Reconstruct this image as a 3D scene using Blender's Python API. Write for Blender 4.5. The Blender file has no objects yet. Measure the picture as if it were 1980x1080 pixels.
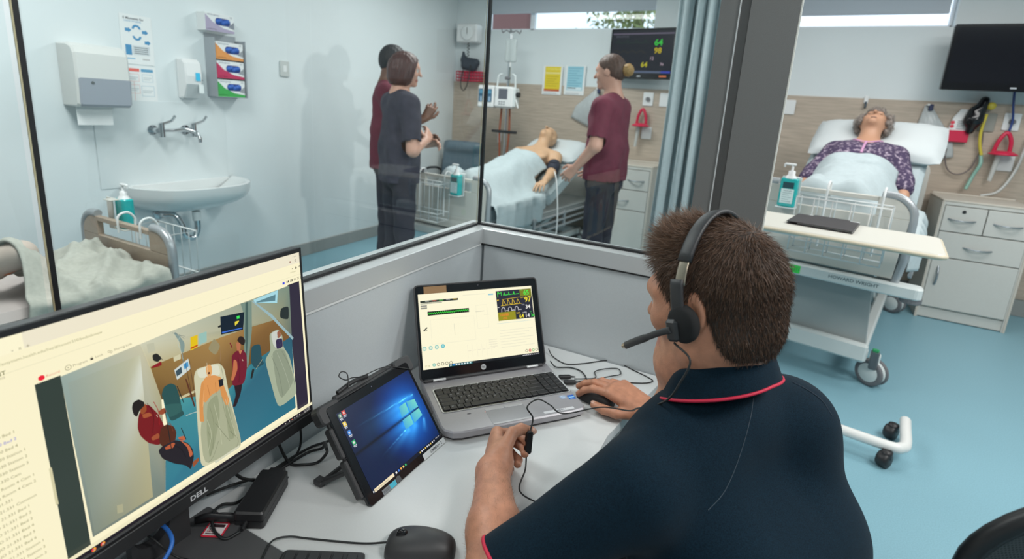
import bpy, bmesh, math, random
import numpy as np
from mathutils import Vector, Matrix, Euler, Quaternion

random.seed(7)
np.random.seed(7)
SC = bpy.context.scene
COL = SC.collection
PI = math.pi

# ------------------------------------------------------------------ camera
CAMH = 1.36
yaw, pitch, roll = -0.456, -0.2255, 0.0657
fw = Vector((math.sin(yaw)*math.cos(pitch), math.cos(yaw)*math.cos(pitch), math.sin(pitch)))
rt = Vector((math.cos(yaw), -math.sin(yaw), 0.0))
up = rt.cross(fw)
r2 = rt*math.cos(roll) + up*math.sin(roll)
u2 = -rt*math.sin(roll) + up*math.cos(roll)
cam = bpy.data.cameras.new('camera')
cam.sensor_width = 36.0
cam.lens = 18.0
cam.shift_y = (436.9-540.0)/1980.0
cam.clip_start = 0.02
cam.clip_end = 200
cam.dof.use_dof = True
cam.dof.focus_distance = 1.0
cam.dof.aperture_fstop = 4.0
camo = bpy.data.objects.new('camera', cam)
COL.objects.link(camo)
camo.matrix_world = Matrix(((r2.x, u2.x, -fw.x, 0), (r2.y, u2.y, -fw.y, 0), (r2.z, u2.z, -fw.z, CAMH), (0, 0, 0, 1)))
SC.camera = camo

# ------------------------------------------------------------------ world, lights, exposure
SC.view_settings.view_transform = 'Standard'
SC.view_settings.look = 'None'
SC.view_settings.gamma = 1.0
SC.view_settings.use_curve_mapping = False
SC.view_settings.exposure = 0.0
W = bpy.data.worlds.new('sky')
SC.world = W
W.use_nodes = True
wn = W.node_tree.nodes
bg = wn['Background']
bg.inputs['Color'].default_value = (0.80, 0.90, 1.0, 1)
bg.inputs['Strength'].default_value = 1.6

def area(name, loc, size, power, color=(1, 1, 1), sy=None, rot=(0, 0, 0)):
    l = bpy.data.lights.new(name, 'AREA')
    l.energy = power
    l.color = color
    l.size = size
    if sy:
        l.shape = 'RECTANGLE'
        l.size_y = sy
    o = bpy.data.objects.new(name, l)
    o.location = loc
    o.rotation_euler = rot
    COL.objects.link(o)
    return o

COOL = (1.0, 0.985, 0.96)
area('ceiling_light_bed_bay', (-1.9, 3.7, 2.66), 1.2, 37, COOL, 0.6)
area('ceiling_light_bed_bay', (1.0, 3.7, 2.66), 2.2, 29, COOL, 0.6)
sp = bpy.data.lights.new('added_shadow_spot', 'SPOT')  # unseen spot, added to throw the standing pair's shadows on the left wall
sp.energy = 120
sp.spot_size = math.radians(50)
sp.spot_blend = 0.7
sp.shadow_soft_size = 0.05
sp.color = (1.0, 0.95, 0.90)
spo = bpy.data.objects.new('added_shadow_spot', sp)
spo.location = (1.0, 1.65, 1.62)
spo.rotation_euler = (Vector((-2.9, 3.2, 1.40))-Vector((1.0, 1.65, 1.62))).to_track_quat('-Z', 'Y').to_euler()
COL.objects.link(spo)
area('ceiling_light_bed_bay', (2.0, 2.2, 2.66), 1.2, 46, COOL, 0.6)
area('ceiling_light_bed_bay', (-2.2, 0.9, 2.66), 1.2, 43, COOL, 0.6)
area('ceiling_light_control', (1.3, 0.7, 2.66), 0.6, 38, (1.0, 0.97, 0.93), 0.6)
area('ceiling_light_control', (0.3, -1.3, 2.66), 1.2, 25, (1.0, 0.97, 0.93), 0.6)

# ------------------------------------------------------------------ helpers: materials
def lin(c):
    c = c/255.0
    return c/12.92 if c <= 0.04045 else ((c+0.055)/1.055)**2.4

def srgb(r, g, b):
    return (lin(r), lin(g), lin(b))

MATS = {}

def mat(name, col, rough=0.5, metal=0.0, noise=0.0, nscale=30.0, bump=0.0, bscale=150.0, spec=0.5, sheen=0.0, coat=0.0,
        sss=0.0, alpha=1.0, trans=0.0, stretch=None):
    if name in MATS:
        return MATS[name]
    m = bpy.data.materials.new(name)
    m.use_nodes = True
    nt = m.node_tree
    b = nt.nodes['Principled BSDF']
    b.inputs['Base Color'].default_value = (*col, 1)
    b.inputs['Roughness'].default_value = rough
    b.inputs['Metallic'].default_value = metal
    b.inputs['Specular IOR Level'].default_value = spec
    b.inputs['Coat Weight'].default_value = coat
    b.inputs['Alpha'].default_value = alpha
    b.inputs['Transmission Weight'].default_value = trans
    if sheen:
        b.inputs['Sheen Weight'].default_value = sheen
        b.inputs['Sheen Roughness'].default_value = 0.5
    if sss:
        b.inputs['Subsurface Weight'].default_value = sss
        b.inputs['Subsurface Radius'].default_value = (0.01, 0.004, 0.002)
        b.inputs['Subsurface Scale'].default_value = 1.0
    tc = nt.nodes.new('ShaderNodeTexCoord')
    src = tc.outputs['Object']
    if stretch:
        mp = nt.nodes.new('ShaderNodeMapping')
        mp.inputs['Scale'].default_value = stretch
        nt.links.new(src, mp.inputs['Vector'])
        src = mp.outputs['Vector']
    if noise:
        n = nt.nodes.new('ShaderNodeTexNoise')
        n.inputs['Scale'].default_value = nscale
        n.inputs['Detail'].default_value = 5
        nt.links.new(src, n.inputs['Vector'])
        r = nt.nodes.new('ShaderNodeValToRGB')
        r.color_ramp.elements[0].position = 0.3
        r.color_ramp.elements[1].position = 0.7
        r.color_ramp.elements[0].color = (*[max(0, c*(1-noise)) for c in col], 1)
        r.color_ramp.elements[1].color = (*[min(1, c*(1+noise)) for c in col], 1)
        nt.links.new(n.outputs['Fac'], r.inputs['Fac'])
        nt.links.new(r.outputs['Color'], b.inputs['Base Color'])
    if bump:
        n2 = nt.nodes.new('ShaderNodeTexNoise')
        n2.inputs['Scale'].default_value = bscale
        n2.inputs['Detail'].default_value = 3
        nt.links.new(src, n2.inputs['Vector'])
        bp = nt.nodes.new('ShaderNodeBump')
        bp.inputs['Strength'].default_value = bump
        bp.inputs['Distance'].default_value = 0.01
        nt.links.new(n2.outputs['Fac'], bp.inputs['Height'])
        nt.links.new(bp.outputs['Normal'], b.inputs['Normal'])
    MATS[name] = m
    return m

def glass_mat(name, tint=(0.95, 0.985, 0.985), ior=1.5, rough=0.0):
    m = bpy.data.materials.new(name)
    m.use_nodes = True
    nt = m.node_tree
    for n in list(nt.nodes):
        nt.nodes.remove(n)
    out = nt.nodes.new('ShaderNodeOutputMaterial')
    tr = nt.nodes.new('ShaderNodeBsdfTransparent')
    tr.inputs['Color'].default_value = (*tint, 1)
    gl = nt.nodes.new('ShaderNodeBsdfGlossy')
    gl.inputs['Roughness'].default_value = rough
    fr = nt.nodes.new('ShaderNodeFresnel')
    fr.inputs['IOR'].default_value = ior
    mx = nt.nodes.new('ShaderNodeMixShader')
    geo = nt.nodes.new('ShaderNodeNewGeometry')
    inv = nt.nodes.new('ShaderNodeMath')
    inv.operation = 'SUBTRACT'
    inv.inputs[0].default_value = 1.0
    nt.links.new(geo.outputs['Backfacing'], inv.inputs[1])
    mul = nt.nodes.new('ShaderNodeMath')
    mul.operation = 'MULTIPLY'
    nt.links.new(fr.outputs[0], mul.inputs[0])
    nt.links.new(inv.outputs[0], mul.inputs[1])
    nt.links.new(mul.outputs[0], mx.inputs[0])
    nt.links.new(tr.outputs[0], mx.inputs[1])
    nt.links.new(gl.outputs[0], mx.inputs[2])
    nt.links.new(mx.outputs[0], out.inputs[0])
    return m

def attr_mat(name, emit=0.0, rough=0.5, coat=0.0):
    if name in MATS:
        return MATS[name]
    m = bpy.data.materials.new(name)
    m.use_nodes = True
    nt = m.node_tree
    b = nt.nodes['Principled BSDF']
    a = nt.nodes.new('ShaderNodeVertexColor')
    a.layer_name = 'Col'
    b.inputs['Roughness'].default_value = rough
    if emit:
        b.inputs['Specular IOR Level'].default_value = 0.18
        b.inputs['Base Color'].default_value = (0.01, 0.01, 0.01, 1)
        nt.links.new(a.outputs['Color'], b.inputs['Emission Color'])
        b.inputs['Emission Strength'].default_value = emit
    else:
        nt.links.new(a.outputs['Color'], b.inputs['Base Color'])
    b.inputs['Coat Weight'].default_value = coat
    MATS[name] = m
    return m

# ------------------------------------------------------------------ helpers: objects
def link(o, parent=None):
    COL.objects.link(o)
    if parent is not None:
        o.parent = parent
    return o

def tag(o, label=None, cat=None, group=None, kind=None):
    if label:
        o['label'] = label
    if cat:
        o['category'] = cat
    if group:
        o['group'] = group
    if kind:
        o['kind'] = kind
    return o

def thing(name, label, cat, loc=(0, 0, 0), rotz=0.0, group=None, rot=None):
    o = bpy.data.objects.new(name, None)
    o.empty_display_size = 0.1
    o.location = loc
    o.rotation_euler = rot if rot else (0, 0, rotz)
    link(o)
    return tag(o, label, cat, group)

def dup(root, loc=None, rotz=None, label=None, group=None):
    r = root.copy()
    COL.objects.link(r)
    if loc is not None:
        r.location = loc
    if rotz is not None:
        r.rotation_euler = (0, 0, rotz)
    if label:
        r['label'] = label
    if group:
        r['group'] = group
    for ch in list(root.children):
        c = ch.copy()
        COL.objects.link(c)
        c.parent = r
        for g in list(ch.children):
            d = g.copy()
            COL.objects.link(d)
            d.parent = c
    return r

def frame(p, z, x=None):
    """matrix at p whose local z is z (and local x near x)"""
    z = Vector(z).normalized()
    if x is None:
        x = Vector((1, 0, 0)) if abs(z.x) < 0.9 else Vector((0, 1, 0))
    x = Vector(x)
    y = z.cross(x).normalized()
    x = y.cross(z)
    M = Matrix((x, y, z)).transposed().to_4x4()
    M.translation = Vector(p)
    return M

def axes(p, x, y):
    """matrix at p with local x, y as given (z = x cross y)"""
    x = Vector(x).normalized()
    z = x.cross(Vector(y)).normalized()
    y = z.cross(x)
    M = Matrix((x, y, z)).transposed().to_4x4()
    M.translation = Vector(p)
    return M

def TR(x=0, y=0, z=0, rx=0, ry=0, rz=0):
    return Matrix.Translation((x, y, z)) @ Euler((rx, ry, rz)).to_matrix().to_4x4()

def spline(pts, n=6, closed=False):
    P = [Vector(p) for p in pts]
    out = []
    N = len(P)
    rng = N if closed else N-1
    for i in range(rng):
        p0 = P[(i-1) % N] if closed or i > 0 else P[0]*2-P[1]
        p1 = P[i]
        p2 = P[(i+1) % N]
        p3 = P[(i+2) % N] if closed or i+2 < N else P[-1]*2-P[-2]
        for k in range(n):
            t = k/n
            out.append(0.5*((2*p1)+(p2-p0)*t+(2*p0-5*p1+4*p2-p3)*t*t+(-p0+3*p1-3*p2+p3)*t*t*t))
    if not closed:
        out.append(P[-1])
    return out

def rrect(w, h, r, n=4, cx=0, cy=0):
    pts = []
    for sx, sy, a0 in ((1, 1, 0), (-1, 1, 90), (-1, -1, 180), (1, -1, 270)):
        for k in range(n+1):
            a = math.radians(a0+90*k/n)
            pts.append((cx+sx*(w/2-r)+r*math.cos(a), cy+sy*(h/2-r)+r*math.sin(a)))
    return pts

class MB:
    def __init__(s):
        s.v = []
        s.f = []
        s.m = []
        s.sm = []

    def add(s, verts, faces, m=0, M=None, smooth=False):
        o = len(s.v)
        if M is not None:
            verts = [M @ Vector(v) for v in verts]
        s.v.extend([tuple(v) for v in verts])
        for f in faces:
            s.f.append([i+o for i in f])
            s.m.append(m)
            s.sm.append(smooth)
        return s

    def box(s, c, size, b=0.0, m=0, M=None, rz=0.0):
        hx, hy, hz = size[0]/2, size[1]/2, size[2]/2
        b = min(b, hx*0.98, hy*0.98, hz*0.98)
        T = Matrix.Translation(c) @ Matrix.Rotation(rz, 4, 'Z')
        if M is not None:
            T = M @ T
        if b <= 0:
            v = [(x, y, z) for x in (-hx, hx) for y in (-hy, hy) for z in (-hz, hz)]
            f = [(0, 1, 3, 2), (4, 6, 7, 5), (0, 4, 5, 1), (2, 3, 7, 6), (0, 2, 6, 4), (1, 5, 7, 3)]
            return s.add(v, f, m, T)
        v = []
        idx = {}
        for sx in (-1, 1):
            for sy in (-1, 1):
                for sz in (-1, 1):
                    idx[(sx, sy, sz)] = len(v)
                    v += [(sx*hx, sy*(hy-b), sz*(hz-b)), (sx*(hx-b), sy*hy, sz*(hz-b)), (sx*(hx-b), sy*(hy-b), sz*hz)]
        f = []
        for ax in range(3):
            for sg in (-1, 1):
                q = []
                for a, bb in ((-1, -1), (1, -1), (1, 1), (-1, 1)):
                    k = [0, 0, 0]
                    k[ax] = sg
                    k[(ax+1) % 3] = a
                    k[(ax+2) % 3] = bb
                    q.append(idx[tuple(k)]+ax)
                f.append(q if sg > 0 else q[::-1])
        for ax in range(3):
            for a in (-1, 1):
                for bb in (-1, 1):
                    i1, i2 = (ax+1) % 3, (ax+2) % 3
                    k0 = [0, 0, 0]
                    k0[ax] = -1
                    k0[i1] = a
                    k0[i2] = bb
                    k1 = list(k0)
                    k1[ax] = 1
                    A, B = idx[tuple(k0)], idx[tuple(k1)]
                    q = [A+i1, B+i1, B+i2, A+i2]
                    f.append(q if a*bb < 0 else q[::-1])
        for k, i in idx.items():
            t = (i, i+1, i+2)
            f.append(t if k[0]*k[1]*k[2] > 0 else t[::-1])
        return s.add(v, f, m, T)

    def prism(s, poly, z0, z1, ch=0.0, m=0, M=None, smooth=False):
        n = len(poly)
        cx = sum(p[0] for p in poly)/n
        cy = sum(p[1] for p in poly)/n

        def ring(z, ins):
            r = []
            for i, p in enumerate(poly):
                a, c = poly[i-1], poly[(i+1) % n]
                e1 = Vector((p[0]-a[0], p[1]-a[1]))
                e2 = Vector((c[0]-p[0], c[1]-p[1]))
                if e1.length < 1e-9:
                    e1 = e2
                if e2.length < 1e-9:
                    e2 = e1
                nn = (Vector((e1.y, -e1.x)).normalized()+Vector((e2.y, -e2.x)).normalized())
                if nn.length < 1e-6:
                    nn = Vector((0, 0))
                else:
                    nn.normalize()
                r.append((p[0]-nn.x*ins, p[1]-nn.y*ins, z))
            return r
        if ch > 0:
            rings = [ring(z0, ch), ring(z0+ch, 0), ring(z1-ch, 0), ring(z1, ch)]
        else:
            rings = [[(p[0], p[1], z0) for p in poly], [(p[0], p[1], z1) for p in poly]]
        v = [q for r in rings for q in r]
        f = []
        for k in range(len(rings)-1):
            for i in range(n):
                j = (i+1) % n
                f.append((k*n+i, k*n+j, (k+1)*n+j, (k+1)*n+i))
        s.add(v, f, m, M, smooth)
        s.add(rings[0], [tuple(range(n))[::-1]], m, M)
        s.add(rings[-1], [tuple(range(n))], m, M)
        return s

    def tube(s, pts, r, seg=8, closed=False, m=0, M=None, caps=True, flat=None):
        P = [Vector(p) for p in pts]
        n = len(P)
        R = r if isinstance(r, (list, tuple)) else [r]*n
        v = []
        prev = None
        for i in range(n):
            if closed:
                t = P[(i+1) % n]-P[i-1]
            else:
                t = P[min(i+1, n-1)]-P[max(i-1, 0)]
            if t.length < 1e-9:
                t = Vector((0, 0, 1))
            t.normalize()
            if prev is None:
                a = Vector((0, 0, 1)) if abs(t.z) < 0.9 else Vector((1, 0, 0))
                x = t.cross(a).normalized()
            else:
                x = prev-t*prev.dot(t)
                if x.length < 1e-6:
                    x = t.orthogonal()
                x.normalize()
            prev = x
            y = t.cross(x)
            fx, fy = flat if flat else (1, 1)
            for k in range(seg):
                a = 2*PI*k/seg
                v.append(P[i]+x*(R[i]*fx*math.cos(a))+y*(R[i]*fy*math.sin(a)))
        f = []
        for i in range(n if closed else n-1):
            j = (i+1) % n
            for k in range(seg):
                l = (k+1) % seg
                f.append((i*seg+k, i*seg+l, j*seg+l, j*seg+k))
        s.add(v, f, m, M, True)
        if caps and not closed:
            s.add(v[:seg], [tuple(range(seg))[::-1]], m, M)
            s.add(v[-seg:], [tuple(range(seg))], m, M)
        return s

    def cyl(s, a, b, r0, r1=None, seg=16, m=0, M=None):
        return s.tube([a, b], [r0, r0 if r1 is None else r1], seg, m=m, M=M)

    def lathe(s, prof, seg=24, m=0, M=None, sx=1, sy=1):
        v = []
        for r, z in prof:
            for k in range(seg):
                a = 2*PI*k/seg
                v.append((r*sx*math.cos(a), r*sy*math.sin(a), z))
        f = []
        for i in range(len(prof)-1):
            for k in range(seg):
                l = (k+1) % seg
                f.append((i*seg+k, i*seg+l, (i+1)*seg+l, (i+1)*seg+k))
        s.add(v, f, m, M, True)
        if prof[0][0] > 1e-5:
            s.add(v[:seg], [tuple(range(seg))[::-1]], m, M)
        if prof[-1][0] > 1e-5:
            s.add(v[-seg:], [tuple(range(seg))], m, M)
        return s

    def ball(s, c, r, seg=12, m=0, M=None):
        rx, ry, rz = r if isinstance(r, (tuple, list)) else (r, r, r)
        n = seg//2
        prof = [(math.sin(PI*i/n), -math.cos(PI*i/n)) for i in range(n+1)]
        T = Matrix.Translation(c) @ Matrix.Diagonal((rx, ry, rz, 1))
        if M is not None:
            T = M @ T
        return s.lathe([(max(p[0], 1e-6), p[1]) for p in prof], seg, m, T)

    def grid(s, fn, nu, nv, m=0, M=None, smooth=True, flip=False):
        v = [fn(i/(nu-1), j/(nv-1)) for i in range(nu) for j in range(nv)]
        f = []
        for i in range(nu-1):
            for j in range(nv-1):
                q = (i*nv+j, (i+1)*nv+j, (i+1)*nv+j+1, i*nv+j+1)
                f.append(q[::-1] if flip else q)
        return s.add(v, f, m, M, smooth)

    def build(s, name, mats, parent=None, M=None):
        me = bpy.data.meshes.new(name)
        me.from_pydata(s.v, [], s.f)
        if not isinstance(mats, (list, tuple)):
            mats = [mats]
        for mm in mats:
            me.materials.append(mm)
        me.polygons.foreach_set('material_index', s.m)
        me.polygons.foreach_set('use_smooth', s.sm)
        me.update()
        o = bpy.data.objects.new(name, me)
        if M is not None:
            o.matrix_world = M
        return link(o, parent)

def solid(o, t, off=0.0):
    """give a sheet real thickness"""
    md = o.modifiers.new('thickness', 'SOLIDIFY')
    md.thickness = t
    md.offset = off
    return o

# ------------------------------------------------------------------ helpers: flat print and screen pictures
class Pic:
    def __init__(s, step=0.00012):
        s.v = []
        s.f = []
        s.c = []
        s.z = 0.0
        s.step = step

    def poly(s, pts, col, up=True):
        """col: one (r,g,b) 0-255, or one per corner"""
        o = len(s.v)
        s.v += [(p[0], p[1], s.z) for p in pts]
        s.f.append(list(range(o, o+len(pts))))
        if isinstance(col[0], (tuple, list)):
            s.c += [(*srgb(*c), 1) for c in col]
        else:
            s.c += [(*srgb(*col), 1)]*len(pts)
        return s

    def up(s, n=1):
        s.z += s.step*n
        return s

    def rect(s, x0, y0, x1, y1, col):
        return s.poly([(x0, y0), (x1, y0), (x1, y1), (x0, y1)], col)

    def disc(s, x, y, r, col, n=14, ry=None):
        return s.poly([(x+r*math.cos(2*PI*k/n), y+(ry or r)*math.sin(2*PI*k/n)) for k in range(n)], col)

    def ring(s, x, y, r, w, col, n=16):
        for k in range(n):
            a, b = 2*PI*k/n, 2*PI*(k+1)/n
            s.poly([(x+(r-w)*math.cos(a), y+(r-w)*math.sin(a)), (x+r*math.cos(a), y+r*math.sin(a)),
                    (x+r*math.cos(b), y+r*math.sin(b)), (x+(r-w)*math.cos(b), y+(r-w)*math.sin(b))], col)
        return s

    def line(s, pts, w, col):
        for a, b in zip(pts[:-1], pts[1:]):
            d = Vector((b[0]-a[0], b[1]-a[1]))
            if d.length < 1e-9:
                continue
            d.normalize()
            n = Vector((-d.y, d.x))*(w/2)
            e = d*(w/4)
            s.poly([(a[0]-n.x-e.x, a[1]-n.y-e.y), (b[0]-n.x+e.x, b[1]-n.y+e.y), (b[0]+n.x+e.x, b[1]+n.y+e.y), (a[0]+n.x-e.x, a[1]+n.y-e.y)], col)
        return s

    def text(s, t, x, y, h, col, align='LEFT', bold=0.0, rot=0.0, sx=1.0):
        V, F = text_geo(t, align, bold)
        o = len(s.v)
        k = h/0.70
        ca, sa = math.cos(rot), math.sin(rot)
        for a, b in V:
            a *= k*sx
            b *= k
            s.v.append((x+a*ca-b*sa, y+a*sa+b*ca, s.z))
        for f in F:
            s.f.append([i+o for i in f])
        s.c += [(*srgb(*col), 1)]*len(V)
        return s

    def build(s, name, material, parent=None, M=None):
        me = bpy.data.meshes.new(name)
        me.from_pydata(s.v, [], s.f)
        at = me.color_attributes.new('Col', 'FLOAT_COLOR', 'POINT')
        at.data.foreach_set('color', [x for c in s.c for x in c])
        me.materials.append(material)
        me.update()
        o = bpy.data.objects.new(name, me)
        if M is not None:
            o.matrix_world = M
        return link(o, parent)

TXT = {}

def text_geo(t, align='LEFT', bold=0.0):
    key = (t, align, bold)
    if key in TXT:
        return TXT[key]
    cu = bpy.data.curves.new('lettering', 'FONT')
    cu.body = t
    cu.size = 1.0
    cu.align_x = align
    cu.offset = bold
    cu.resolution_u = 2
    cu.fill_mode = 'FRONT'
    o = bpy.data.objects.new('lettering', cu)
    me = o.to_mesh()
    V = [(v.co.x, v.co.y) for v in me.vertices]
    F = [tuple(p.vertices) for p in me.polygons]
    # keep faces turned towards +z
    G = []
    for f in F:
        a = 0
        for i in range(len(f)):
            p, q = V[f[i]], V[f[(i+1) % len(f)]]
            a += p[0]*q[1]-q[0]*p[1]
        G.append(f if a > 0 else f[::-1])
    o.to_mesh_clear()
    bpy.data.objects.remove(o)
    bpy.data.curves.remove(cu)
    TXT[key] = (V, G)
    return TXT[key]

# ------------------------------------------------------------------ helpers: smooth bodies (signed distance fields meshed by surface nets)
def rc(a, b, ra, rb, k=0.02, c=0):
    return ('rc', np.array(a, float), np.array(b, float), ra, rb, k, c)

def el(c0, r, R=None, k=0.02, c=0, sub=False):
    R = np.eye(3) if R is None else np.array(Euler(R).to_matrix()) if len(np.shape(R)) == 1 else np.array(R)
    return ('sub' if sub else 'el', np.array(c0, float), np.array(r, float), R, 0, k, c)

def rb(c0, h, r, R=None, k=0.02, c=0):
    R = np.eye(3) if R is None else np.array(Euler(R).to_matrix()) if len(np.shape(R)) == 1 else np.array(R)
    return ('rb', np.array(c0, float), np.array(h, float), R, r, k, c)

def sd(p, X):
    t = p[0]
    if t == 'rc':
        _, a, b, r1, r2_, k, c = p
        ba = b-a
        l2 = max(ba@ba, 1e-12)
        pa = X-a
        h = np.clip((pa@ba)/l2, 0, 1)
        d = pa-h[:, None]*ba
        return np.sqrt((d*d).sum(1))-(r1+(r2_-r1)*h)
    if t in ('el', 'sub'):
        _, c0, r, R, _, k, c = p
        q = (X-c0)@R
        k0 = np.sqrt(((q/r)**2).sum(1))
        k1 = np.sqrt(((q/(r*r))**2).sum(1))+1e-9
        return k0*(k0-1)/k1
    if t == 'rb':
        _, c0, h, R, r, k, c = p
        q = np.abs((X-c0)@R)-h+r
        return np.sqrt((np.maximum(q, 0)**2).sum(1))+np.minimum(q.max(1), 0)-r

def bound(p):
    if p[0] == 'rc':
        r = max(p[3], p[4])+p[5]
        return np.minimum(p[1], p[2])-r, np.maximum(p[1], p[2])+r
    if p[0] in ('el', 'sub'):
        r = p[2].max()+p[5]
        return p[1]-r, p[1]+r
    r = np.linalg.norm(p[2])+p[5]
    return p[1]-r, p[1]+r

def field(prims, X, want=False):
    d = None
    best = None
    col = None
    for p in prims:
        e = sd(p, X)
        if p[0] == 'sub':
            k = p[5]
            e = -e
            h = np.maximum(k-np.abs(d-e), 0)/k
            d = np.maximum(d, e)+h*h*k*0.25
            continue
        if d is None:
            d = e
            best = e.copy()
            col = np.full(len(X), p[6])
            continue
        k = p[5]
        h = np.maximum(k-np.abs(d-e), 0)/k
        d = np.minimum(d, e)-h*h*k*0.25
        if want:
            c = e < best
            col[c] = p[6]
            best = np.minimum(best, e)
    return (d, col) if want else d

def nets(prims, res, lo=None, hi=None, clip=None, disp=None):
    """surface nets of the smooth union; clip(X)->bool drops faces; returns V, F, colour index per face"""
    los, his = zip(*[bound(p) for p in prims if p[0] != 'sub'])
    a = np.min(los, 0)-2*res if lo is None else np.array(lo, float)
    b = np.max(his, 0)+2*res if hi is None else np.array(hi, float)
    B = 12
    nb = np.maximum(np.ceil((b-a)/res/B).astype(int), 1)
    N = nb*B+1
    G = np.full(N, 1.0, np.float32)
    br = B*res*0.5*1.7321
    bc = np.stack(np.meshgrid(*[np.arange(n) for n in nb], indexing='ij'), -1).reshape(-1, 3)
    cen = a+(bc+0.5)*B*res
    dist = [sd(p, cen) for p in prims]
    tot = field(prims, cen)
    act = np.abs(tot) < br*1.5+0.02
    ins = tot <= -(br*1.5+0.02)
    loc = np.stack(np.meshgrid(*[np.arange(B+1)]*3, indexing='ij'), -1).reshape(-1, 3)*res
    for i in np.nonzero(ins)[0]:
        s0 = bc[i]*B
        G[s0[0]:s0[0]+B+1, s0[1]:s0[1]+B+1, s0[2]:s0[2]+B+1] = -1
    for i in np.nonzero(act)[0]:
        s0 = bc[i]*B
        X = a+s0*res+loc
        pr_ = [p for p, dd in zip(prims, dist) if dd[i] < br*1.3+p[5]+0.035]
        if not pr_ or pr_[0][0] == 'sub':
            pr_ = [prims[int(np.argmin([dd[i] if p[0] != 'sub' else 9 for p, dd in zip(prims, dist)]))]]+pr_
        d = field(pr_, X)
        if disp is not None:
            d = d-disp(X)
        G[s0[0]:s0[0]+B+1, s0[1]:s0[1]+B+1, s0[2]:s0[2]+B+1] = d.reshape(B+1, B+1, B+1)
    S = G < 0
    mixed = np.zeros(np.array(S.shape)-1, bool)
    c8 = [S[i:S.shape[0]-1+i, j:S.shape[1]-1+j, k:S.shape[2]-1+k] for i in (0, 1) for j in (0, 1) for k in (0, 1)]
    al = c8[0].copy()
    an = c8[0].copy()
    for q in c8[1:]:
        al &= q
        an |= q
    mixed = an & ~al
    cells = np.argwhere(mixed)
    ids = np.full(mixed.shape, -1, np.int64)
    ids[tuple(cells.T)] = np.arange(len(cells))
    acc = np.zeros((len(cells), 3))
    cnt = np.zeros(len(cells))
    cor = [np.array((i, j, k)) for i in (0, 1) for j in (0, 1) for k in (0, 1)]
    for x in range(8):
        for y in range(x+1, 8):
            if np.abs(cor[x]-cor[y]).sum() != 1:
                continue
            g0 = G[tuple((cells+cor[x]).T)]
            g1 = G[tuple((cells+cor[y]).T)]
            cr = (g0 < 0) != (g1 < 0)
            t = np.where(cr, g0/(g0-g1+1e-12), 0)
            acc += np.where(cr[:, None], cor[x]+t[:, None]*(cor[y]-cor[x]), 0)
            cnt += cr
    V = a+(cells+acc/np.maximum(cnt, 1)[:, None])*res
    F = []
    for ax in range(3):
        i1, i2 = (ax+1) % 3, (ax+2) % 3
        sl0 = [slice(None)]*3
        sl1 = [slice(None)]*3
        sl0[ax] = slice(0, -1)
        sl1[ax] = slice(1, None)
        A_, B_ = S[tuple(sl0)], S[tuple(sl1)]
        for sg in (0, 1):
            e = np.argwhere((A_ & ~B_) if sg == 0 else (~A_ & B_))
            ok = (e[:, i1] > 0) & (e[:, i2] > 0) & (e[:, i1] < ids.shape[i1]) & (e[:, i2] < ids.shape[i2])
            e = e[ok]
            u = np.zeros(3, int)
            u[i1] = 1
            w = np.zeros(3, int)
            w[i2] = 1
            q = np.stack([ids[tuple((e-u-w).T)], ids[tuple((e-w).T)], ids[tuple(e.T)], ids[tuple((e-u).T)]], 1)
            F.append(q if sg == 0 else q[:, ::-1])
    F = np.concatenate(F)
    F = F[(F >= 0).all(1)]
    _, ci = field(prims, V, True)
    fc = ci[F[:, 0]]
    if clip is not None:
        keep = clip(V[F].mean(1))
        F = F[keep]
        fc = fc[keep]
    return V, F, fc

def sdf_obj(name, parts, mats, parent=None, smooth_it=0, M=None):
    """parts: list of (V,F,fc) joined into one mesh object"""
    VV, FF, CC = [], [], []
    o = 0
    for V, F, fc in parts:
        used = np.unique(F)
        re = np.full(len(V), -1)
        re[used] = np.arange(len(used))
        VV.append(V[used])
        FF.append(re[F]+o)
        CC.append(fc)
        o += len(used)
    V = np.concatenate(VV)
    F = np.concatenate(FF)
    fc = np.concatenate(CC)
    me = bpy.data.meshes.new(name)
    me.vertices.add(len(V))
    me.vertices.foreach_set('co', V.astype(np.float32).ravel())
    me.loops.add(F.size)
    me.loops.foreach_set('vertex_index', F.ravel().astype(np.int32))
    me.polygons.add(len(F))
    me.polygons.foreach_set('loop_start', np.arange(0, F.size, 4).astype(np.int32))
    if not isinstance(mats, (list, tuple)):
        mats = [mats]
    for m in mats:
        me.materials.append(m)
    me.polygons.foreach_set('material_index', fc.astype(np.int32))
    me.polygons.foreach_set('use_smooth', np.ones(len(F), bool))
    me.update(calc_edges=True)
    me.validate()
    ob = bpy.data.objects.new(name, me)
    if M is not None:
        ob.matrix_world = M
    if smooth_it:
        md = ob.modifiers.new('relax', 'SMOOTH')
        md.factor = 0.5
        md.iterations = smooth_it
    return link(ob, parent)
# ================================================================== the room
M_wall = mat('wall_paint', (0.70, 0.755, 0.77), 0.45, noise=0.02, nscale=2.0, bump=0.02, bscale=300)
M_wall2 = mat('control_wall_paint', (0.55, 0.57, 0.58), 0.6)
M_ceil = mat('ceiling_paint', (0.8, 0.8, 0.78), 0.8)
M_floor = mat('vinyl_floor', (0.215, 0.40, 0.475), 0.42, noise=0.10, nscale=220.0, bump=0.015, bscale=400)
M_skirt = mat('skirting_vinyl', (0.30, 0.31, 0.30), 0.5)
M_part = mat('partition_panel', (0.56, 0.60, 0.625), 0.42, noise=0.03, nscale=400, bump=0.04, bscale=900)
M_alu = mat('satin_aluminium', (0.62, 0.64, 0.65), 0.32, 0.35)
M_post = mat('dark_anodised_post', (0.17, 0.17, 0.168), 0.5, 0.1, noise=0.06, nscale=500)
M_black = mat('black_rubber', (0.012, 0.012, 0.014), 0.5)
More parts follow.
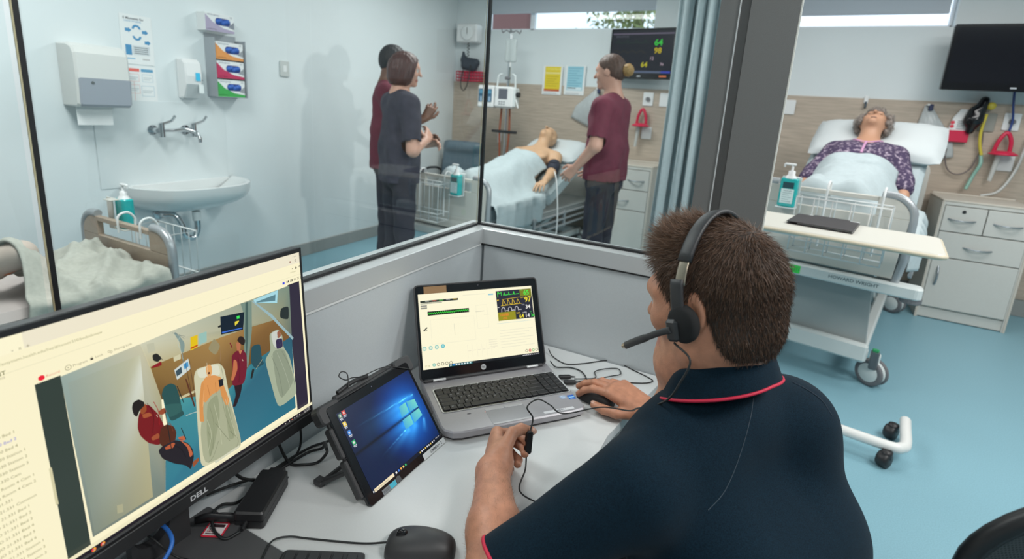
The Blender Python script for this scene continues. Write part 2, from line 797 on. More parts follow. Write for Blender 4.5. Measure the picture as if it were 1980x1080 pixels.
M_brass = mat('pale_gold_edge', (0.85, 0.72, 0.45), 0.25, 0.6)
M_white = mat('white_plastic', (0.78, 0.79, 0.79), 0.35)
M_glass = glass_mat('partition_glass')
M_winglass = glass_mat('window_glass', (0.97, 0.99, 1.0))
M_timber = mat('timber_laminate', (0.47, 0.39, 0.315), 0.5, noise=0.13, nscale=3.0, stretch=(2.0, 8.0, 22.0), bump=0.03, bscale=30)

def struct(name, mb, mats, parent=None, M=None):
    o = mb.build(name, mats, parent, M)
    if parent is None:
        o['kind'] = 'structure'
    return o

XL, YB, ZC = -3.48, 5.30, 2.75
struct('floor', MB().box((0.75, 1.0, -0.05), (8.7, 9.0, 0.10)), M_floor)
struct('ceiling', MB().box((0.75, 1.0, ZC+0.05), (8.7, 9.0, 0.10)), M_ceil)
struct('wall_left', MB().box((XL-0.06, 1.0, ZC/2), (0.12, 9.0, ZC)), M_wall)
struct('baseboard_left', MB().box((XL+0.006, 1.1, 0.055), (0.012, 8.4, 0.11), 0.003), M_skirt)
# back wall with two high windows left open
wb = MB()
W1, W2, WZ0, WZ1 = (-3.10, -1.21), (-0.80, 1.105), 2.195, 2.66
for x0, x1, z0, z1 in ((XL-0.1, 5.0, 0, WZ0), (XL-0.1, 5.0, WZ1, ZC), (XL-0.1, W1[0], WZ0, WZ1), (W1[1], W2[0], WZ0, WZ1), (W2[1], 5.0, WZ0, WZ1)):
    wb.box(((x0+x1)/2, YB+0.07, (z0+z1)/2), (x1-x0, 0.14, z1-z0))
struct('wall_back', wb, M_wall)
struct('trim_1', MB().box((0.72, YB-0.009, 0.885), (8.40, 0.018, 1.49), 0.003), M_timber)
struct('baseboard_back', MB().box((0.72, YB-0.006, 0.07), (8.40, 0.012, 0.14), 0.003), M_skirt)
struct('wall_right', MB().box((5.0, 1.0, ZC/2), (0.12, 9.0, ZC)), M_wall)
struct('wall_front', MB().box((0.75, -3.45, ZC/2), (8.7, 0.12, ZC)), M_wall2)
M_blind = mat('roller_blind', (0.55, 0.60, 0.66), 0.8)
M_upvc = mat('window_frame_white', (0.80, 0.83, 0.86), 0.4)
for i, (w, bz, b1) in enumerate(((W1, 2.378, 0.0), (W2, 2.305, 0.035))):
    f = MB()
    x0, x1 = w
    for c, s in ((((x0+x1)/2, YB+0.10, WZ0+0.012), (x1-x0, 0.05, 0.024)), (((x0+x1)/2, YB+0.10, WZ1-0.012), (x1-x0, 0.05, 0.024)),
                 ((x0+0.014, YB+0.10, (WZ0+WZ1)/2), (0.028, 0.05, WZ1-WZ0)), ((x1-0.010, YB+0.10, (WZ0+WZ1)/2), (0.020, 0.05, WZ1-WZ0))):
        f.box(c, s, 0.004)
    if i == 0:
        f.box((-2.55, YB+0.10, (WZ0+WZ1)/2), (0.05, 0.05, WZ1-WZ0), 0.004)
    wo = struct('window_%d' % (i+1), f, M_upvc)
    MB().box(((x0+x1)/2, YB+0.11, (WZ0+WZ1)/2), (x1-x0-0.03, 0.006, WZ1-WZ0-0.04)).build('pane', M_winglass, wo)
    MB().box(((x0+x1-b1)/2+0.0, YB+0.03, (bz+WZ1)/2), (x1-x0-0.02-b1, 0.004, WZ1-bz)).box(((x0+x1-b1)/2, YB+0.03, bz), (x1-x0-0.02-b1, 0.012, 0.018), 0.004).build('roller_blind', M_blind, wo)

# splashback sheet behind the basin
struct('trim_2', MB().box((XL+0.002, 1.98, 1.0), (0.004, 0.80, 0.52), 0.001), mat('splash_sheet', (0.68, 0.735, 0.75), 0.3))

# half height partition with aluminium cap, glass above
GZ = 0.978
pl = struct('wall_partition_left', MB().box((-0.838, -1.0, 0.465), (0.084, 4.98, 0.93)), M_part)
pr_ = struct('wall_partition_right', MB().box((-0.390, 1.448, 0.465), (0.79, 0.084, 0.93)), M_part)
MB().prism([(-0.88, -3.4), (-0.79, -3.4), (-0.79, 1.40), (-0.88, 1.49)], 0.928, GZ, 0.002).build('cap_rail', M_alu, pl)
MB().prism([(-0.79, 1.40), (-0.166, 1.40), (-0.166, 1.49), (-0.88, 1.49)], 0.928, GZ, 0.002).build('cap_rail', M_alu, pr_)
MB().box((-0.7945, -1.0, 0.9255), (0.006, 4.79, 0.005)).build('bead', M_white, pl)
MB().box((-0.48, 1.404, 0.9255), (0.63, 0.005, 0.004)).build('bead', M_black, pr_)
# gaskets at the foot of the glass
MB().box((-0.835, -1.0, GZ+0.003), (0.016, 4.86, 0.008)).build('gasket', M_black, pl)
MB().box((-0.50, 1.445, GZ+0.003), (0.67, 0.016, 0.008)).build('gasket', M_black, pr_)
for n, (c, s) in enumerate((((-0.835, 0.875, (GZ+ZC)/2), (0.010, 1.118, ZC-GZ)), ((-0.835, -1.45, (GZ+ZC)/2), (0.010, 3.50, ZC-GZ)),
                            ((-0.498, 1.445, (GZ+ZC)/2), (0.654, 0.010, ZC-GZ)))):
    g = MB().box(c, s).build('window_%d' % (n+3), M_glass)
    g['kind'] = 'structure'
def seal(name, x, y, ang, w, sx, ex, ey):
    t = bpy.data.objects.new(name, None)
    link(t)
    t.location = (x, y, 0)
    t.rotation_euler = (0, 0, ang)
    t['kind'] = 'structure'
    h = ZC-GZ
    MB().box((sx, 0, GZ+h/2), (w, w, h)).build('seal', M_black, t)
    MB().box((ex, ey, GZ+h/2), (0.0016, 0.0020, h)).build('edge_strip', M_brass, t)
seal('trim_3', -0.834, 1.444, 0.0, 0.009, 0.004, -0.0036, -0.0062)
seal('trim_4', -0.833, 0.309, math.radians(90), 0.0065, 0.002, -0.0026, -0.0042)

# dark post at the end of the partition
po = struct('trim_5', MB().prism([(-0.166, 1.40), (-0.119, 1.40), (-0.119, 1.412), (-0.098, 1.412), (-0.098, 1.40), (0.006, 1.40), (0.006, 1.49), (-0.166, 1.49)], 0, ZC, 0.0), M_post)
MB().box((0.0085, 1.445, ZC/2), (0.005, 0.088, ZC), 0.001).build('end_strip', mat('pale_strip', (0.75, 0.75, 0.70), 0.4), po)
MB().box((-0.121, 1.3985, ZC/2), (0.003, 0.003, ZC)).build('bead', M_alu, po)
MONPIC = [
([1078,488,1999,473,2057,936,2117,1881,2030,2420,1949,2790,1042,2749],[(120,130,120),(118,130,120),(120,132,118),(170,165,130),(196,184,140),(200,196,168),(150,168,160)]),
([4413,499,4458,1975,3575,1766,3133,1600,2553,1730,2140,1882,2158,1475,2057,936,1999,473],[(45,110,130),(40,90,110),(50,115,125),(60,140,150),(70,150,155),(70,150,155),(60,135,145),(45,110,125),(50,120,140)]),
([2030,2420,3085,2429,3642,2394,4167,2332,4452,1914,4488,2865,3507,2853,2369,2815,1949,2790],[(190,180,140),(180,175,140),(150,150,120),(150,150,120),(100,110,100),(120,140,125),(170,170,140),(205,205,180),(205,205,180)]),
([2117,1881,2548,1692,3124,1519,3575,1766,4452,1914,4168,2341,3642,2394,3085,2429,2030,2420],[(100,75,40),(120,90,50),(120,90,45),(110,80,40),(120,85,45),(130,95,50),(140,105,55),(165,130,75),(140,110,60)]),
([2369,1747,2605,1743,2610,1781,2362,1790],(200,190,150)),
([3752,2780,4196,2630,4236,2857,3737,2839],(165,215,225)),
([3793,2769,4160,2684,4178,2794,3779,2785],(90,130,140)),
([3522,2708,3504,2404,3447,1737,3515,1735,3653,2347,3698,2832,3492,2852],(118,140,128)),
([3516,2285,3483,1779,3572,2263,3628,2841,3582,2842],(70,95,90)),
([4038,2424,4463,1830,4486,1869,4075,2456,3748,2801,3689,2835],(150,180,185)),
([3068,2598,3117,2593,3122,2632,3066,2626],(20,25,25)),
([3103,2471,3489,2404,3541,2693,3122,2761],(12,30,45)),
([3119,2489,3474,2433,3478,2448,3122,2510],(60,110,210)),
([3396,2624,3446,2617,3451,2666,3398,2673],(60,230,90)),
([3363,2591,3357,2586,3353,2570,3353,2543,3355,2529,3361,2527,3377,2534,3403,2552,3420,2563,3426,2568,3430,2574,3431,2580,3429,2584,3424,2586,3407,2589,3380,2592],(230,210,60)),
([4274,2506,4258,2494,4244,2458,4232,2399,4232,2359,4244,2338,4282,2311,4349,2276,4390,2265,4406,2276,4418,2327,4426,2416,4425,2471,4413,2491,4376,2504,4313,2509],(35,45,45)),
([2600,2418,2712,2430,2734,2617,2622,2622],(225,190,20)),
([2602,2437,2714,2447,2716,2467,2605,2462],(190,60,20)),
([2733,2453,2860,2456,2876,2616,2750,2621],(150,190,180)),
([2986,2447,2970,2449,2940,2427,2897,2379,2875,2344,2875,2322,2895,2284,2935,2228,2964,2199,2980,2197,3005,2217,3038,2259,3056,2292,3056,2314,3041,2355,3009,2415],(150,140,105)),
([2346,2355,2446,2356,2453,2435,2345,2426],(205,200,165)),
([2050,2420,2041,2416,2039,2410,2043,2400,2051,2394,2062,2391,2090,2387,2136,2381,2163,2380,2173,2384,2177,2399,2177,2423,2171,2437,2160,2440,2130,2437,2080,2427],(140,25,35)),
([2079,2579,2074,2573,2072,2555,2072,2526,2074,2506,2079,2495,2091,2481,2112,2464,2127,2454,2136,2453,2150,2458,2172,2470,2182,2481,2183,2491,2173,2513,2155,2547,2141,2568,2132,2576,2116,2580,2093,2582],(35,35,35)),
([2024,2628,2120,2622,2114,2746,2019,2761],(190,190,165)),
([2469,2294,2483,2288,2476,2723,2464,2728],(120,125,115)),
([2396,2776,2398,2763,2412,2724,2438,2661,2453,2618,2458,2593,2459,2555,2457,2502,2457,2470,2460,2457,2470,2448,2486,2440,2497,2442,2503,2451,2510,2480,2521,2529,2523,2567,2517,2593,2496,2642,2458,2714,2435,2758,2424,2774,2413,2782,2400,2782],(130,150,145)),
([2354,2071,2565,2147,2548,2316,2333,2234],(205,215,210)),
([2477,2175,2539,2198,2538,2276,2467,2257],(70,150,200)),
([2355,2122,2434,2143,2436,2238,2349,2209],(60,80,90)),
([2470,2018,2475,1981,2490,1875,2517,1698,2534,1592,2542,1554,2550,1535,2560,1534,2562,1553,2558,1589,2542,1694,2514,1866,2496,1971,2488,2009,2481,2030,2472,2034],(90,50,35)),
([2121,1965,2119,1949,2122,1922,2128,1884,2135,1847,2140,1812,2151,1731,2167,1604,2186,1528,2206,1501,2254,1490,2329,1492,2374,1498,2388,1506,2388,1527,2375,1561,2367,1588,2364,1609,2362,1649,2361,1709,2359,1755,2357,1785,2350,1842,2338,1925,2329,1978,2321,2001,2304,2024,2279,2047,2260,2061,2247,2065,2225,2066,2192,2063,2171,2057,2160,2049,2147,2027,2130,1991],(38,80,80)),
([2157,1778,2142,1767,2142,1721,2156,1637,2172,1587,2190,1569,2235,1561,2305,1563,2348,1569,2363,1579,2368,1608,2366,1654,2355,1687,2337,1704,2287,1730,2205,1766],(48,95,92)),
([2599,2003,2595,1973,2592,1907,2590,1806,2589,1728,2586,1675,2581,1575,2573,1429,2567,1314,2562,1229,2555,1064,2544,818,2540,664,2541,603,2552,554,2570,517,2605,492,2656,480,2791,463,3010,444,3144,436,3193,441,3222,464,3232,505,3235,557,3230,619,3212,772,3182,1019,3161,1178,3152,1252,3139,1338,3125,1435,3115,1509,3110,1558,3103,1649,3095,1782,3087,1868,3080,1906,3063,1950,3037,1999,3008,2031,2975,2046,2894,2065,2767,2087,2687,2097,2655,2094,2630,2074,2611,2036],(205,203,170)),
([2687,2083,2662,2076,2654,2045,2660,1991,2678,1953,2706,1933,2780,1903,2903,1863,2976,1847,3001,1854,3010,1894,3004,1966,2987,2013,2959,2033,2884,2054,2761,2076],(218,218,195)),
([2732,1610,2712,1570,2677,1455,2630,1265,2601,1128,2591,1042,2587,896,2588,688,2613,560,2660,513,2792,483,3008,469,3141,465,3190,468,3220,485,3231,516,3233,561,3227,621,3205,776,3166,1027,3138,1194,3121,1277,3092,1390,3050,1530,3019,1615,2999,1642,2961,1650,2907,1639,2869,1632,2847,1630,2812,1629,2766,1630],(168,172,142)),
([2764,1484,2746,1444,2726,1343,2704,1180,2691,1063,2686,993,2682,874,2679,706,2682,612,2689,590,2711,613,2747,680,2775,737,2794,783,2829,881,2880,1031,2912,1137,2923,1198,2929,1298,2930,1436,2924,1517,2910,1541,2871,1541,2806,1517],(150,156,125)),
([3031,1352,3026,1335,3024,1271,3027,1159,3028,1077,3029,1024,3029,931,3030,798,3034,716,3043,687,3068,670,3109,665,3132,686,3137,731,3131,861,3113,1077,3100,1211,3090,1265,3073,1309,3046,1343],(150,156,125)),
([2768,432,3200,448,3189,486,2751,473],(210,210,185)),
([2700,1847,2692,1821,2686,1762,2681,1670,2680,1611,2682,1585,2691,1559,2707,1531,2720,1518,2731,1518,2754,1533,2791,1562,2818,1580,2837,1587,2873,1591,2927,1593,2960,1602,2973,1619,2984,1664,2992,1737,2994,1785,2989,1807,2971,1831,2941,1857,2917,1875,2901,1884,2870,1896,2825,1911,2794,1917,2777,1915,2753,1900,2720,1873],(218,150,85)),
([2696,1857,2687,1839,2671,1780,2647,1678,2632,1610,2626,1575,2621,1525,2616,1462,2613,1418,2611,1394,2608,1356,2604,1306,2604,1274,2608,1260,2622,1246,2647,1232,2661,1230,2666,1241,2669,1277,2668,1339,2671,1393,2676,1438,2691,1536,2716,1685,2729,1778,2731,1814,2724,1840,2708,1858],(212,145,80)),
([2966,1812,2965,1789,2967,1722,2974,1611,2980,1538,2984,1502,2994,1455,3010,1398,3020,1361,3026,1343,3033,1321,3044,1296,3052,1282,3058,1281,3069,1291,3087,1312,3097,1325,3101,1332,3104,1339,3105,1349,3104,1361,3101,1378,3092,1420,3078,1487,3066,1538,3059,1573,3044,1637,3022,1732,3007,1789,3000,1810,2989,1821,2974,1823],(212,145,80)),
([2787,2045,2786,2032,2787,2000,2791,1952,2794,1921,2798,1909,2808,1899,2823,1892,2834,1889,2840,1891,2850,1901,2864,1918,2873,1932,2876,1944,2879,1969,2880,2006,2880,2031,2879,2042,2873,2056,2864,2073,2856,2083,2851,2086,2839,2088,2823,2088,2812,2086,2806,2083,2800,2074,2791,2060],(222,160,95)),
([2814,1972,2812,1970,2812,1962,2814,1950,2816,1942,2819,1939,2825,1938,2834,1937,2840,1938,2842,1941,2842,1948,2842,1959,2840,1966,2838,1969,2831,1971,2820,1973],(60,25,20)),
([2968,1649,3038,1648,3037,1761,2963,1774],(25,30,40)),
([3981,2144,3966,2119,3960,2051,3960,1939,3956,1868,3946,1836,3917,1801,3869,1764,3843,1724,3839,1682,3851,1582,3878,1425,3899,1307,3912,1230,3936,1091,3972,891,4009,771,4048,731,4141,721,4289,740,4379,758,4412,776,4432,819,4438,885,4438,949,4432,1011,4412,1152,4377,1372,4352,1515,4336,1579,4307,1650,4266,1728,4241,1783,4233,1815,4230,1866,4231,1936,4229,1985,4224,2013,4206,2056,4178,2116,4153,2151,4132,2163,4089,2165,4021,2160],(165,175,150)),
([4010,1797,3992,1752,3989,1612,4002,1378,4013,1224,4021,1149,4038,1055,4065,942,4092,880,4122,870,4192,899,4303,968,4365,1037,4377,1107,4357,1271,4303,1528,4261,1687,4229,1747,4164,1788,4067,1809],(140,150,128)),
([4012,2147,4002,2131,4001,2084,4009,2007,4016,1955,4022,1930,4037,1896,4059,1855,4078,1835,4093,1838,4126,1868,4174,1923,4202,1964,4207,1989,4197,2032,4172,2094,4151,2131,4134,2145,4099,2153,4044,2154],(200,205,195)),
([4097,1990,4086,1978,4081,1938,4080,1872,4085,1831,4096,1816,4126,1808,4175,1805,4205,1810,4216,1823,4221,1859,4220,1919,4215,1957,4204,1971,4175,1983,4126,1992],(50,40,75)),
([4126,2120,4122,2109,4121,2082,4123,2038,4128,2012,4134,2004,4150,2003,4175,2008,4190,2017,4195,2027,4196,2053,4192,2096,4187,2121,4181,2129,4166,2131,4141,2127],(150,95,70)),
([3611,2068,3594,2049,3578,1992,3563,1897,3556,1833,3559,1801,3574,1758,3601,1704,3625,1672,3644,1661,3686,1656,3749,1659,3786,1664,3797,1673,3795,1696,3782,1734,3773,1768,3770,1797,3768,1861,3767,1961,3760,2022,3747,2045,3710,2062,3649,2072],(35,75,85)),
([3569,1674,3562,1664,3548,1633,3530,1579,3519,1546,3518,1534,3524,1524,3536,1519,3546,1520,3554,1530,3569,1561,3591,1613,3603,1645,3604,1658,3597,1668,3581,1675],(30,35,35)),
([3225,1579,3214,1567,3213,1524,3220,1449,3221,1397,3217,1369,3199,1324,3170,1263,3154,1226,3152,1211,3162,1200,3185,1194,3202,1196,3215,1208,3241,1245,3279,1306,3304,1351,3316,1377,3331,1422,3349,1485,3353,1525,3345,1542,3313,1559,3258,1577],(35,20,30)),
([3229,2063,3222,2036,3217,1969,3213,1862,3210,1789,3206,1751,3198,1698,3185,1630,3184,1586,3195,1566,3234,1545,3299,1523,3341,1511,3359,1510,3377,1518,3395,1534,3408,1552,3417,1571,3432,1616,3454,1688,3468,1740,3473,1772,3479,1827,3484,1907,3485,1959,3481,1984,3468,2017,3446,2057,3428,2082,3414,2092,3387,2101,3345,2108,3317,2111,3302,2109,3279,2100,3248,2084],(112,20,42)),
([3255,1986,3248,1976,3239,1940,3227,1875,3218,1831,3211,1806,3199,1769,3181,1717,3172,1686,3171,1673,3180,1663,3196,1654,3210,1655,3220,1666,3242,1698,3273,1753,3293,1792,3300,1814,3303,1850,3304,1901,3302,1933,3298,1947,3286,1964,3268,1982],(190,110,70)),
([3333,2253,3327,2245,3323,2214,3323,2159,3324,2126,3328,2112,3341,2101,3360,2093,3374,2093,3380,2101,3388,2127,3399,2173,3402,2202,3397,2216,3381,2231,3351,2248],(180,110,75)),
([3349,2287,3350,2276,3362,2253,3384,2220,3400,2197,3409,2187,3423,2176,3443,2162,3456,2157,3462,2160,3471,2174,3481,2200,3486,2219,3485,2231,3477,2253,3462,2283,3451,2303,3443,2311,3429,2319,3410,2328,3396,2331,3388,2329,3375,2319,3357,2301],(40,25,22)),
([3359,2093,3355,2088,3357,2071,3364,2043,3371,2029,3376,2028,3388,2040,3407,2065,3415,2080,3414,2086,3400,2091,3374,2094],(190,120,80)),
([1876,1932,1865,1927,1844,1907,1814,1872,1794,1845,1785,1824,1774,1783,1761,1722,1754,1680,1752,1656,1755,1621,1761,1574,1768,1539,1776,1516,1795,1476,1825,1419,1849,1379,1867,1356,1901,1322,1954,1276,1989,1257,2006,1267,2031,1316,2062,1406,2079,1469,2081,1505,2071,1563,2049,1642,2032,1698,2020,1729,1997,1778,1964,1844,1941,1886,1929,1903,1912,1917,1892,1928],(118,22,28)),
([2044,1750,2038,1745,2037,1733,2040,1713,2044,1700,2049,1694,2059,1687,2075,1677,2087,1672,2094,1671,2107,1672,2125,1675,2136,1680,2138,1687,2136,1706,2131,1736,2123,1754,2115,1759,2095,1760,2063,1755],(150,75,45)),
([1828,1940,1821,1933,1816,1913,1812,1881,1810,1860,1811,1850,1817,1838,1826,1825,1834,1818,1840,1817,1854,1822,1873,1832,1886,1843,1890,1853,1893,1877,1894,1916,1892,1938,1886,1946,1871,1948,1844,1946],(150,75,40)),
([1720,1979,1719,1966,1719,1942,1722,1907,1725,1883,1728,1871,1736,1855,1750,1835,1759,1825,1765,1827,1775,1840,1790,1867,1801,1884,1809,1892,1825,1903,1849,1915,1864,1925,1869,1932,1873,1944,1875,1963,1874,1977,1870,1987,1856,2005,1834,2031,1817,2047,1807,2052,1789,2053,1764,2049,1747,2044,1740,2038,1733,2023,1724,1998],(30,26,26)),
([1836,1814,1830,1810,1829,1796,1833,1771,1840,1756,1850,1750,1875,1744,1916,1738,1940,1737,1946,1741,1943,1755,1930,1780,1919,1795,1910,1801,1888,1807,1856,1813],(165,85,50)),
([1905,1427,1899,1422,1898,1409,1903,1388,1910,1375,1920,1369,1943,1364,1982,1358,2004,1358,2010,1364,2010,1382,2002,1414,1994,1432,1984,1438,1962,1438,1926,1433],(160,80,50)),
([1971,1182,1966,1167,1971,1132,1986,1078,2000,1038,2015,1012,2048,968,2102,905,2140,861,2163,838,2201,803,2256,758,2291,725,2308,706,2327,675,2351,633,2367,613,2377,617,2393,649,2417,709,2430,751,2435,774,2437,811,2435,860,2432,896,2427,917,2414,954,2392,1006,2373,1042,2357,1064,2322,1098,2268,1146,2229,1176,2206,1189,2166,1201,2110,1213,2072,1219,2053,1218,2026,1211,1990,1196],(32,28,36)),
([2417,701,2409,693,2405,671,2406,637,2410,618,2418,615,2439,624,2476,644,2497,659,2505,667,2509,681,2510,700,2506,711,2498,714,2476,713,2439,708],(150,80,45)),
([2250,1208,2252,1193,2275,1142,2321,1058,2349,999,2360,967,2368,918,2373,852,2378,813,2384,802,2396,802,2414,813,2424,827,2425,843,2418,882,2404,944,2391,987,2380,1010,2355,1046,2318,1092,2298,1120,2294,1128,2304,1127,2328,1118,2341,1115,2345,1119,2345,1135,2342,1162,2335,1180,2327,1189,2304,1199,2267,1210],(190,100,65)),
([2065,1174,2057,1170,2054,1161,2056,1146,2061,1135,2069,1129,2090,1120,2126,1107,2148,1101,2159,1102,2172,1112,2186,1131,2194,1143,2195,1150,2190,1159,2179,1170,2168,1177,2157,1179,2131,1179,2090,1177],(180,90,55)),
([2000,1376,1997,1358,1996,1332,1995,1296,1996,1272,1998,1261,2004,1245,2013,1226,2022,1214,2030,1210,2048,1208,2076,1209,2097,1208,2111,1206,2135,1201,2172,1193,2195,1192,2205,1199,2215,1222,2226,1262,2232,1291,2232,1308,2228,1338,2218,1380,2209,1409,2200,1424,2179,1447,2147,1477,2124,1495,2110,1501,2090,1502,2061,1499,2043,1492,2034,1482,2022,1453,2009,1408],(82,40,24)),
([1360,629,1430,600,1440,718,1370,747],(172,170,138))]
MONLINE = [
((180,205,200),4,[2464,2728,2416,2622,2442,2485,2455,2352]),
((110,120,115),4,[2356,2800,2442,2737,2514,2645]),
((110,120,115),4,[2442,2737,2530,2677]),
((60,30,25),6,[2483,2288,2500,2021,2517,1749,2532,1554]),
((60,30,25),6,[2544,2287,2553,1942,2565,1617]),
((200,205,190),8,[2398,1481,2484,1472,2571,1451]),
((25,35,35),11,[2327,1989,2388,1698]),
((25,35,35),11,[2120,1727,2135,1095]),
((25,35,35),11,[2307,1334,2354,1117]),
((150,120,90),6,[3057,2305,3017,2075]),
((120,25,40),17,[3211,2296,3236,2208]),
((185,185,150),6,[3627,1654,3769,1769]),
((25,25,30),6,[2095,2597,2143,2540,2178,2463]),
((225,222,195),4,[2802,2139,2786,1909]),
((45,60,50),4,[3013,2044,3033,1846,3039,1731]),
((70,80,90),4,[4104,2052,4171,1840]),
((128,134,104),6,[2765,1427,2798,1129,2737,711]),
((192,196,165),6,[2835,1445,2883,1022,2889,701]),
((128,134,104),6,[2977,1481,3003,1154,3094,721]),
((192,196,165),6,[3032,1410,3076,1084,3158,623]),
((128,134,104),6,[2694,1049,2733,799,2686,629]),
((118,124,96),6,[2824,1114,2947,840,3030,672]),
((192,196,165),6,[2703,1239,2739,966,2654,707]),
((118,124,96),6,[2842,788,2737,596,2649,539]),
((118,124,96),6,[3048,838,3172,614,3129,491]),
((105,115,98),6,[3952,1749,4069,1355,4116,918]),
((175,182,160),6,[4074,1757,4210,1320,4313,849]),
((105,115,98),6,[4179,1743,4325,1362,4400,969]),
((60,12,18),6,[3324,1995,3331,1791,3293,1579]),
((75,12,18),6,[1905,1944,1965,1737,1922,1485]),
((160,30,36),8,[1989,1924,2033,1750,2020,1554]),
((20,16,22),6,[2185,1116,2268,1010,2321,840]),
((60,55,70),6,[2017,1170,2172,1203,2309,1146]),
((120,60,35),6,[2091,1487,2161,1498,2190,1350]),
((240,225,200),6,[2002,1716,2013,1680]),
((240,225,200),6,[3392,1936,3404,1902]),
((170,105,55),6,[2771,1781,2786,1609]),
((170,105,55),6,[2900,1772,2891,1582]),
((236,180,120),6,[2707,1731,2658,1485]),
((236,180,120),6,[3061,1466,3072,1260])]
# ================================================================== the control desk and what stands on it
DZ = 0.64
M_desk = mat('white_laminate', (0.60, 0.615, 0.62), 0.32, noise=0.015, nscale=300)
M_edge = mat('desk_edge_grey', (0.48, 0.55, 0.60), 0.4)
M_blk = mat('black_plastic', (0.016, 0.016, 0.018), 0.42, bump=0.05, bscale=1200)
M_blkg = mat('gloss_black', (0.008, 0.008, 0.010), 0.12)
M_dk = mat('charcoal_plastic', (0.035, 0.035, 0.038), 0.5, bump=0.06, bscale=1500)
M_grey = mat('dark_grey_metal', (0.10, 0.10, 0.105), 0.42, 0.3)
M_cable = mat('black_cable', (0.014, 0.015, 0.016), 0.5)
M_screen = attr_mat('screen_light', 1.0, 0.25)
M_print = attr_mat('print_ink', 0.0, 0.5)
M_lens = mat('camera_lens', (0.02, 0.02, 0.04), 0.1)

t = thing('desk', 'long white laminate desk along the left glass partition', 'desk', (-0.5, 0.3, 0.0))
mb = MB().prism([(-0.79, -1.2), (-0.245, -1.2), (-0.235, 1.05), (-0.222, 1.13), (-0.178, 1.36), (-0.176, 1.40), (-0.79, 1.40)], DZ-0.026, DZ, 0.001, M=Matrix.Translation((0.5, -0.3, 0)))
mb.build('desktop', M_desk, t)
MB().box((0.0, -1.40, 0.307), (0.5, 0.025, 0.614), 0.002).build('end_panel', M_desk, t)
MB().box((0.02, 1.06, 0.307), (0.5, 0.025, 0.614), 0.002).build('end_panel', M_desk, t)

def under(t, M):
    return Matrix.Translation(-Vector(t.location)) @ M

# ---- monitor: screen plane measured by its lower right corner, width and height directions
MU = Vector((-0.054, 0.9985, 0.0)).normalized()
MV = Vector((-0.058, -0.003, 0.998)).normalized()
MO = Vector((-0.718, 0.636, 0.740))-MU*0.48
t = thing('monitor', 'wide black desktop monitor showing a cream web page with live room video', 'monitor', (-0.70, 0.395, DZ))
MM = under(t, axes(MO, MU, MV))
mb = MB().prism(rrect(0.48, 0.35, 0.004, 3, 0.24, 0.175), -0.018, 0.0, 0.0015)
for c, s in (((0.24, 0.346, 0.0015), (0.48, 0.008, 0.003)), ((0.24, 0.012, 0.002), (0.48, 0.022, 0.004)), ((0.002, 0.175, 0.0015), (0.004, 0.35, 0.003)), ((0.478, 0.175, 0.0015), (0.004, 0.35, 0.003))):
    mb.box(c, s, 0.001)
mb.build('housing', M_blk, t, MM)
MB().box((0.24, 0.0285, 0.0012), (0.47, 0.0022, 0.0024)).build('bezel_groove', M_grey, t, MM)
MB().prism(rrect(0.30, 0.20, 0.03, 4, 0.24, 0.16), -0.040, -0.018, 0.006).build('rear_cover', M_blk, t, MM)
p = Pic()
p.rect(0.004, 0.0305, 0.4765, 0.342, (250, 242, 205)).up()
p.rect(0.004, 0.0305, 0.4765, 0.0385, (28, 22, 34))
p.poly([(0.004, 0.322), (0.077, 0.322), (0.077, 0.342), (0.004, 0.342)], (252, 245, 210)).rect(0.077, 0.3225, 0.4765, 0.342, (238, 230, 205))
p.rect(0.004, 0.3005, 0.4765, 0.3012, (232, 226, 190))
p.rect(0.0795, 0.040, 0.1045, 0.2765, (50, 62, 56)).rect(0.4452, 0.042, 0.4717, 0.288, (46, 40, 58)).up()
for n_, (pts, col) in enumerate(MONPIC):
    if n_ == 1:
        for j in range(14):
            for i in range(10):
                q4 = []
                c4 = []
                for a, b in ((0, 0), (1, 0), (1, 1), (0, 1)):
                    uu, vv = (i+a)/10, (j+b)/14
                    yy_ = 0.052+0.212*vv
                    xx_ = 0.110+(0.083-0.010*(1-vv))*uu
                    gl_ = math.exp(-((xx_-(0.205-0.085*(1-vv)))/(0.010+0.02*(1-vv)))**2)*(vv**1.2)
                    q4.append((xx_, yy_))
                    c4.append((int(130+42*uu+20*vv+32*gl_), int(140+26*uu+24*vv+40*gl_), int(126+4*uu+28*vv+62*gl_)))
                p.poly(q4, c4)
        p.up(0.5)
    p.poly([(pts[i]*1e-4, pts[i+1]*1e-4) for i in range(0, len(pts), 2)], col).up(0.5)
p.up()
for col, w, pts in MONLINE:
    p.line([(v.x, v.y) for v in spline([(pts[i]*1e-4, pts[i+1]*1e-4, 0) for i in range(0, len(pts), 2)], 4)], w*1e-4, col)
p.up()
p.rect(0.0795, 0.0385, 0.4765, 0.0440, (240, 232, 195))
ink = (160, 152, 118)
p.disc(0.0850, 0.2835, 0.0032, (235, 30, 55), 16).text('Record', 0.0892, 0.2822, 0.0032, (232, 150, 115))
p.ring(0.1112, 0.2843, 0.0034, 0.0007, ink).disc(0.1112, 0.2843, 0.0008, ink, 8).text('Program', 0.1160, 0.2830, 0.0031, ink)
p.rect(0.1345, 0.2832, 0.1375, 0.2855, (40, 35, 30)).ring(0.1360, 0.2858, 0.0013, 0.0004, (40, 35, 30), 10).text('Lock', 0.1398, 0.2840, 0.0031, ink)
p.ring(0.1555, 0.2860, 0.0016, 0.0005, ink, 10).ring(0.1578, 0.2845, 0.0016, 0.0005, ink, 10).text('Sharing Link', 0.1610, 0.2845, 0.0031, ink)
p.text('https://avsystem.health.edu/live/#/room/310/bedsideview', 0.040, 0.3128, 0.0034, (170, 165, 120))
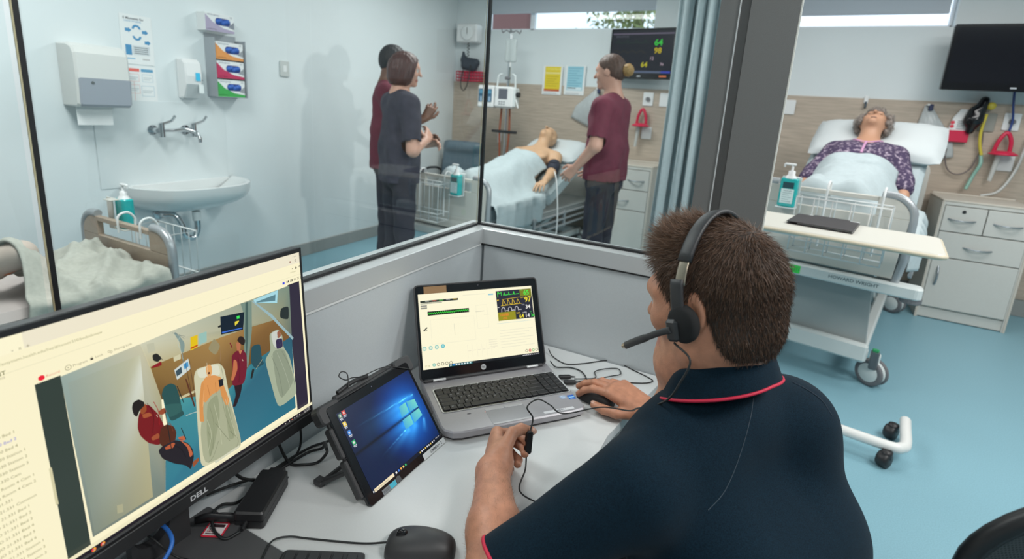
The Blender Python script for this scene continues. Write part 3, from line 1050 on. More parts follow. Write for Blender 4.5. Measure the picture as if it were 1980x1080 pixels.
p.text('+', 0.0765, 0.3235, 0.005, ink).text('x', 0.070, 0.3245, 0.004, ink).text('v', 0.064, 0.3245, 0.003, ink)
p.text('EVENT', 0.0365, 0.3020, 0.0046, (110, 110, 60), bold=0.01).text('RECORDINGS', 0.0335, 0.2980, 0.0024, ink)
p.rect(0.4310, 0.2935, 0.4355, 0.2975, (60, 70, 220))
for k in range(2):
    p.rect(0.4400+k*0.003, 0.294, 0.4420+k*0.003, 0.2975, (40, 40, 40))
    for j in range(2):
        p.rect(0.4480+k*0.003, 0.294+j*0.0022, 0.4502+k*0.003, 0.2957+j*0.0022, (40, 40, 40))
for k in range(3):
    p.rect(0.4560, 0.294+k*0.0015, 0.4600, 0.2947+k*0.0015, (50, 50, 40))
p.line([(0.4640, 0.294), (0.4680, 0.298)], 0.0006, (50, 50, 40)).line([(0.4640, 0.298), (0.4680, 0.294)], 0.0006, (50, 50, 40)).rect(0.4710, 0.294, 0.4718, 0.298, (60, 60, 60))
p.disc(0.4548, 0.3165, 0.0010, (60, 60, 50), 8).disc(0.4628, 0.3175, 0.0012, (30, 30, 30), 8).rect(0.4612, 0.3150, 0.4645, 0.3164, (30, 30, 30)).ring(0.4712, 0.3168, 0.0018, 0.0009, (40, 40, 40), 10)
p.rect(0.4495, 0.3288, 0.4522, 0.3312, (120, 40, 40)).ring(0.4630, 0.3302, 0.0018, 0.0006, (50, 50, 50), 10).text('310 Bedside', 0.449, 0.3095, 0.002, (170, 165, 120)).text('- o x', 0.457, 0.3365, 0.003, (140, 140, 120))
p.rect(0.0762, 0.1216, 0.0790, 0.1712, (212, 205, 165))
rows = ['View Rooms', 'All Rooms', 'Common', 'Bed 1', 'Bed 2', 'Bed 3', 'JO 21.310 Bed 1', 'JO 21.310 Bed 2', 'JO 21.330 Bed 4', 'JO 21.330 Station 1', 'JO 21.330 Station 2', 'JO 21.330 Station 3', 'JO 21.330 Cam',
        'Drug Room 4 Cam 1', 'Drug Room 4 Cam 2', 'JO 21.331', 'JO 21.331 Common', 'JO 21.331 Bed 1', 'JO 21.331 Bed 2', 'JO 21.331 Bed 3', 'JO 21.331 Bed 4', 'JO 21.331 Bed 5', 'JO 21.331 Bed 6', 'JO 21.331 Station 1', 'JO 21.331 Station 2', 'JO 21.331 Station 3', 'JO 21.331 Cam']
for k, r in enumerate(rows):
    y = 0.2840-k*0.0086
    p.text(r, 0.0215, y, 0.0034, (110, 110, 210) if r.endswith('310 Bed 2') else (150, 143, 95))
    p.disc(0.0170, y+0.0015, 0.0009, (90, 85, 50), 8)
for x, c1, c2 in ((0.1046, (230, 60, 60), (250, 200, 50)), (0.1150, (220, 60, 50), (60, 170, 80))):
    p.disc(x, 0.0345, 0.0028, c1, 14).poly([(x, 0.0345), (x+0.0028, 0.0345), (x+0.002, 0.0365), (x, 0.0373)], (245, 200, 60)).poly([(x, 0.0345), (x-0.002, 0.0325), (x, 0.0317), (x+0.0025, 0.033)], c2).disc(x, 0.0345, 0.0010, (240, 240, 235) if x > 0.11 else (150, 60, 170), 8)
for k, x in enumerate((0.412, 0.421, 0.427, 0.433, 0.439, 0.445)):
    p.disc(x, 0.0345, 0.0012, (225, 215, 210) if k != 2 else (220, 120, 90), 8)
p.text('11:29 AM', 0.455, 0.0350, 0.0026, (230, 225, 220)).text('7/08/2019', 0.455, 0.0316, 0.0026, (230, 225, 220))
p.build('screen', M_screen, t, MM @ Matrix.Translation((0, 0, 0.0004)))
q = Pic()
q.text('DELL', 0.2305, 0.0085, 0.0080, (205, 205, 208), bold=0.03, sx=1.1)
q.build('maker_lettering', M_print, t, MM @ Matrix.Translation((0, 0, 0.0043)))
# stand: foot plate, slab neck with a cable hole
MB().prism(rrect(0.195, 0.190, 0.006, 3, 0.014, -0.028), 0.0, 0.008, 0.0015).build('foot_plate', M_grey, t)
hole = [(0.030+0.026*math.cos(2*PI*k/20), 0.052+0.026*math.sin(2*PI*k/20)) for k in range(20)]
nb = MB()
outer = [(0.0, 0.0), (0.085, 0.0), (0.085, 0.16), (0.0, 0.16)]
ow = [(0.030+max(-0.030, min(0.055, 0.2*math.cos(2*PI*k/20))), 0.052+max(-0.052, min(0.108, 0.2*math.sin(2*PI*k/20)))) for k in range(20)]
NV = [(a, b, z) for z in (0, 0.016) for a, b in hole] + [(a, b, z) for z in (0, 0.016) for a, b in ow]
NF = []
for k in range(20):
    l = (k+1) % 20
    NF += [(k, 20+k, 20+l, l), (20+k, 60+k, 60+l, 20+l), (40+k, k, l, 40+l), (40+k, 40+l, 60+l, 60+k)]
nb.add(NV, NF)
nb.build('neck', M_dk, t, under(t, axes((-0.765, 0.325, DZ+0.008), (0, 1, 0), (0, 0, 1))))

def cable(name, label, pts, r, m=M_cable, cat='cable', n=8, seg=6, group=None):
    o = MB().tube(spline(pts, n), r, seg).build(name, m)
    return tag(o, label, cat, group)

cable('network_cable', 'blue network cable looped through the monitor stand', [(-0.75, 0.20, 0.700), (-0.735, 0.26, 0.668), (-0.715, 0.30, 0.664), (-0.705, 0.335, 0.672), (-0.712, 0.362, 0.692), (-0.745, 0.366, 0.705), (-0.775, 0.356, 0.705)], 0.0032, mat('blue_cable', (0.03, 0.17, 0.60), 0.4))
cable('video_cable', 'black cable hanging from the monitor to its stand foot', [(-0.775, 0.345, 0.70), (-0.742, 0.352, 0.69), (-0.725, 0.36, 0.672), (-0.71, 0.372, 0.6535), (-0.66, 0.39, 0.6515), (-0.62, 0.375, 0.6515), (-0.60, 0.34, 0.6515)], 0.0018)

# ---- power brick
t = thing('power_adapter', 'rectangular black power brick on the desk behind the monitor', 'power adapter', (-0.712, 0.515, DZ), math.radians(-61.5))
MB().prism(rrect(0.108, 0.050, 0.005, 3), 0.0, 0.033, 0.003).build('body', M_blk, t)
MB().box((0.0, 0, 0.0165), (0.1085, 0.0505, 0.0012)).build('seam', M_blkg, t)
MB().prism(rrect(0.016, 0.030, 0.003, 3, -0.060, 0.0), 0.006, 0.026, 0.002).build('plug', M_blk, t)
MB().cyl((0.054, -0.004, 0.014), (0.068, -0.004, 0.013), 0.004, 0.003, 10).build('strain_relief', M_blk, t)
cable('power_cable', 'looped black lead with hook strap running from the power brick', [(-0.683, 0.450, 0.652), (-0.690, 0.432, 0.650), (-0.705, 0.428, 0.6515), (-0.725, 0.432, 0.654), (-0.745, 0.445, 0.662), (-0.757, 0.47, 0.655), (-0.752, 0.495, 0.6435), (-0.758, 0.53, 0.6435), (-0.775, 0.545, 0.646), (-0.785, 0.51, 0.655), (-0.782, 0.46, 0.672)], 0.0026)
o = MB()
strap = spline([(-0.752, 0.422, 0.664), (-0.735, 0.430, 0.672), (-0.715, 0.445, 0.668), (-0.708, 0.458, 0.660), (-0.716, 0.462, 0.656), (-0.733, 0.452, 0.657), (-0.748, 0.436, 0.658), (-0.757, 0.424, 0.660)], 6, True)
o.add([tuple(v+Vector((0, 0, dz))) for v in strap for dz in (-0.007, 0.007)], [(2*i, 2*((i+1) % len(strap)), 2*((i+1) % len(strap))+1, 2*i+1) for i in range(len(strap))], 0, None, True)
ob = solid(o.build('cable_strap', M_blk), 0.002)
tag(ob, 'black hook and loop cable strap bundled above the monitor foot', 'strap')
t = thing('test_tag', 'red and white electrical test tag on the monitor foot', 'tag', (-0.722, 0.434, DZ+0.0095), math.radians(28))
MB().prism(rrect(0.034, 0.030, 0.003, 3), 0, 0.0012).build('tag_card', mat('tag_red', (0.65, 0.03, 0.06), 0.4), t)
q = Pic()
q.rect(-0.0145, -0.0125, 0.0145, 0.0125, (225, 215, 215)).up().rect(-0.012, 0.004, 0.012, 0.010, (60, 40, 45)).text('TEST', -0.012, -0.001, 0.0036, (40, 20, 30), bold=0.02).text('SAFE', -0.012, -0.006, 0.0036, (150, 20, 40), bold=0.02).rect(-0.012, -0.0105, 0.012, -0.008, (90, 60, 65))
q.build('print', M_print, t, Matrix.Translation((0, 0, 0.0014)))
for nm, lab, pts, r in (
    ('usb_cable', 'thick black cable from the monitor to the tablet, upper of the pair', [(-0.775, 0.50, 0.70), (-0.768, 0.52, 0.668), (-0.760, 0.56, 0.6435), (-0.758, 0.60, 0.6445), (-0.745, 0.645, 0.652), (-0.715, 0.655, 0.668), (-0.690, 0.640, 0.700), (-0.665, 0.620, 0.708)], 0.003),
    ('usb_cable', 'thick black cable sagging onto the desk below its twin before the tablet', [(-0.778, 0.60, 0.70), (-0.768, 0.606, 0.665), (-0.755, 0.612, 0.6435), (-0.735, 0.622, 0.6435), (-0.712, 0.640, 0.646), (-0.692, 0.645, 0.672), (-0.672, 0.626, 0.703)], 0.003),
    ('charger_cable', 'black charger lead curving up to the back of the tablet', [(-0.77, 0.585, 0.6435), (-0.768, 0.63, 0.6435), (-0.762, 0.67, 0.6435), (-0.74, 0.70, 0.65), (-0.715, 0.69, 0.69), (-0.690, 0.655, 0.735)], 0.0026),
    ('monitor_cable', 'thin black lead dropping behind the right end of the monitor', [(-0.775, 0.625, 0.80), (-0.776, 0.65, 0.72), (-0.775, 0.655, 0.665), (-0.768, 0.635, 0.6435), (-0.764, 0.59, 0.6435), (-0.765, 0.555, 0.6435)], 0.0024)):
    cable(nm, lab, pts, r)

# ---- tablet in a rugged case on its kickstand
TA = math.radians(87.9)
TU = Vector((math.cos(TA), math.sin(TA), 0))
TN = Vector((-math.sin(TA), math.cos(TA), 0))
tt = math.radians(36)
TV = TN*math.sin(tt)+Vector((0, 0, math.cos(tt)))
TO = Vector((-0.544, 0.608, 0.6405))
t = thing('tablet', 'black rugged tablet on a kickstand showing a blue desktop wallpaper', 'tablet', (-0.58, 0.72, DZ))
TM = under(t, axes(TO, TU, TV))
MB().prism(rrect(0.228, 0.196, 0.008, 4, 0.1135, 0.098), -0.010, 0.0, 0.002).build('glass_front', M_blkg, t, TM)
cs = MB()
cs.prism(rrect(0.232, 0.186, 0.012, 4, 0.1135, 0.107), -0.017, -0.005, 0.003)
for x, y in ((0.010, 0.186), (0.216, 0.190)):
    cs.prism(rrect(0.052, 0.036, 0.010, 4, x, y), -0.026, -0.001, 0.003)
cs.prism(rrect(0.018, 0.06, 0.005, 3, 0.001, 0.130), -0.021, -0.003, 0.002)
cs.prism(rrect(0.016, 0.075, 0.004, 3, 0.000, 0.059), -0.020, -0.004, 0.002)
cs.prism(rrect(0.020, 0.05, 0.005, 3, 0.227, 0.090), -0.021, -0.003, 0.002)
cs.box((0.113, 0.203, -0.014), (0.16, 0.010, 0.012), 0.003)
cs.build('rugged_case', M_dk, t, TM)
ks = MB()
K0, K1 = Vector((-0.655, 0.632, 0.730)), Vector((-0.692, 0.632, 0.644))
for y0, y1 in ((0.617, 0.635), (0.80, 0.818)):
    yy = (y0+y1)/2
    a, b = Vector((-0.598, yy, 0.690)), Vector((-0.660, yy-0.022, 0.648))
    ks.box((0, 0, 0), ((b-a).length, 0.016, 0.008), 0.002, M=axes((a+b)/2, b-a, (0, 1, 0)))
    ks.box((b.x-0.006, b.y, 0.647), (0.022, 0.018, 0.013), 0.003)
    ks.box((a.x-0.002, a.y, 0.690), (0.026, 0.022, 0.026), 0.003)
ks.box((-0.664, 0.695, 0.646), (0.008, 0.19, 0.007), 0.002)
ks.build('kickstand', M_dk, t, Matrix.Translation(-Vector(t.location)))
MB().tube(spline([(0.040, 0.210, -0.004), (0.078, 0.214, -0.002), (0.118, 0.210, -0.004)], 6), 0.0045, 10).build('stylus', M_blk, t, TM)
MB().tube(spline([(0.060, 0.206, 0.004), (0.072, 0.232, 0.004), (0.064, 0.242, 0.002), (0.056, 0.236, 0.0), (0.064, 0.224, 0.003), (0.078, 0.222, 0.004), (0.100, 0.215, 0.004), (0.140, 0.212, 0.004), (0.170, 0.206, 0.003), (0.200, 0.190, 0.003), (0.224, 0.176, 0.002)], 6), 0.0011, 6).build('tether', M_cable, t, TM)
p = Pic()
X0, X1, Y0, Y1 = 0.0155, 0.2190, 0.0218, 0.1772
def bgc(x, y):
    u = (x-X0)/(X1-X0)
    v = (y-Y0)/(Y1-Y0)
    d = math.hypot((x-0.165)/0.9, y-0.098)
    g = max(0, 1-d/0.105)
    a = (0.10+0.5*u)*0.4+g*g*0.75
    return (int(6+55*g**3+6*a), int(28+145*g**1.8+40*a), int(62+175*min(1, g**1.3*1.05)+60*a))
BEAMS = [((0.200, 0.1272), (0.030, 0.1368), 0.0011, 0.85, 1.2), ((0.196, 0.1262), (0.040, 0.1480), 0.010, 0.30, 1.0), ((0.150, 0.121), (0.035, 0.126), 0.010, 0.28, 1.0),
         ((0.144, 0.0748), (0.062, 0.0610), 0.0010, 0.75, 1.3), ((0.150, 0.072), (0.070, 0.050), 0.009, 0.36, 1.1), ((0.1995, 0.070), (0.186, 0.044), 0.005, 0.60, 1.1), ((0.170, 0.070), (0.120, 0.040), 0.014, 0.34, 1.0),
         ((0.146, 0.108), (0.030, 0.112), 0.012, 0.22, 0.9), ((0.145, 0.084), (0.030, 0.082), 0.012, 0.22, 0.9)]
def wall_light(x, y):
    v = 0.0
    for (ax, ay), (bx, by), w, s_, e in BEAMS:
        dx, dy = bx-ax, by-ay
        L2 = dx*dx+dy*dy
        tt_ = max(0.0, min(1.0, ((x-ax)*dx+(y-ay)*dy)/L2))
        d2 = (x-ax-tt_*dx)**2+(y-ay-tt_*dy)**2
        v += s_*(1-tt_)**e*math.exp(-d2/(w*(0.6+0.8*tt_))**2)
    dk = math.exp(-((y-(0.0965-(0.2-x)*0.012))/0.0026)**2) if x < 0.2 else 0
    return v*(1-0.75*dk), dk
def pixc(x, y):
    r, g_, b_ = bgc(x, y)
    v, dk = wall_light(x, y)
    k = (1-0.55*dk)
    return (min(255, int((r*0.8+105*v)*k)), min(255, int((g_*0.9+165*v)*k)), min(255, int((b_+150*v)*k)))
NX, NY = 96, 74
GC = [[pixc(X0+(X1-X0)*i/NX, Y0+(Y1-Y0)*j/NY) for j in range(NY+1)] for i in range(NX+1)]
for i in range(NX):
    for j in range(NY):
        p.poly([(X0+(X1-X0)*(i+a)/NX, Y0+(Y1-Y0)*(j+b)/NY) for a, b in ((0, 0), (1, 0), (1, 1), (0, 1))], [GC[i+a][j+b] for a, b in ((0, 0), (1, 0), (1, 1), (0, 1))])
p.up()
for q_ in ([(0.1530, 0.1215), (0.1735, 0.1222), (0.1712, 0.1010), (0.1480, 0.0995)], [(0.1765, 0.1222), (0.2000, 0.1167), (0.1998, 0.0985), (0.1740, 0.1005)],
           [(0.1470, 0.0945), (0.1705, 0.0950), (0.1690, 0.0750), (0.1442, 0.0755)], [(0.1735, 0.0950), (0.1997, 0.0955), (0.2003, 0.0790), (0.1715, 0.0752)]):
    p.poly(q_[::-1], [(70, 170, 215), (100, 205, 215), (120, 220, 200), (80, 180, 215)])
p.up()
for (x, y), c in zip(((0.0275, 0.168), (0.0180, 0.166), (0.0195, 0.149), (0.0205, 0.131), (0.0205, 0.111)), ((215, 70, 60), (110, 140, 120), (235, 205, 90), (60, 130, 210), (50, 170, 110))):
    p.rect(x, y, x+0.0075, y+0.0085, c).rect(x+0.002, y+0.002, x+0.0055, y+0.006, (235, 235, 230)).rect(x, y-0.0022, x+0.0075, y-0.0008, (220, 225, 235)).rect(x+0.001, y-0.0045, x+0.0065, y-0.0032, (200, 205, 220))
p.rect(X0, 0.0165, X1, 0.0235, (12, 20, 40)).up().rect(0.0205, 0.0170, 0.0725, 0.0232, (240, 225, 190)).up().text('Type here to search', 0.026, 0.0188, 0.0028, (120, 110, 90)).ring(0.0235, 0.0200, 0.0017, 0.0005, (90, 80, 60), 10)
p.rect(0.0163, 0.0185, 0.0192, 0.0215, (235, 235, 235))
for k, c in enumerate(((235, 235, 235), (60, 120, 220), (240, 170, 80), (235, 210, 120), (60, 190, 110))):
    p.rect(0.0775+k*0.0068, 0.0180, 0.0812+k*0.0068, 0.0218, c)
for k in range(9):
    p.rect(0.150+k*0.0058, 0.0182, 0.1530+k*0.0058, 0.0212, (230, 230, 235) if k % 3 else (220, 190, 90))
p.text('10:29 AM', 0.2035, 0.0200, 0.0022, (230, 230, 240))
p.build('screen', M_screen, t, TM @ Matrix.Translation((0, 0, 0.0004)))
SM = TM @ Matrix.Translation((0, 0, 0.0005))
Pic().rect(0.154, 0.001, 0.226, 0.0125, (208, 214, 216)).up().text('SIMMAN 2', 0.176, 0.0036, 0.0062, (85, 90, 95), bold=0.01).build('name_label', M_print, t, SM)
Pic().rect(0.034, 0.0015, 0.071, 0.0115, (120, 125, 130)).up().rect(0.054, 0.0018, 0.070, 0.0112, (60, 175, 200)).text('ASSET', 0.036, 0.0045, 0.0045, (60, 65, 70)).build('asset_sticker', M_print, t, SM)
Pic().poly([(0.072, 0.002), (0.084, 0.002), (0.084, 0.011), (0.078, 0.014), (0.072, 0.012)], (70, 72, 76)).build('corner_sticker', M_print, t, SM)
Pic().disc(0.1134, 0.1875, 0.0014, (70, 75, 95), 10).build('camera_lens', M_print, t, SM)

# ---- laptop
LA = math.radians(49.3)
LU = Vector((math.cos(LA), math.sin(LA), 0))
LB = Vector((-math.sin(LA), math.cos(LA), 0))
t = thing('laptop', 'open silver laptop with a patient monitor program on its screen', 'laptop', (-0.577, 1.099, DZ), LA)
M_sil = mat('laptop_silver', (0.38, 0.37, 0.395), 0.42, 0.35, noise=0.02, nscale=900)
base = [(-0.179, 0.024), (-0.179, -0.176), (-0.176, -0.192), (-0.160, -0.207), (-0.140, -0.212), (0.140, -0.212), (0.168, -0.208), (0.178, -0.196), (0.179, -0.176), (0.179, 0.024)]
MB().prism(base, 0.006, 0.024, 0.003).build('base', M_sil, t)
MB().prism([(a*0.985, b*0.98) for a, b in base], 0.0, 0.007, 0.002).build('underside', M_dk, t)
MB().prism(rrect(0.334, 0.102, 0.006, 3, 0.006, -0.081), 0.0238, 0.0245).build('keyboard_well', M_blkg, t)
kb = MB()
for a, b in ((rrect(0.338, 0.106, 0.008, 3, 0.006, -0.081), rrect(0.332, 0.100, 0.006, 3, 0.006, -0.081)),):
    n = len(a)
    kb.add([(x, y, 0.0252) for x, y in a]+[(x, y, 0.0246) for x, y in b], [(k, (k+1) % n, n+(k+1) % n, n+k) for k in range(n)])
kb.build('keyboard_rim', M_alu, t)
M_key = mat('key_black', (0.018, 0.018, 0.020), 0.45)
KM = {}
def key(parent, w, d, x, y, z, m=None, h=0.0022):
    k = (round(w, 4), round(d, 4), m)
    if k not in KM:
        o = MB().prism(rrect(w, d, 0.0012, 1), 0, h, 0.0006).build('key', m or M_key, parent)
        KM[k] = o.data
    else:
        o = bpy.data.objects.new('key', KM[k])
        link(o, parent)
    o.location = (x, y, z)
    return o
kx0, kw, gap = -0.158, 0.0172, 0.0178
lines = [[1]*14+[0.2]+[1]*3, [1]*13+[1.85]+[0.15]+[1]*3, [1.5]+[1]*12+[1.35]+[0.15]+[1]*3, [1.75]+[1]*11+[2.1]+[0.15]+[1]*3, [2.2]+[1]*10+[2.65]+[0.15]+[1]*3, [1, 1, 1, 1, 5.2, 1, 1, 1, 1, 1, 1.65, 0.15, 1, 1, 1]]
for r_, row in enumerate(lines):
    tot = sum(row)
    pitch_ = 0.328/tot
    d = 0.0098 if r_ == 0 else 0.0155
    y = -0.036 if r_ == 0 else -0.0500-(r_-1)*0.0167
    x = kx0
    for w in row:
        ww = w*pitch_
        if w > 0.3:
            key(t, round(ww-0.0016, 4), d, x+ww/2, y, 0.0246)
        x += ww
lg = Pic()
rnd = random.Random(3)
for r_, row in enumerate(lines):
    pitch_ = 0.328/sum(row)
    x = kx0
    for k, w in enumerate(row):
        if 0.3 < w < 3 and r_ > 0:
            ch = ['', '`1234567890-=<', '>QWERTYUIOP[]', '|ASDFGHJKL;:', '^ZXCVBNM,./', 'FWA'][r_]
            if k < len(ch):
                lg.text(ch[k], x+0.004, -0.0500-(r_-1)*0.0167, 0.0038, (175, 178, 185))
        x += w*pitch_
lg.build('key_legends', M_print, t, Matrix.Translation((0, 0, 0.0270)))
MB().prism(rrect(0.098, 0.058, 0.004, 3, -0.016, -0.176), 0.0239, 0.0243).build('touchpad', mat('touchpad', (0.30, 0.30, 0.32), 0.38, 0.3), t)
for x, y, w, d in ((-0.041, -0.1475, 0.047, 0.0085), (0.008, -0.1475, 0.047, 0.0085), (-0.016, -0.2055, 0.096, 0.006)):
    MB().prism(rrect(w, d, 0.002, 2, x, y), 0.0239, 0.0251, 0.0004).build('touchpad_button', mat('button_silver', (0.42, 0.42, 0.44), 0.4, 0.3), t)
q = Pic()
q.rect(0.133, -0.159, 0.151, -0.143, (150, 160, 180)).rect(0.154, -0.165, 0.172, -0.147, (25, 95, 185)).up().disc(0.142, -0.150, 0.006, (180, 200, 225)).rect(0.155, -0.158, 0.171, -0.154, (150, 200, 240)).text('intel', 0.157, -0.1635, 0.0035, (220, 230, 245)).text('AMD', 0.1365, -0.1515, 0.0035, (70, 110, 180))
q.rect(0.066, -0.2035, 0.146, -0.1945, (205, 206, 210)).up().text('SIMMAN 1', 0.094, -0.2012, 0.0048, (80, 82, 90), bold=0.01)
q.rect(-0.1090, -0.152, -0.1000, -0.1495, (60, 60, 70)).disc(-0.0664, -0.155, 0.0014, (250, 190, 170), 8).disc(-0.155, -0.0165, 0.0013, (235, 240, 245), 8).text('b o', 0.150, -0.016, 0.004, (90, 90, 96))
q.build('sticker', M_print, t, Matrix.Translation((0, 0, 0.0243)))
lt = math.radians(26)
LM = TR(-0.004, 0.010, 0.030) @ Matrix.Rotation(-lt, 4, 'X')
LM = Matrix(((1, 0, 0, -0.006), (0, math.sin(lt), -math.cos(lt), 0.008), (0, math.cos(lt), math.sin(lt), 0.026), (0, 0, 0, 1)))
MB().prism(rrect(0.356, 0.246, 0.010, 4, 0, 0.125), -0.008, 0.0, 0.002).build('lid', M_blkg, t, LM)
rim = MB()
a, b = rrect(0.357, 0.247, 0.011, 4, 0, 0.125), rrect(0.350, 0.240, 0.008, 4, 0, 0.125)
n = len(a)
rim.add([(x, y, -0.001) for x, y in a]+[(x, y, 0.0014) for x, y in a]+[(x, y, 0.0014) for x, y in b]+[(x, y, 0.0) for x, y in b], [(k+q_*n, (k+1) % n+q_*n, n+(k+1) % n+q_*n, n+k+q_*n) for k in range(n) for q_ in range(3)])
rim.build('lid_rim', M_dk, t, LM)
hb = MB().cyl((-0.172, 0.012, 0.026), (0.160, 0.012, 0.026), 0.0065, seg=12)
hb.build('hinge_bar', M_dk, t)
for x in (-0.135, 0.128):
    MB().box((x, 0.0045, 0.0305), (0.034, 0.006, 0.005), 0.001).build('hinge_cover', M_alu, t)
p = Pic()
DX0, DX1, DY0, DY1 = -0.168, 0.160, 0.0310, 0.2240
p.rect(DX0, DY0, DX1, DY1, (252, 246, 214)).up()
c_ = (225, 222, 200)
p.rect(-0.163, 0.2010, -0.060, 0.2065, (45, 55, 45)).rect(-0.062-0.04, 0.2010, -0.060, 0.2065, (35, 45, 50))
for k, c in enumerate(((210, 215, 205), (200, 80, 70), (90, 190, 90), (205, 205, 205), (225, 190, 60))):
    p.rect(-0.150+k*0.019, 0.2035, -0.139+k*0.019, 0.2058, c)
p.rect(-0.163, 0.1975, -0.105, 0.2000, (170, 172, 155)).rect(-0.163, 0.1905, -0.146, 0.1945, (150, 150, 140)).rect(-0.163, 0.1850, -0.146, 0.1890, (150, 150, 140))
p.rect(-0.146, 0.1665, -0.032, 0.1775, (12, 22, 14)).up()
p.line([(-0.145+k*0.00285, 0.1700 if k % 2 else 0.1745) for k in range(40)], 0.0012, (60, 230, 70))
p.rect(-0.160, 0.128, -0.150, 0.1295, (110, 110, 100)).line([(-0.159, 0.1290), (-0.150, 0.1365)], 0.003, (70, 72, 66))
for x0, y0, x1, y1 in ((-0.140, 0.092, -0.020, 0.155), (-0.012, 0.120, 0.020, 0.182), (-0.046, 0.212, 0.018, 0.2125), (-0.010, 0.165, 0.012, 0.166)):
    p.rect(x0, y0, x1, y0+0.0005, c_).rect(x0, y1, x1, y1+0.0005, c_).rect(x0, y0, x0+0.0005, y1, c_).rect(x1, y0, x1+0.0005, y1, c_)
p.rect(-0.077, 0.110, -0.0762, 0.140, (195, 195, 180)).rect(-0.014, 0.1650, 0.012, 0.1660, (190, 188, 170)).rect(0.027, 0.2070, 0.042, 0.2110, (150, 200, 215)).rect(0.045, 0.1270, 0.150, 0.1278, (190, 215, 215))
for k in range(7):
    p.rect(0.050, 0.107-k*0.0075, 0.150-(k % 3)*0.012, 0.1076-k*0.0075, (205, 205, 190))
for k in range(6):
    p.rect(-0.046+k*0.0135, 0.046, -0.0455+k*0.0135, 0.080, (232, 226, 205)).rect(-0.044+k*0.0135, 0.064, -0.036+k*0.0135, 0.0650, (222, 214, 195))
for k in range(4):
    p.rect(0.016, 0.068+k*0.006, 0.040, 0.0690+k*0.006, (222, 216, 196)).rect(0.030+k*0.004-0.02, 0.155, 0.032+k*0.004-0.02, 0.1556, (180, 178, 160))
# patient monitor window
p.rect(0.0500, 0.1340, 0.1580, 0.2165, (34, 36, 52)).up()
p.rect(0.1220, 0.1960, 0.1580, 0.2165, (120, 125, 30)).rect(0.0500, 0.1340, 0.1030, 0.1570, (150, 145, 25)).up()
g = (70, 240, 80)
p.line([(0.055, 0.199), (0.055, 0.212), (0.059, 0.212), (0.059, 0.208), (0.066, 0.212), (0.066, 0.203)], 0.0012, g)
p.line([(0.072, 0.2030), (0.075, 0.2110), (0.076, 0.2035), (0.088, 0.2045), (0.089, 0.2120), (0.090, 0.204), (0.103, 0.205), (0.104, 0.212), (0.105, 0.204), (0.119, 0.205)], 0.0014, g)
yl = (235, 200, 50)
p.line([(0.066, 0.192), (0.120, 0.1945)], 0.0009, yl).line([(0.062, 0.1745), (0.122, 0.1770)], 0.0012, yl)
for k in range(4):
    x = 0.066+k*0.0145
    p.line([(x, 0.1755), (x+0.003, 0.1905), (x+0.006, 0.186), (x+0.009, 0.178), (x+0.0145, 0.1762)], 0.0012, yl)
wh = (225, 222, 225)
for k in range(3):
    x = 0.062+k*0.020
    p.line([(x, 0.1580), (x+0.001, 0.1660), (x+0.004, 0.1695), (x+0.008, 0.169), (x+0.010, 0.1665), (x+0.0105, 0.1590), (x+0.014, 0.1605), (x+0.020, 0.1600)], 0.0014, wh)
p.text('65', 0.1330, 0.2000, 0.0125, g, bold=0.02).text('97', 0.1345, 0.1800, 0.0140, (245, 225, 50), bold=0.02).text('34', 0.1350, 0.1610, 0.0105, (240, 238, 232), bold=0.02)
p.text('14', 0.1310, 0.1370, 0.0100, wh, bold=0.02).text('64', 0.1130, 0.1370, 0.0100, (245, 225, 50), bold=0.02).text('36', 0.1490, 0.1370, 0.0080, g, bold=0.02)
p.text('HR', 0.124, 0.2125, 0.003, g).text('SpO2', 0.123, 0.1915, 0.003, yl).text('CO2', 0.124, 0.1715, 0.003, wh).text('NIBP', 0.105, 0.149, 0.004, yl).text('awRR', 0.124, 0.149, 0.004, wh).text('T1', 0.146, 0.149, 0.004, g).rect(0.051, 0.1900, 0.057, 0.1920, yl).rect(0.051, 0.1700, 0.056, 0.1715, wh)
p.text('120/80', 0.056, 0.1465, 0.0065, (235, 130, 50), bold=0.02).text('(94)', 0.064, 0.1375, 0.0055, (235, 130, 50), bold=0.02)
tl = (40, 170, 150)
for k, (x, y) in enumerate(((-0.164, 0.0835), (-0.1475, 0.0840), (-0.1315, 0.0843), (-0.1150, 0.0850))):
    p.disc(x+0.003, y, 0.0052, (120, 195, 190) if k < 3 else (45, 175, 190), 16).up(0.5)
    p.disc(x+0.003, y, 0.0036, (225, 236, 215) if k < 3 else (150, 215, 215), 12)
p.text('17:26', -0.164, 0.0370, 0.0045, (190, 185, 120))
for k in range(5):
    x = -0.1390+k*0.0112
    p.disc(x, 0.0405, 0.0042, tl if k == 0 else (90, 90, 75), 16).up(0.5)
    p.disc(x, 0.0405, 0.0030, (220, 240, 225) if k == 0 else (250, 244, 212), 14).up(0.5)
    if k == 0:
        p.poly([(x-0.001, 0.039), (x+0.002, 0.0405), (x-0.001, 0.042)], tl)
for k, c in enumerate(((120, 110, 90), (190, 40, 40), (60, 170, 80), (80, 80, 80))):
    x = 0.1235+k*0.0102
    p.disc(x, 0.0455, 0.0040, c, 16).up(0.5)
    p.disc(x, 0.0455, 0.0027, (250, 244, 212) if k != 1 else (240, 190, 170), 12)
p.up().rect(-0.100, DY0, DX1, DY0+0.0065, (26, 30, 36)).rect(-0.100, DY0, -0.036, DY0+0.0065, (30, 110, 115)).up()
for k, c in enumerate(((235, 235, 235), (70, 140, 230), (225, 230, 235), (225, 225, 220), (230, 235, 240), (225, 235, 235), (215, 235, 235), (200, 235, 235))):
    p.rect(-0.0975+k*0.0076, DY0+0.0015, -0.0930+k*0.0076, DY0+0.005, c)
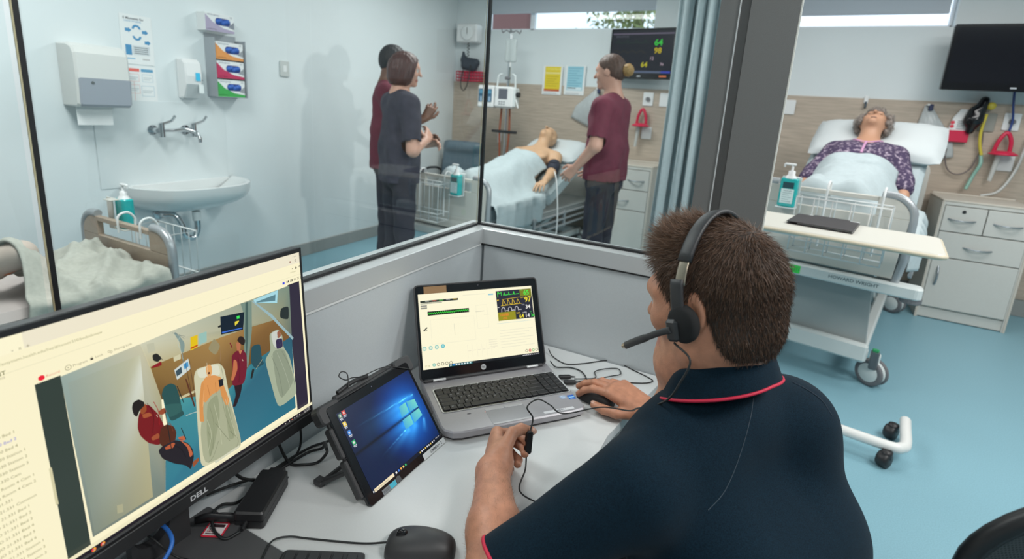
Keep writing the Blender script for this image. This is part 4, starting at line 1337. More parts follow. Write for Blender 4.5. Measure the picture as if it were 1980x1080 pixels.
for k in range(8):
    p.rect(0.110+k*0.0055, DY0+0.002, 0.1130+k*0.0055, DY0+0.0042, (205, 205, 210))
p.text('17:26', 0.1535, DY0+0.0028, 0.0022, (230, 230, 235))
p.build('screen', M_screen, t, LM @ Matrix.Translation((0, 0, 0.0004)))
q = Pic()
q.disc(-0.006, 0.0185, 0.0075, (150, 152, 155), 24).up().disc(-0.006, 0.0185, 0.0066, (190, 192, 194), 24).up().text('hp', -0.0112, 0.0165, 0.0062, (35, 36, 40), sx=1.1)
q.disc(0.0, 0.2375, 0.0016, (60, 62, 70), 10)
q.build('maker_badge', M_print, t, LM @ Matrix.Translation((0, 0, 0.0004)))
MB().box((-0.121, 0.2335, 0.0012), (0.062, 0.019, 0.001)).build('tape_patch', mat('tan_tape', (0.36, 0.20, 0.085), 0.6), t, LM)
for y0, w in ((0.030, 0.012), (-0.004, 0.012)):
    pass

# ---- cables to the right of the laptop
cable('headset_cable', 'thin black cable looping across the desk behind the right hand', [(-0.512, 1.352, 0.655), (-0.490, 1.335, 0.6435), (-0.439, 1.316, 0.642), (-0.395, 1.350, 0.642), (-0.330, 1.415, 0.642), (-0.262, 1.385+0.008, 0.642), (-0.215, 1.375, 0.642), (-0.197, 1.360, 0.642), (-0.220, 1.332, 0.642), (-0.287, 1.299, 0.642), (-0.330, 1.285, 0.642), (-0.372, 1.232, 0.647)], 0.0016)
cable('mouse_cable', 'thin black mouse lead tied in a loop beside the laptop', [(-0.386, 1.238, 0.648), (-0.368, 1.262, 0.6425), (-0.340, 1.285, 0.6435), (-0.352, 1.318, 0.6435), (-0.330, 1.352, 0.6435), (-0.300, 1.372, 0.6435), (-0.285, 1.345, 0.6435), (-0.305, 1.315, 0.645), (-0.345, 1.262, 0.645), (-0.352, 1.235, 0.648)], 0.0014)
cable('laptop_power_lead', 'black power lead plugged into the side of the laptop', [(-0.478, 1.285, 0.653), (-0.455, 1.276, 0.6455), (-0.42, 1.300, 0.6435), (-0.385, 1.296, 0.6435), (-0.358, 1.262, 0.6435), (-0.352, 1.235, 0.6435)], 0.0018)
for (x, y, a, lab) in ((-0.412, 1.232, 35, 'black usb plug in the laptop side, farther from the hand'), (-0.390, 1.213, 33, 'black usb plug in the laptop side, nearer the hand')):
    t = thing('usb_plug', lab, 'plug', (x, y, DZ+0.005), math.radians(a), 'usb plugs in the laptop')
    MB().prism(rrect(0.034, 0.013, 0.003, 2), 0, 0.008, 0.0015).build('shell', M_blk, t)
    MB().cyl((0.017, 0, 0.004), (0.030, 0, 0.003), 0.003, 0.0018, 8).build('strain_relief', M_blk, t)

# ---- desk mouse and keyboard at the front edge
def mouse(name, lab, loc, rz, L, Wd, Hh):
    t = thing(name, lab, 'mouse', loc, rz)
    def shell(u, v):
        a = PI*u
        x = -math.cos(a)*L/2
        w = Wd/2*(max(0.0, math.sin(a))**0.42)*(1-0.12*math.cos(a)*-1)
        h = Hh*(max(0.0, math.sin(a))**0.55)*(0.86+0.16*math.sin(PI*(0.15+0.7*u)))
        b = PI*v
        return (x, -math.cos(b)*w, 0.001+h*(max(0.0, math.sin(b))**0.7))
    MB().grid(shell, 28, 20).build('shell', M_dk, t)
    MB().prism([(-0.98*math.cos(2*PI*k/24)*L/2, 0.95*math.sin(2*PI*k/24)*Wd/2) for k in range(24)][::-1], 0.0, 0.003).build('sole', M_blkg, t)
    MB().lathe([(0.001, -0.004), (0.0085, -0.004), (0.010, -0.002), (0.010, 0.002), (0.0085, 0.004), (0.001, 0.004)], 16, M=Matrix.Translation((-L*0.27, 0, Hh*0.86)) @ Matrix.Rotation(PI/2, 4, 'X')).build('scroll_wheel', M_blkg, t)
    a = rrect(L*0.30, 0.009, 0.0044, 4, -L*0.10, 0)
    MB().tube([(x, y, Hh*(0.955+0.05*(x/L+0.4))) for x, y in a], 0.0006, 5, True).build('button_slot', M_blkg, t)
    return t
mouse('computer_mouse', 'large black mouse lying free at the front of the desk', (-0.413, 0.580, DZ), math.radians(25), 0.115, 0.062, 0.034)
cable('mouse_lead', 'thin black lead of the front mouse curving over the desk', [(-0.464, 0.558, 0.650), (-0.50, 0.542, 0.643), (-0.551, 0.519, 0.642), (-0.59, 0.502, 0.642), (-0.614, 0.488, 0.645), (-0.625, 0.466, 0.650), (-0.612, 0.438, 0.6505), (-0.59, 0.41, 0.6505)], 0.0016)
t = thing('computer_keyboard', 'black desktop keyboard, only its back corner in view', 'keyboard', (-0.452, 0.335, DZ), math.radians(-62))
MB().prism(rrect(0.36, 0.13, 0.008, 3), 0.0, 0.014, 0.003).build('tray', M_dk, t)
for i in range(17):
    for j in range(6):
        if j == 5 and i in (1, 6, 11):
            continue
        key(t, 0.0165, 0.0150, -0.163+i*0.0204, -0.050+j*0.0185-(0.0 if j < 5 else -0.004), 0.0135, M_dk, 0.004)
q = Pic()
q.ring(-0.166, 0.052, 0.006, 0.0006, (70, 70, 74))
# ================================================================== the seated operator
M_skin = mat('skin_tan', (0.49, 0.225, 0.138), 0.48, noise=0.14, nscale=60, bump=0.10, bscale=500, sss=0.05)
M_shirt = mat('navy_polo_knit', (0.0034, 0.0145, 0.0265), 0.85, noise=0.45, nscale=700, bump=0.12, bscale=1400, sheen=0.04, spec=0.12)
M_red = mat('red_piping', (0.55, 0.012, 0.05), 0.6)
M_hairbase = mat('scalp_hair_brown', (0.030, 0.019, 0.014), 0.7)
M_trous = mat('dark_trousers', (0.02, 0.022, 0.028), 0.8)
A3 = np.array

def hand(prims, w, d, n, t, curls, thumb, sc=1.0, c=0, spread=0.0):
    """w wrist, d towards the knuckles, n out of the palm, t towards the thumb side"""
    w, d, n, t = A3(w, float), A3(d, float), A3(n, float), A3(t, float)
    d = d/np.linalg.norm(d)
    n = n-d*(n@d)
    n /= np.linalg.norm(n)
    cr = np.cross(d, n)
    t = cr if cr@t > 0 else -cr
    offs = (0.0285, 0.0095, -0.0100, -0.0280)
    reach = (0.086, 0.090, 0.086, 0.078)
    L = ((0.043, 0.026, 0.021), (0.047, 0.030, 0.022), (0.043, 0.028, 0.021), (0.034, 0.021, 0.018))
    R = ((0.0098, 0.0088, 0.0080), (0.0100, 0.0090, 0.0082), (0.0096, 0.0086, 0.0078), (0.0085, 0.0076, 0.0070))
    tips = []
    for i in range(4):
        m = w+(d*reach[i]+t*offs[i])*sc-n*0.003*sc
        b = w+(d*0.012+t*offs[i]*0.62)*sc
        prims.append(rc(b, m, 0.0165*sc, 0.0125*sc, 0.014, c))
        p = m
        th = 0.0
        for j in range(3):
            th += math.radians(curls[i][j])
            sp = spread*(1.5-i)*0.5
            v = (d*math.cos(th)+n*math.sin(th)+t*sp*math.cos(th))
            v /= np.linalg.norm(v)
            q = p+v*L[i][j]*sc
            r0 = R[i][j]*sc
            r1 = (R[i][j+1] if j < 2 else R[i][2]*0.92)*sc
            prims.append(rc(p, q, r0, r1, 0.004, c))
            p = q
        tips.append((p, v, n*math.cos(th)-d*math.sin(th)))
    cm = w+(d*0.018+t*0.024+n*0.008)*sc
    p = cm
    r = (0.0145, 0.0118, 0.0108, 0.0092)
    for j, (v, l) in enumerate(zip(thumb, (0.042, 0.032, 0.026))):
        v = d*v[0]+t*v[1]+n*v[2]
        v /= np.linalg.norm(v)
        q = p+v*l*sc
        prims.append(rc(p, q, r[j]*sc, r[j+1]*sc, 0.010 if j == 0 else 0.004, c))
        p = q
    tips.append((p, v, None))
    return tips

man = thing('person', 'seated person in a navy polo with red trim wearing a headset, seen from behind', 'person', (0.06, 0.76, 0.0))
ml = Matrix.Translation(-Vector(man.location))
# head frame
ha, hp = math.radians(157), math.radians(16)
HF = A3((math.cos(ha)*math.cos(hp), math.sin(ha)*math.cos(hp), -math.sin(hp)))
HU = A3((math.cos(ha)*math.sin(hp), math.sin(ha)*math.sin(hp), math.cos(hp)))
HL = np.cross(HU, HF)
HC = A3((-0.040, 0.815, 1.10))
HR = np.stack([HF, HL, HU], 1)
def hd(f, l, u):
    return HC+HF*f+HL*l+HU*u
# torso frame
ba = math.radians(150)
BF = A3((math.cos(ba), math.sin(ba), 0))
BR = A3((BF[1], -BF[0], 0))
BU = A3((0, 0, 1.0))
BRm = np.stack([BR, BF, BU], 1)
C7 = A3((0.02, 0.79, 0.985))
Lsh, Rsh = A3((-0.098, 0.650, 0.850)), A3((0.094, 0.908, 0.872))
Lel, Lwr = A3((-0.268, 0.560, 0.680)), A3((-0.372, 0.757, 0.694))
Rel, Rwr = A3((0.010, 1.075, 0.700)), A3((-0.168, 1.152, 0.668))

head = [el(hd(0.002, 0, 0.018), (0.093, 0.073, 0.091), HR, 0.02), el(hd(-0.014, 0, 0.020), (0.077, 0.075, 0.082), HR, 0.02),
        el(hd(0.030, 0, -0.045), (0.062, 0.060, 0.068), HR, 0.03),
        rc(hd(0.012, 0.052, -0.072), hd(0.075, 0.016, -0.105), 0.020, 0.022, 0.03), rc(hd(0.012, -0.052, -0.072), hd(0.075, -0.016, -0.105), 0.020, 0.022, 0.03),
        rc(hd(0.012, 0.054, -0.072), hd(0.0, 0.062, -0.02), 0.018, 0.016, 0.03), rc(hd(0.012, -0.054, -0.072), hd(0.0, -0.062, -0.02), 0.018, 0.016, 0.03),
        el(hd(0.082, 0, -0.102), (0.020, 0.024, 0.018), HR, 0.02),
        rc(hd(0.086, 0.030, 0.020), hd(0.092, -0.030, 0.020), 0.011, 0.011, 0.02), rc(hd(0.083, 0.040, 0.018), hd(0.070, 0.052, 0.014), 0.010, 0.008, 0.02),
        el(hd(0.068, 0.042, -0.030), (0.022, 0.022, 0.020), HR, 0.03), el(hd(0.068, -0.042, -0.030), (0.022, 0.022, 0.020), HR, 0.03),
        rc(hd(0.092, 0, 0.010), hd(0.120, 0, -0.030), 0.008, 0.011, 0.014), el(hd(0.106, 0.012, -0.036), (0.010, 0.008, 0.008), HR, 0.01), el(hd(0.106, -0.012, -0.036), (0.010, 0.008, 0.008), HR, 0.01),
        el(hd(0.092, 0, -0.066), (0.012, 0.024, 0.008), HR, 0.012, 2), el(hd(0.090, 0, -0.077), (0.012, 0.021, 0.008), HR, 0.010, 2),
        el(hd(0.083, 0.032, -0.002), (0.010, 0.012, 0.008), HR, 0.006, 1), el(hd(0.083, -0.032, -0.002), (0.010, 0.012, 0.008), HR, 0.006, 1),
        # ears
        el(hd(-0.010, 0.081, -0.008), (0.019, 0.009, 0.029), np.stack([HF*0.9+HL*-0.44, HL*0.9+HF*0.44, HU], 1), 0.008), el(hd(-0.012, -0.083, -0.008), (0.022, 0.010, 0.033), np.stack([HF*0.9+HL*0.44, HL*0.9-HF*0.44, HU], 1), 0.008),
        el(hd(-0.006, 0.094, -0.010), (0.011, 0.009, 0.018), HR, 0.006, 0, True),
        # neck
        rc(hd(-0.028, 0.004, -0.05), C7+BF*0.062-BU*0.01, 0.055, 0.064, 0.03), rc(hd(0.02, 0, -0.085), C7+BF*0.10-BU*0.02, 0.045, 0.055, 0.03),
        rc(hd(-0.03, 0.045, -0.06), C7+BF*0.09+BR*-0.03-BU*0.02, 0.020, 0.020, 0.03),
        ]
torso_in = [rc(C7+BF*0.06-BU*0.075, Lsh+BR*0.03, 0.045, 0.040, 0.03), rc(C7+BF*0.06-BU*0.075, Rsh-BR*0.03, 0.045, 0.040, 0.03),
            rc(C7+BF*0.085-BU*0.14, (0.05, 0.78, 0.66), 0.075, 0.085, 0.05), rc((0.05, 0.78, 0.66), (0.06, 0.76, 0.54), 0.085, 0.10, 0.05)]
larm = [rc(Lsh, Lel, 0.042, 0.042, 0.02), rc(Lel, Lel*0.62+Lwr*0.38+A3((0, 0, 0.004)), 0.041, 0.043, 0.02), rc(Lel*0.62+Lwr*0.38+A3((0, 0, 0.004)), Lwr-A3((0, 0.012, 0)), 0.043, 0.029, 0.02), rc(Lwr-A3((0, 0.012, 0)), Lwr+A3((0.003, 0.012, 0.008)), 0.0275, 0.026, 0.02)]
rarm = [rc(Rsh, Rel, 0.042, 0.042, 0.02), rc(Rel, Rel*0.65+Rwr*0.35, 0.042, 0.042, 0.02), rc(Rel*0.65+Rwr*0.35, Rwr, 0.042, 0.027, 0.02)]
lh = []
ltips = hand(lh, Lwr+A3((0.002, -0.004, 0.006)), (-0.47, 0.82, -0.20), (0.84, 0.44, -0.22), (0.1, 0.0, 1.0), ((58, 70, 40), (64, 74, 44), (70, 76, 46), (72, 76, 46)), ((0.78, 0.62, 0.30), (0.80, 0.10, 0.62), (0.42, -0.12, 0.90)), 1.02)
rh = []
rtips = hand(rh, Rwr+A3((0, 0, 0.006)), (-0.95, 0.20, 0.20), (-0.1, 0.10, -1), (0, -1, 0), ((16, 26, 18), (14, 24, 16), (18, 28, 18), (24, 30, 20)), ((0.75, 0.62, 0.20), (0.96, 0.12, 0.28), (0.98, -0.05, 0.22)), 1.06, spread=0.14)
M_lip = mat('lips', (0.42, 0.17, 0.13), 0.45)
M_eye = mat('eye', (0.5, 0.48, 0.46), 0.2)
bodyp = head+torso_in+larm+rarm
lcut, rcut = Lwr, Rwr
ldir = (Lwr-Lel)/np.linalg.norm(Lwr-Lel)
rdir = (Rwr-Rel)/np.linalg.norm(Rwr-Rel)
V1 = nets(bodyp, 0.0042, clip=lambda X: ~((((X-(Lwr-ldir*0.02))@ldir > 0) & (np.linalg.norm(X-Lwr, axis=1) < 0.16)) | (((X-(Rwr-rdir*0.02))@rdir > 0) & (np.linalg.norm(X-Rwr, axis=1) < 0.16))))
V2 = nets(larm[2:]+lh, 0.0021, clip=lambda X: (X-(Lwr-ldir*0.0225))@ldir > 0)
V3 = nets(rarm[2:]+rh, 0.0021, clip=lambda X: (X-(Rwr-rdir*0.0225))@rdir > 0)
sdf_obj('body', [V1, V2, V3], [M_skin, M_eye, M_lip], man, 1, ml)
# nails
M_nail = mat('fingernail', (0.60, 0.36, 0.28), 0.3)
for tp, v, nn in ltips[:4]+rtips[:4]:
    back = -Vector(nn)
    MB().ball((0, 0, 0), (0.0062, 0.0050, 0.0018), 10).build('fingernail', M_nail, man, ml @ axes(Vector(tp)-Vector(v)*0.001+back*0.0068, v, back.cross(Vector(v))))
for tp, v, nn in (ltips[4], rtips[4]):
    bk = (Vector((0.55, -0.5, 0.6)) if tp is ltips[4][0] else Vector((0, -0.3, 1)))
    bk = (bk-Vector(v)*bk.dot(Vector(v))).normalized()
    MB().ball((0, 0, 0), (0.0078, 0.0062, 0.0020), 10).build('fingernail', M_nail, man, ml @ axes(Vector(tp)+Vector(v)*0.001+bk*0.0080, v, bk.cross(Vector(v))))

# ---- polo shirt
sh = [rc(C7+BF*0.030-BU*0.095, Lsh+BR*0.025-BU*0.026, 0.056, 0.053, 0.05), rc(C7+BF*0.045-BU*0.075, Rsh-BR*0.025+BU*0.004, 0.060, 0.058, 0.05),
      el(C7+BF*0.060-BU*0.205, (0.165, 0.108, 0.135), BRm, 0.06), el(C7+BF*0.045-BU*0.165-BR*0.075, (0.090, 0.072, 0.12), BRm, 0.06), el(C7+BF*0.045-BU*0.165+BR*0.075, (0.090, 0.072, 0.12), BRm, 0.06),
      rb((0.065, 0.770, 0.63), (0.172, 0.118, 0.20), 0.110, BRm, 0.06), el((0.045, 0.78, 0.60), (0.168, 0.140, 0.19), BRm, 0.05),
      rc(Lsh, Lel+(Lsh-Lel)*0.10, 0.063, 0.055, 0.04), rc(Rsh, Rel, 0.064, 0.064, 0.04), rc(Rsh, Rsh+A3((0.055, -0.03, -0.16)), 0.060, 0.068, 0.06), rc(Rsh+A3((0.055, -0.03, -0.16)), Rsh+A3((0.082, -0.05, -0.32)), 0.070, 0.078, 0.06)]
def folds(X):
    # soft drag lines from the left armpit and along the sleeve
    q = X-Lsh
    a = q@((Lel-Lsh)/np.linalg.norm(Lel-Lsh))
    f = 0.0016*np.sin(a*95+q[:, 2]*60+q[:, 0]*40)*np.exp(-((a-0.16)/0.10)**2)
    b = X-A3((0.06, 0.70, 0.74))
    f = f+0.0022*np.sin((b[:, 2]*0.8+b[:, 0]*0.5-b[:, 1]*0.3)*55)*np.exp(-(b*b).sum(1)/0.03)
    return f
sl = (Lel-Lsh)/np.linalg.norm(Lel-Lsh)
sldn = sl*0.92+A3((0.10, -0.35, -0.10))
sldn /= np.linalg.norm(sldn)
LE = Lsh+sl*0.225
sr = (Rel-Rsh)/np.linalg.norm(Rel-Rsh)
RE = Rsh+sr*0.21
def shclip(X):
    k = ~(((X-LE)@sldn > 0) & (np.linalg.norm(X-LE, axis=1) < 0.16))
    k &= ~(((X-RE)@sr > 0) & (np.linalg.norm(X-RE, axis=1) < 0.14))
    nb_ = C7+BF*0.055
    q = X-nb_
    k &= ~((np.abs(q@BR) < 0.066) & (np.abs(q@BF) < 0.060) & (q[:, 2] > -0.022))
    return k
so = sdf_obj('polo_shirt', [nets(sh, 0.0050, clip=shclip, disp=folds)], M_shirt, man, 2, ml)
# sleeve hem: find the ring where the sleeve was cut and pipe it red
def hem_ring(E, n, r, off):
    Mx = frame(E, n)
    pts = []
    for k in range(40):
        a = 2*PI*k/40
        dirv = A3(Mx.to_3x3() @ Vector((math.cos(a), math.sin(a), 0)))
        lo, hi = 0.0, 0.15
        for _ in range(22):
            mid = (lo+hi)/2
            if field(sh, (E+dirv*mid)[None, :])[0] < 0:
                lo = mid
            else:
                hi = mid
        pts.append(E+dirv*(lo+off))
    return pts
ring0 = hem_ring(LE, sldn, 0.07, 0.0)
hb = MB().tube([p+sldn*0.002 for p in ring0], 0.0032, 8, True)
hb.build('sleeve_piping', M_red, man, ml)
MB().tube([p+sr*0.002 for p in hem_ring(RE, sr, 0.07, 0.0)], 0.003, 8, True).build('sleeve_piping', M_red, man, ml)
# seam line of the sleeve band, shoulder seams and back seam
mat('seam_thread', (0.012, 0.025, 0.045), 0.8)
def on_shirt(P, dirv):
    """push P out along dirv until it leaves the shirt"""
    P, dirv = A3(P, float), A3(dirv, float)
    dirv /= np.linalg.norm(dirv)
    lo, hi = 0.0, 0.4
    for _ in range(24):
        m_ = (lo+hi)/2
        X = (P+dirv*m_)[None, :]
        if (field(sh, X)-folds(X))[0] < 0:
            lo = m_
        else:
            hi = m_
    return P+dirv*lo
def surf_line(pts):
    """carry points from inside the torso out to the back of the shirt"""
    out = []
    for P0 in pts:
        dv_ = A3((0.0, 0.0, 1.36))-A3(P0)
        out.append(on_shirt(P0, dv_)+dv_/np.linalg.norm(dv_)*0.0006)
    return spline(out, 5)
seam = surf_line([(0.036, 0.866, 0.924), (0.037, 0.86, 0.898), (0.035, 0.85, 0.864), (0.031, 0.84, 0.83), (0.025, 0.828, 0.797), (0.016, 0.816, 0.767), (-0.001, 0.801, 0.74)])
M_thread = mat('pale_thread', (0.05, 0.075, 0.10), 0.8)
MB().tube(seam, 0.00055, 5).build('back_seam', M_thread, man, ml)
MB().tube(surf_line([(0.089, 0.900, 0.953), (0.113, 0.909, 0.942), (0.137, 0.917, 0.926), (0.155, 0.919, 0.904)]), 0.0011, 5).build('shoulder_seam', MATS['seam_thread'], man, ml)
# collar: stand, fold and leaf with red edge
NC = C7+BF*0.056+BU*0.030
tilt = BU*0.95+BF*0.30
tilt /= np.linalg.norm(tilt)
def collar(u, v):
    a = math.radians(-150+300*u)              # 0 = nape
    back = -BF*math.cos(a)+BR*math.sin(a)
    pull = 1.0-0.36*max(0.0, -math.cos(a))
    openf = max(0, abs(a)/math.radians(150)-0.6)
    prof = ((0.064, -0.030), (0.066, 0.000), (0.068, 0.022), (0.0715, 0.027), (0.076, 0.022), (0.084, 0.000), (0.091, -0.019))
    x = v*(len(prof)-1)
    i = min(int(x), len(prof)-2)
    r = prof[i][0]+(prof[i+1][0]-prof[i][0])*(x-i)
    h = prof[i][1]+(prof[i+1][1]-prof[i][1])*(x-i)
    h -= 0.030*openf
    return tuple(NC+back*(r*pull*(1.0+0.10*abs(math.sin(a))))+A3((0, 0, 1))*h+BF*(0.30*(h))*math.cos(a)*0.4-BU*0.088*(1-math.cos(a))*0.5)
cg = MB().grid(collar, 48, 19)
cg.build('collar', M_shirt, man, ml)
MB().tube([A3(collar(i/47, 1.0)) for i in range(48)], 0.0024, 6).build('collar_piping', M_red, man, ml)
# trousers, shoes
tr = [rc((0.06, 0.76, 0.56), (0.05, 0.77, 0.48), 0.15, 0.15, 0.04), rc((0.02, 0.68, 0.50), (-0.36, 0.76, 0.50), 0.085, 0.065, 0.04), rc((0.10, 0.84, 0.50), (-0.28, 0.98, 0.50), 0.085, 0.065, 0.04),
      rc((-0.36, 0.76, 0.50), (-0.33, 0.77, 0.12), 0.062, 0.050, 0.03), rc((-0.28, 0.98, 0.50), (-0.26, 0.98, 0.12), 0.062, 0.050, 0.03)]
sdf_obj('trousers', [nets(tr, 0.012)], M_trous, man, 1, ml)
for x, y in ((-0.33, 0.77), (-0.26, 0.98)):
    sdf_obj('shoe', [nets([rc((x+0.02, y, 0.045), (x-0.16, y+0.04, 0.038), 0.045, 0.036, 0.02), rc((x, y, 0.06), (x, y, 0.13), 0.042, 0.045, 0.02)], 0.009)], M_blk, man, 1, ml)

# ---- hair: cap plus strands
def hloc(X):
    q = X-HC
    return q@HF, q@HL, q@HU
def hairline(f, l):
    """lowest u that still carries hair"""
    f = np.asarray(f)
    return np.interp(f, [-0.12, -0.07, -0.050, -0.040, -0.032, -0.024, -0.016, 0.008, 0.022, 0.040, 0.056, 0.070, 0.085, 0.12], [-0.080, -0.086, -0.084, -0.072, -0.050, -0.010, 0.016, 0.012, -0.022, 0.012, 0.040, 0.066, 0.085, 0.14])
capp = [p for i, p in enumerate(head) if i not in (12, 13, 14, 15, 16, 17, 18, 19, 20, 21)]
def capclip(X):
    f, l, u = hloc(X)
    return u > hairline(f, l)
CV, CF, CC = nets(capp, 0.0045, clip=capclip, disp=lambda X: 0.0035+np.clip((hloc(X)[2]-hairline(hloc(X)[0], 0))*0.1, 0, 0.003))
CC = np.zeros_like(CC)
hair = sdf_obj('hair', [(CV, CF, CC)], M_hairbase, man, 1, ml)

def strands(name, roots, dirs, lens, rad, cols, parent, M, seg=3, curl=0.15, grav=(0, 0, -1), gk=0.3, rng=None):
    rng = rng or np.random.RandomState(5)
    n = len(roots)
    P = [roots]
    d = dirs.copy()
    for s_ in range(seg):
        d = d+np.array(grav)*gk/seg+rng.normal(0, curl, (n, 3))
        d /= np.linalg.norm(d, axis=1)[:, None]
        P.append(P[-1]+d*(lens/seg)[:, None])
    ref = np.cross(dirs, rng.normal(0, 1, (n, 3)))
    ref /= np.linalg.norm(ref, axis=1)[:, None]+1e-9
    ref2 = np.cross(dirs, ref)
    V = []
    for s_ in range(seg):
        r = (rad*(1-0.75*s_/seg))[:, None]
        for k in range(3):
            a = 2*PI*k/3
            V.append(P[s_]+(ref*math.cos(a)+ref2*math.sin(a))*r)
    V.append(P[seg])
    V = np.stack(V, 1)
    per = V.shape[1]
    F = []
    for s_ in range(seg-1):
        for k in range(3):
            l = (k+1) % 3
            F.append((s_*3+k, s_*3+l, s_*3+3+l, s_*3+3+k))
    T = [((seg-1)*3+k, (seg-1)*3+(k+1) % 3, per-1) for k in range(3)]
    base = (np.arange(n)*per)[:, None]
    q = (base[:, :, None]+np.array(F)[None]).reshape(-1, 4)
    t_ = (base[:, :, None]+np.array(T)[None]).reshape(-1, 3)
    me = bpy.data.meshes.new(name)
    me.vertices.add(n*per)
    me.vertices.foreach_set('co', V.astype(np.float32).ravel())
    lp = np.concatenate([q.ravel(), t_.ravel()]).astype(np.int32)
    me.loops.add(len(lp))
    me.loops.foreach_set('vertex_index', lp)
    me.polygons.add(len(q)+len(t_))
    me.polygons.foreach_set('loop_start', np.concatenate([np.arange(len(q))*4, len(q)*4+np.arange(len(t_))*3]).astype(np.int32))
    me.polygons.foreach_set('use_smooth', np.ones(len(q)+len(t_), bool))
    at = me.color_attributes.new('Col', 'FLOAT_COLOR', 'POINT')
    cc = np.ones((n, per, 4), np.float32)
    cc[:, :, :3] = cols[:, None, :]
    at.data.foreach_set('color', cc.ravel())
    me.materials.append(M_strand)
    me.update(calc_edges=True)
    o = bpy.data.objects.new(name, me)
    o.matrix_world = M
    o['kind'] = 'stuff'
    return link(o, parent)
M_strand = attr_mat('hair_strand', 0.0, 0.42)
def sample(V, F, n, rng):
    tri = np.concatenate([F[:, [0, 1, 2]], F[:, [0, 2, 3]]])
    A, B, C_ = V[tri[:, 0]], V[tri[:, 1]], V[tri[:, 2]]
    nr = np.cross(B-A, C_-A)
    ar = np.linalg.norm(nr, axis=1)
    i = rng.choice(len(tri), n, p=ar/ar.sum())
    r1, r2_ = np.sqrt(rng.rand(n)), rng.rand(n)
    X = A[i]*(1-r1)[:, None]+B[i]*(r1*(1-r2_))[:, None]+C_[i]*(r1*r2_)[:, None]
    return X, nr[i]/(ar[i][:, None]+1e-12)
rng = np.random.RandomState(11)
X, Nn = sample(CV, CF, 15000, rng)
f, l, u = hloc(X)
cx = hd(-0.060, 0.000, 0.085)                   # crown whorl
away = X-cx
away = away-Nn*(away*Nn).sum(1)[:, None]
away /= np.linalg.norm(away, axis=1)[:, None]+1e-9
swirl = np.cross(Nn, away)
dirs = away*0.95+swirl*0.25+Nn*0.16
top = np.clip((u-0.05)/0.04, 0, 1)*np.clip((f+0.02)/0.06, 0, 1)
dirs = dirs*(1-top[:, None])+(HF*0.55+HU*0.75+HL*0.05+Nn*0.5)*top[:, None]
clump = np.sin(f*170+l*90)*np.sin(l*150-u*60)
dirs = dirs+HL*(clump*0.35*top)[:, None]+HF*(np.sin(l*210+f*50)*0.3*top)[:, None]+rng.normal(0, 0.12, dirs.shape)
dirs /= np.linalg.norm(dirs, axis=1)[:, None]
lens = 0.008+0.004*rng.rand(len(X))+0.012*np.clip((u+0.02)/0.06, 0, 1)+0.020*top*(0.4+rng.rand(len(X)))
tone = np.clip(0.35+0.45*top+0.25*(u > 0.02)*rng.rand(len(X))+rng.normal(0, 0.16, len(X)), 0, 1.2)[:, None]
cols = A3((0.028, 0.014, 0.009))*(1-tone)+A3((0.205, 0.112, 0.068))*tone
strands('hair_strands', X, dirs, lens, np.full(len(X), 0.00050), cols, hair, Matrix.Identity(4), 3, 0.16, -HU, 0.30, rng)
# fine hair on the forearms
FX, FN = sample(V1[0], V1[1], 60000, rng)
ma = ((FX-Lel)@ldir > 0.01) & (np.linalg.norm(np.cross(FX-Lel, ldir), axis=1) < 0.07) & ((FX-Lel)@ldir < 0.24)
FX, FN = FX[ma][:1500], FN[ma][:1500]
fd = ldir[None, :]*0.8+FN*0.45+rng.normal(0, 0.25, FX.shape)
fd /= np.linalg.norm(fd, axis=1)[:, None]
strands('forearm_hair', FX, fd, 0.005+0.004*rng.rand(len(FX)), np.full(len(FX), 0.00011), np.tile(A3((0.27, 0.15, 0.085)), (len(FX), 1)), man, ml, 2, 0.2, (0, 0, -1), 0.2, rng)
# eyebrows
for s_ in (1, -1):
    MB().tube([tuple(hd(0.094, 0.012*s_, 0.024)), tuple(hd(0.093, 0.030*s_, 0.030)), tuple(hd(0.080, 0.050*s_, 0.024))], [0.003, 0.004, 0.002], 6).build('eyebrow', M_hairbase, man, ml)

# ---- headset
t = thing('headset', 'black over-ear headset with a microphone boom, worn on the head', 'headset', tuple(HC))
hm = Matrix.Translation(-Vector(HC))
def arc(r_l, r_u, a0, a1, f0=0.004, n=20):
    return [hd(f0-0.020*max(0, math.sin(math.radians(a0+(a1-a0)*k/n))), r_l*math.cos(math.radians(a0+(a1-a0)*k/n)), 0.010+r_u*math.sin(math.radians(a0+(a1-a0)*k/n))) for k in range(n+1)]
def band(pts, w, th, m, name, par):
    mb = MB()
    P = [Vector(p) for p in pts]
    v = []
    for i, p in enumerate(P):
        tn = (P[min(i+1, len(P)-1)]-P[max(i-1, 0)]).normalized()
        wv = Vector(HF)
        wv = (wv-tn*wv.dot(tn)).normalized()
        nv = tn.cross(wv)
        for a, b in ((-1, -0.6), (-0.7, -1), (0.7, -1), (1, -0.6), (1, 0.6), (0.7, 1), (-0.7, 1), (-1, 0.6)):
            v.append(p+wv*a*w/2+nv*b*th/2)
    f_ = []
    for i in range(len(P)-1):
        for k in range(8):
            f_.append((i*8+k, i*8+(k+1) % 8, (i+1)*8+(k+1) % 8, (i+1)*8+k))
    f_ += [tuple(range(8))[::-1], tuple(range(len(v)-8, len(v)))]
    mb.add(v, f_, 0, None, True)
    return mb.build(name, m, par, hm)
band(arc(0.100, 0.118, 28, 152), 0.021, 0.007, M_dk, 'headband', t)
M_steel = mat('brushed_steel', (0.50, 0.42, 0.33), 0.3, 0.9)
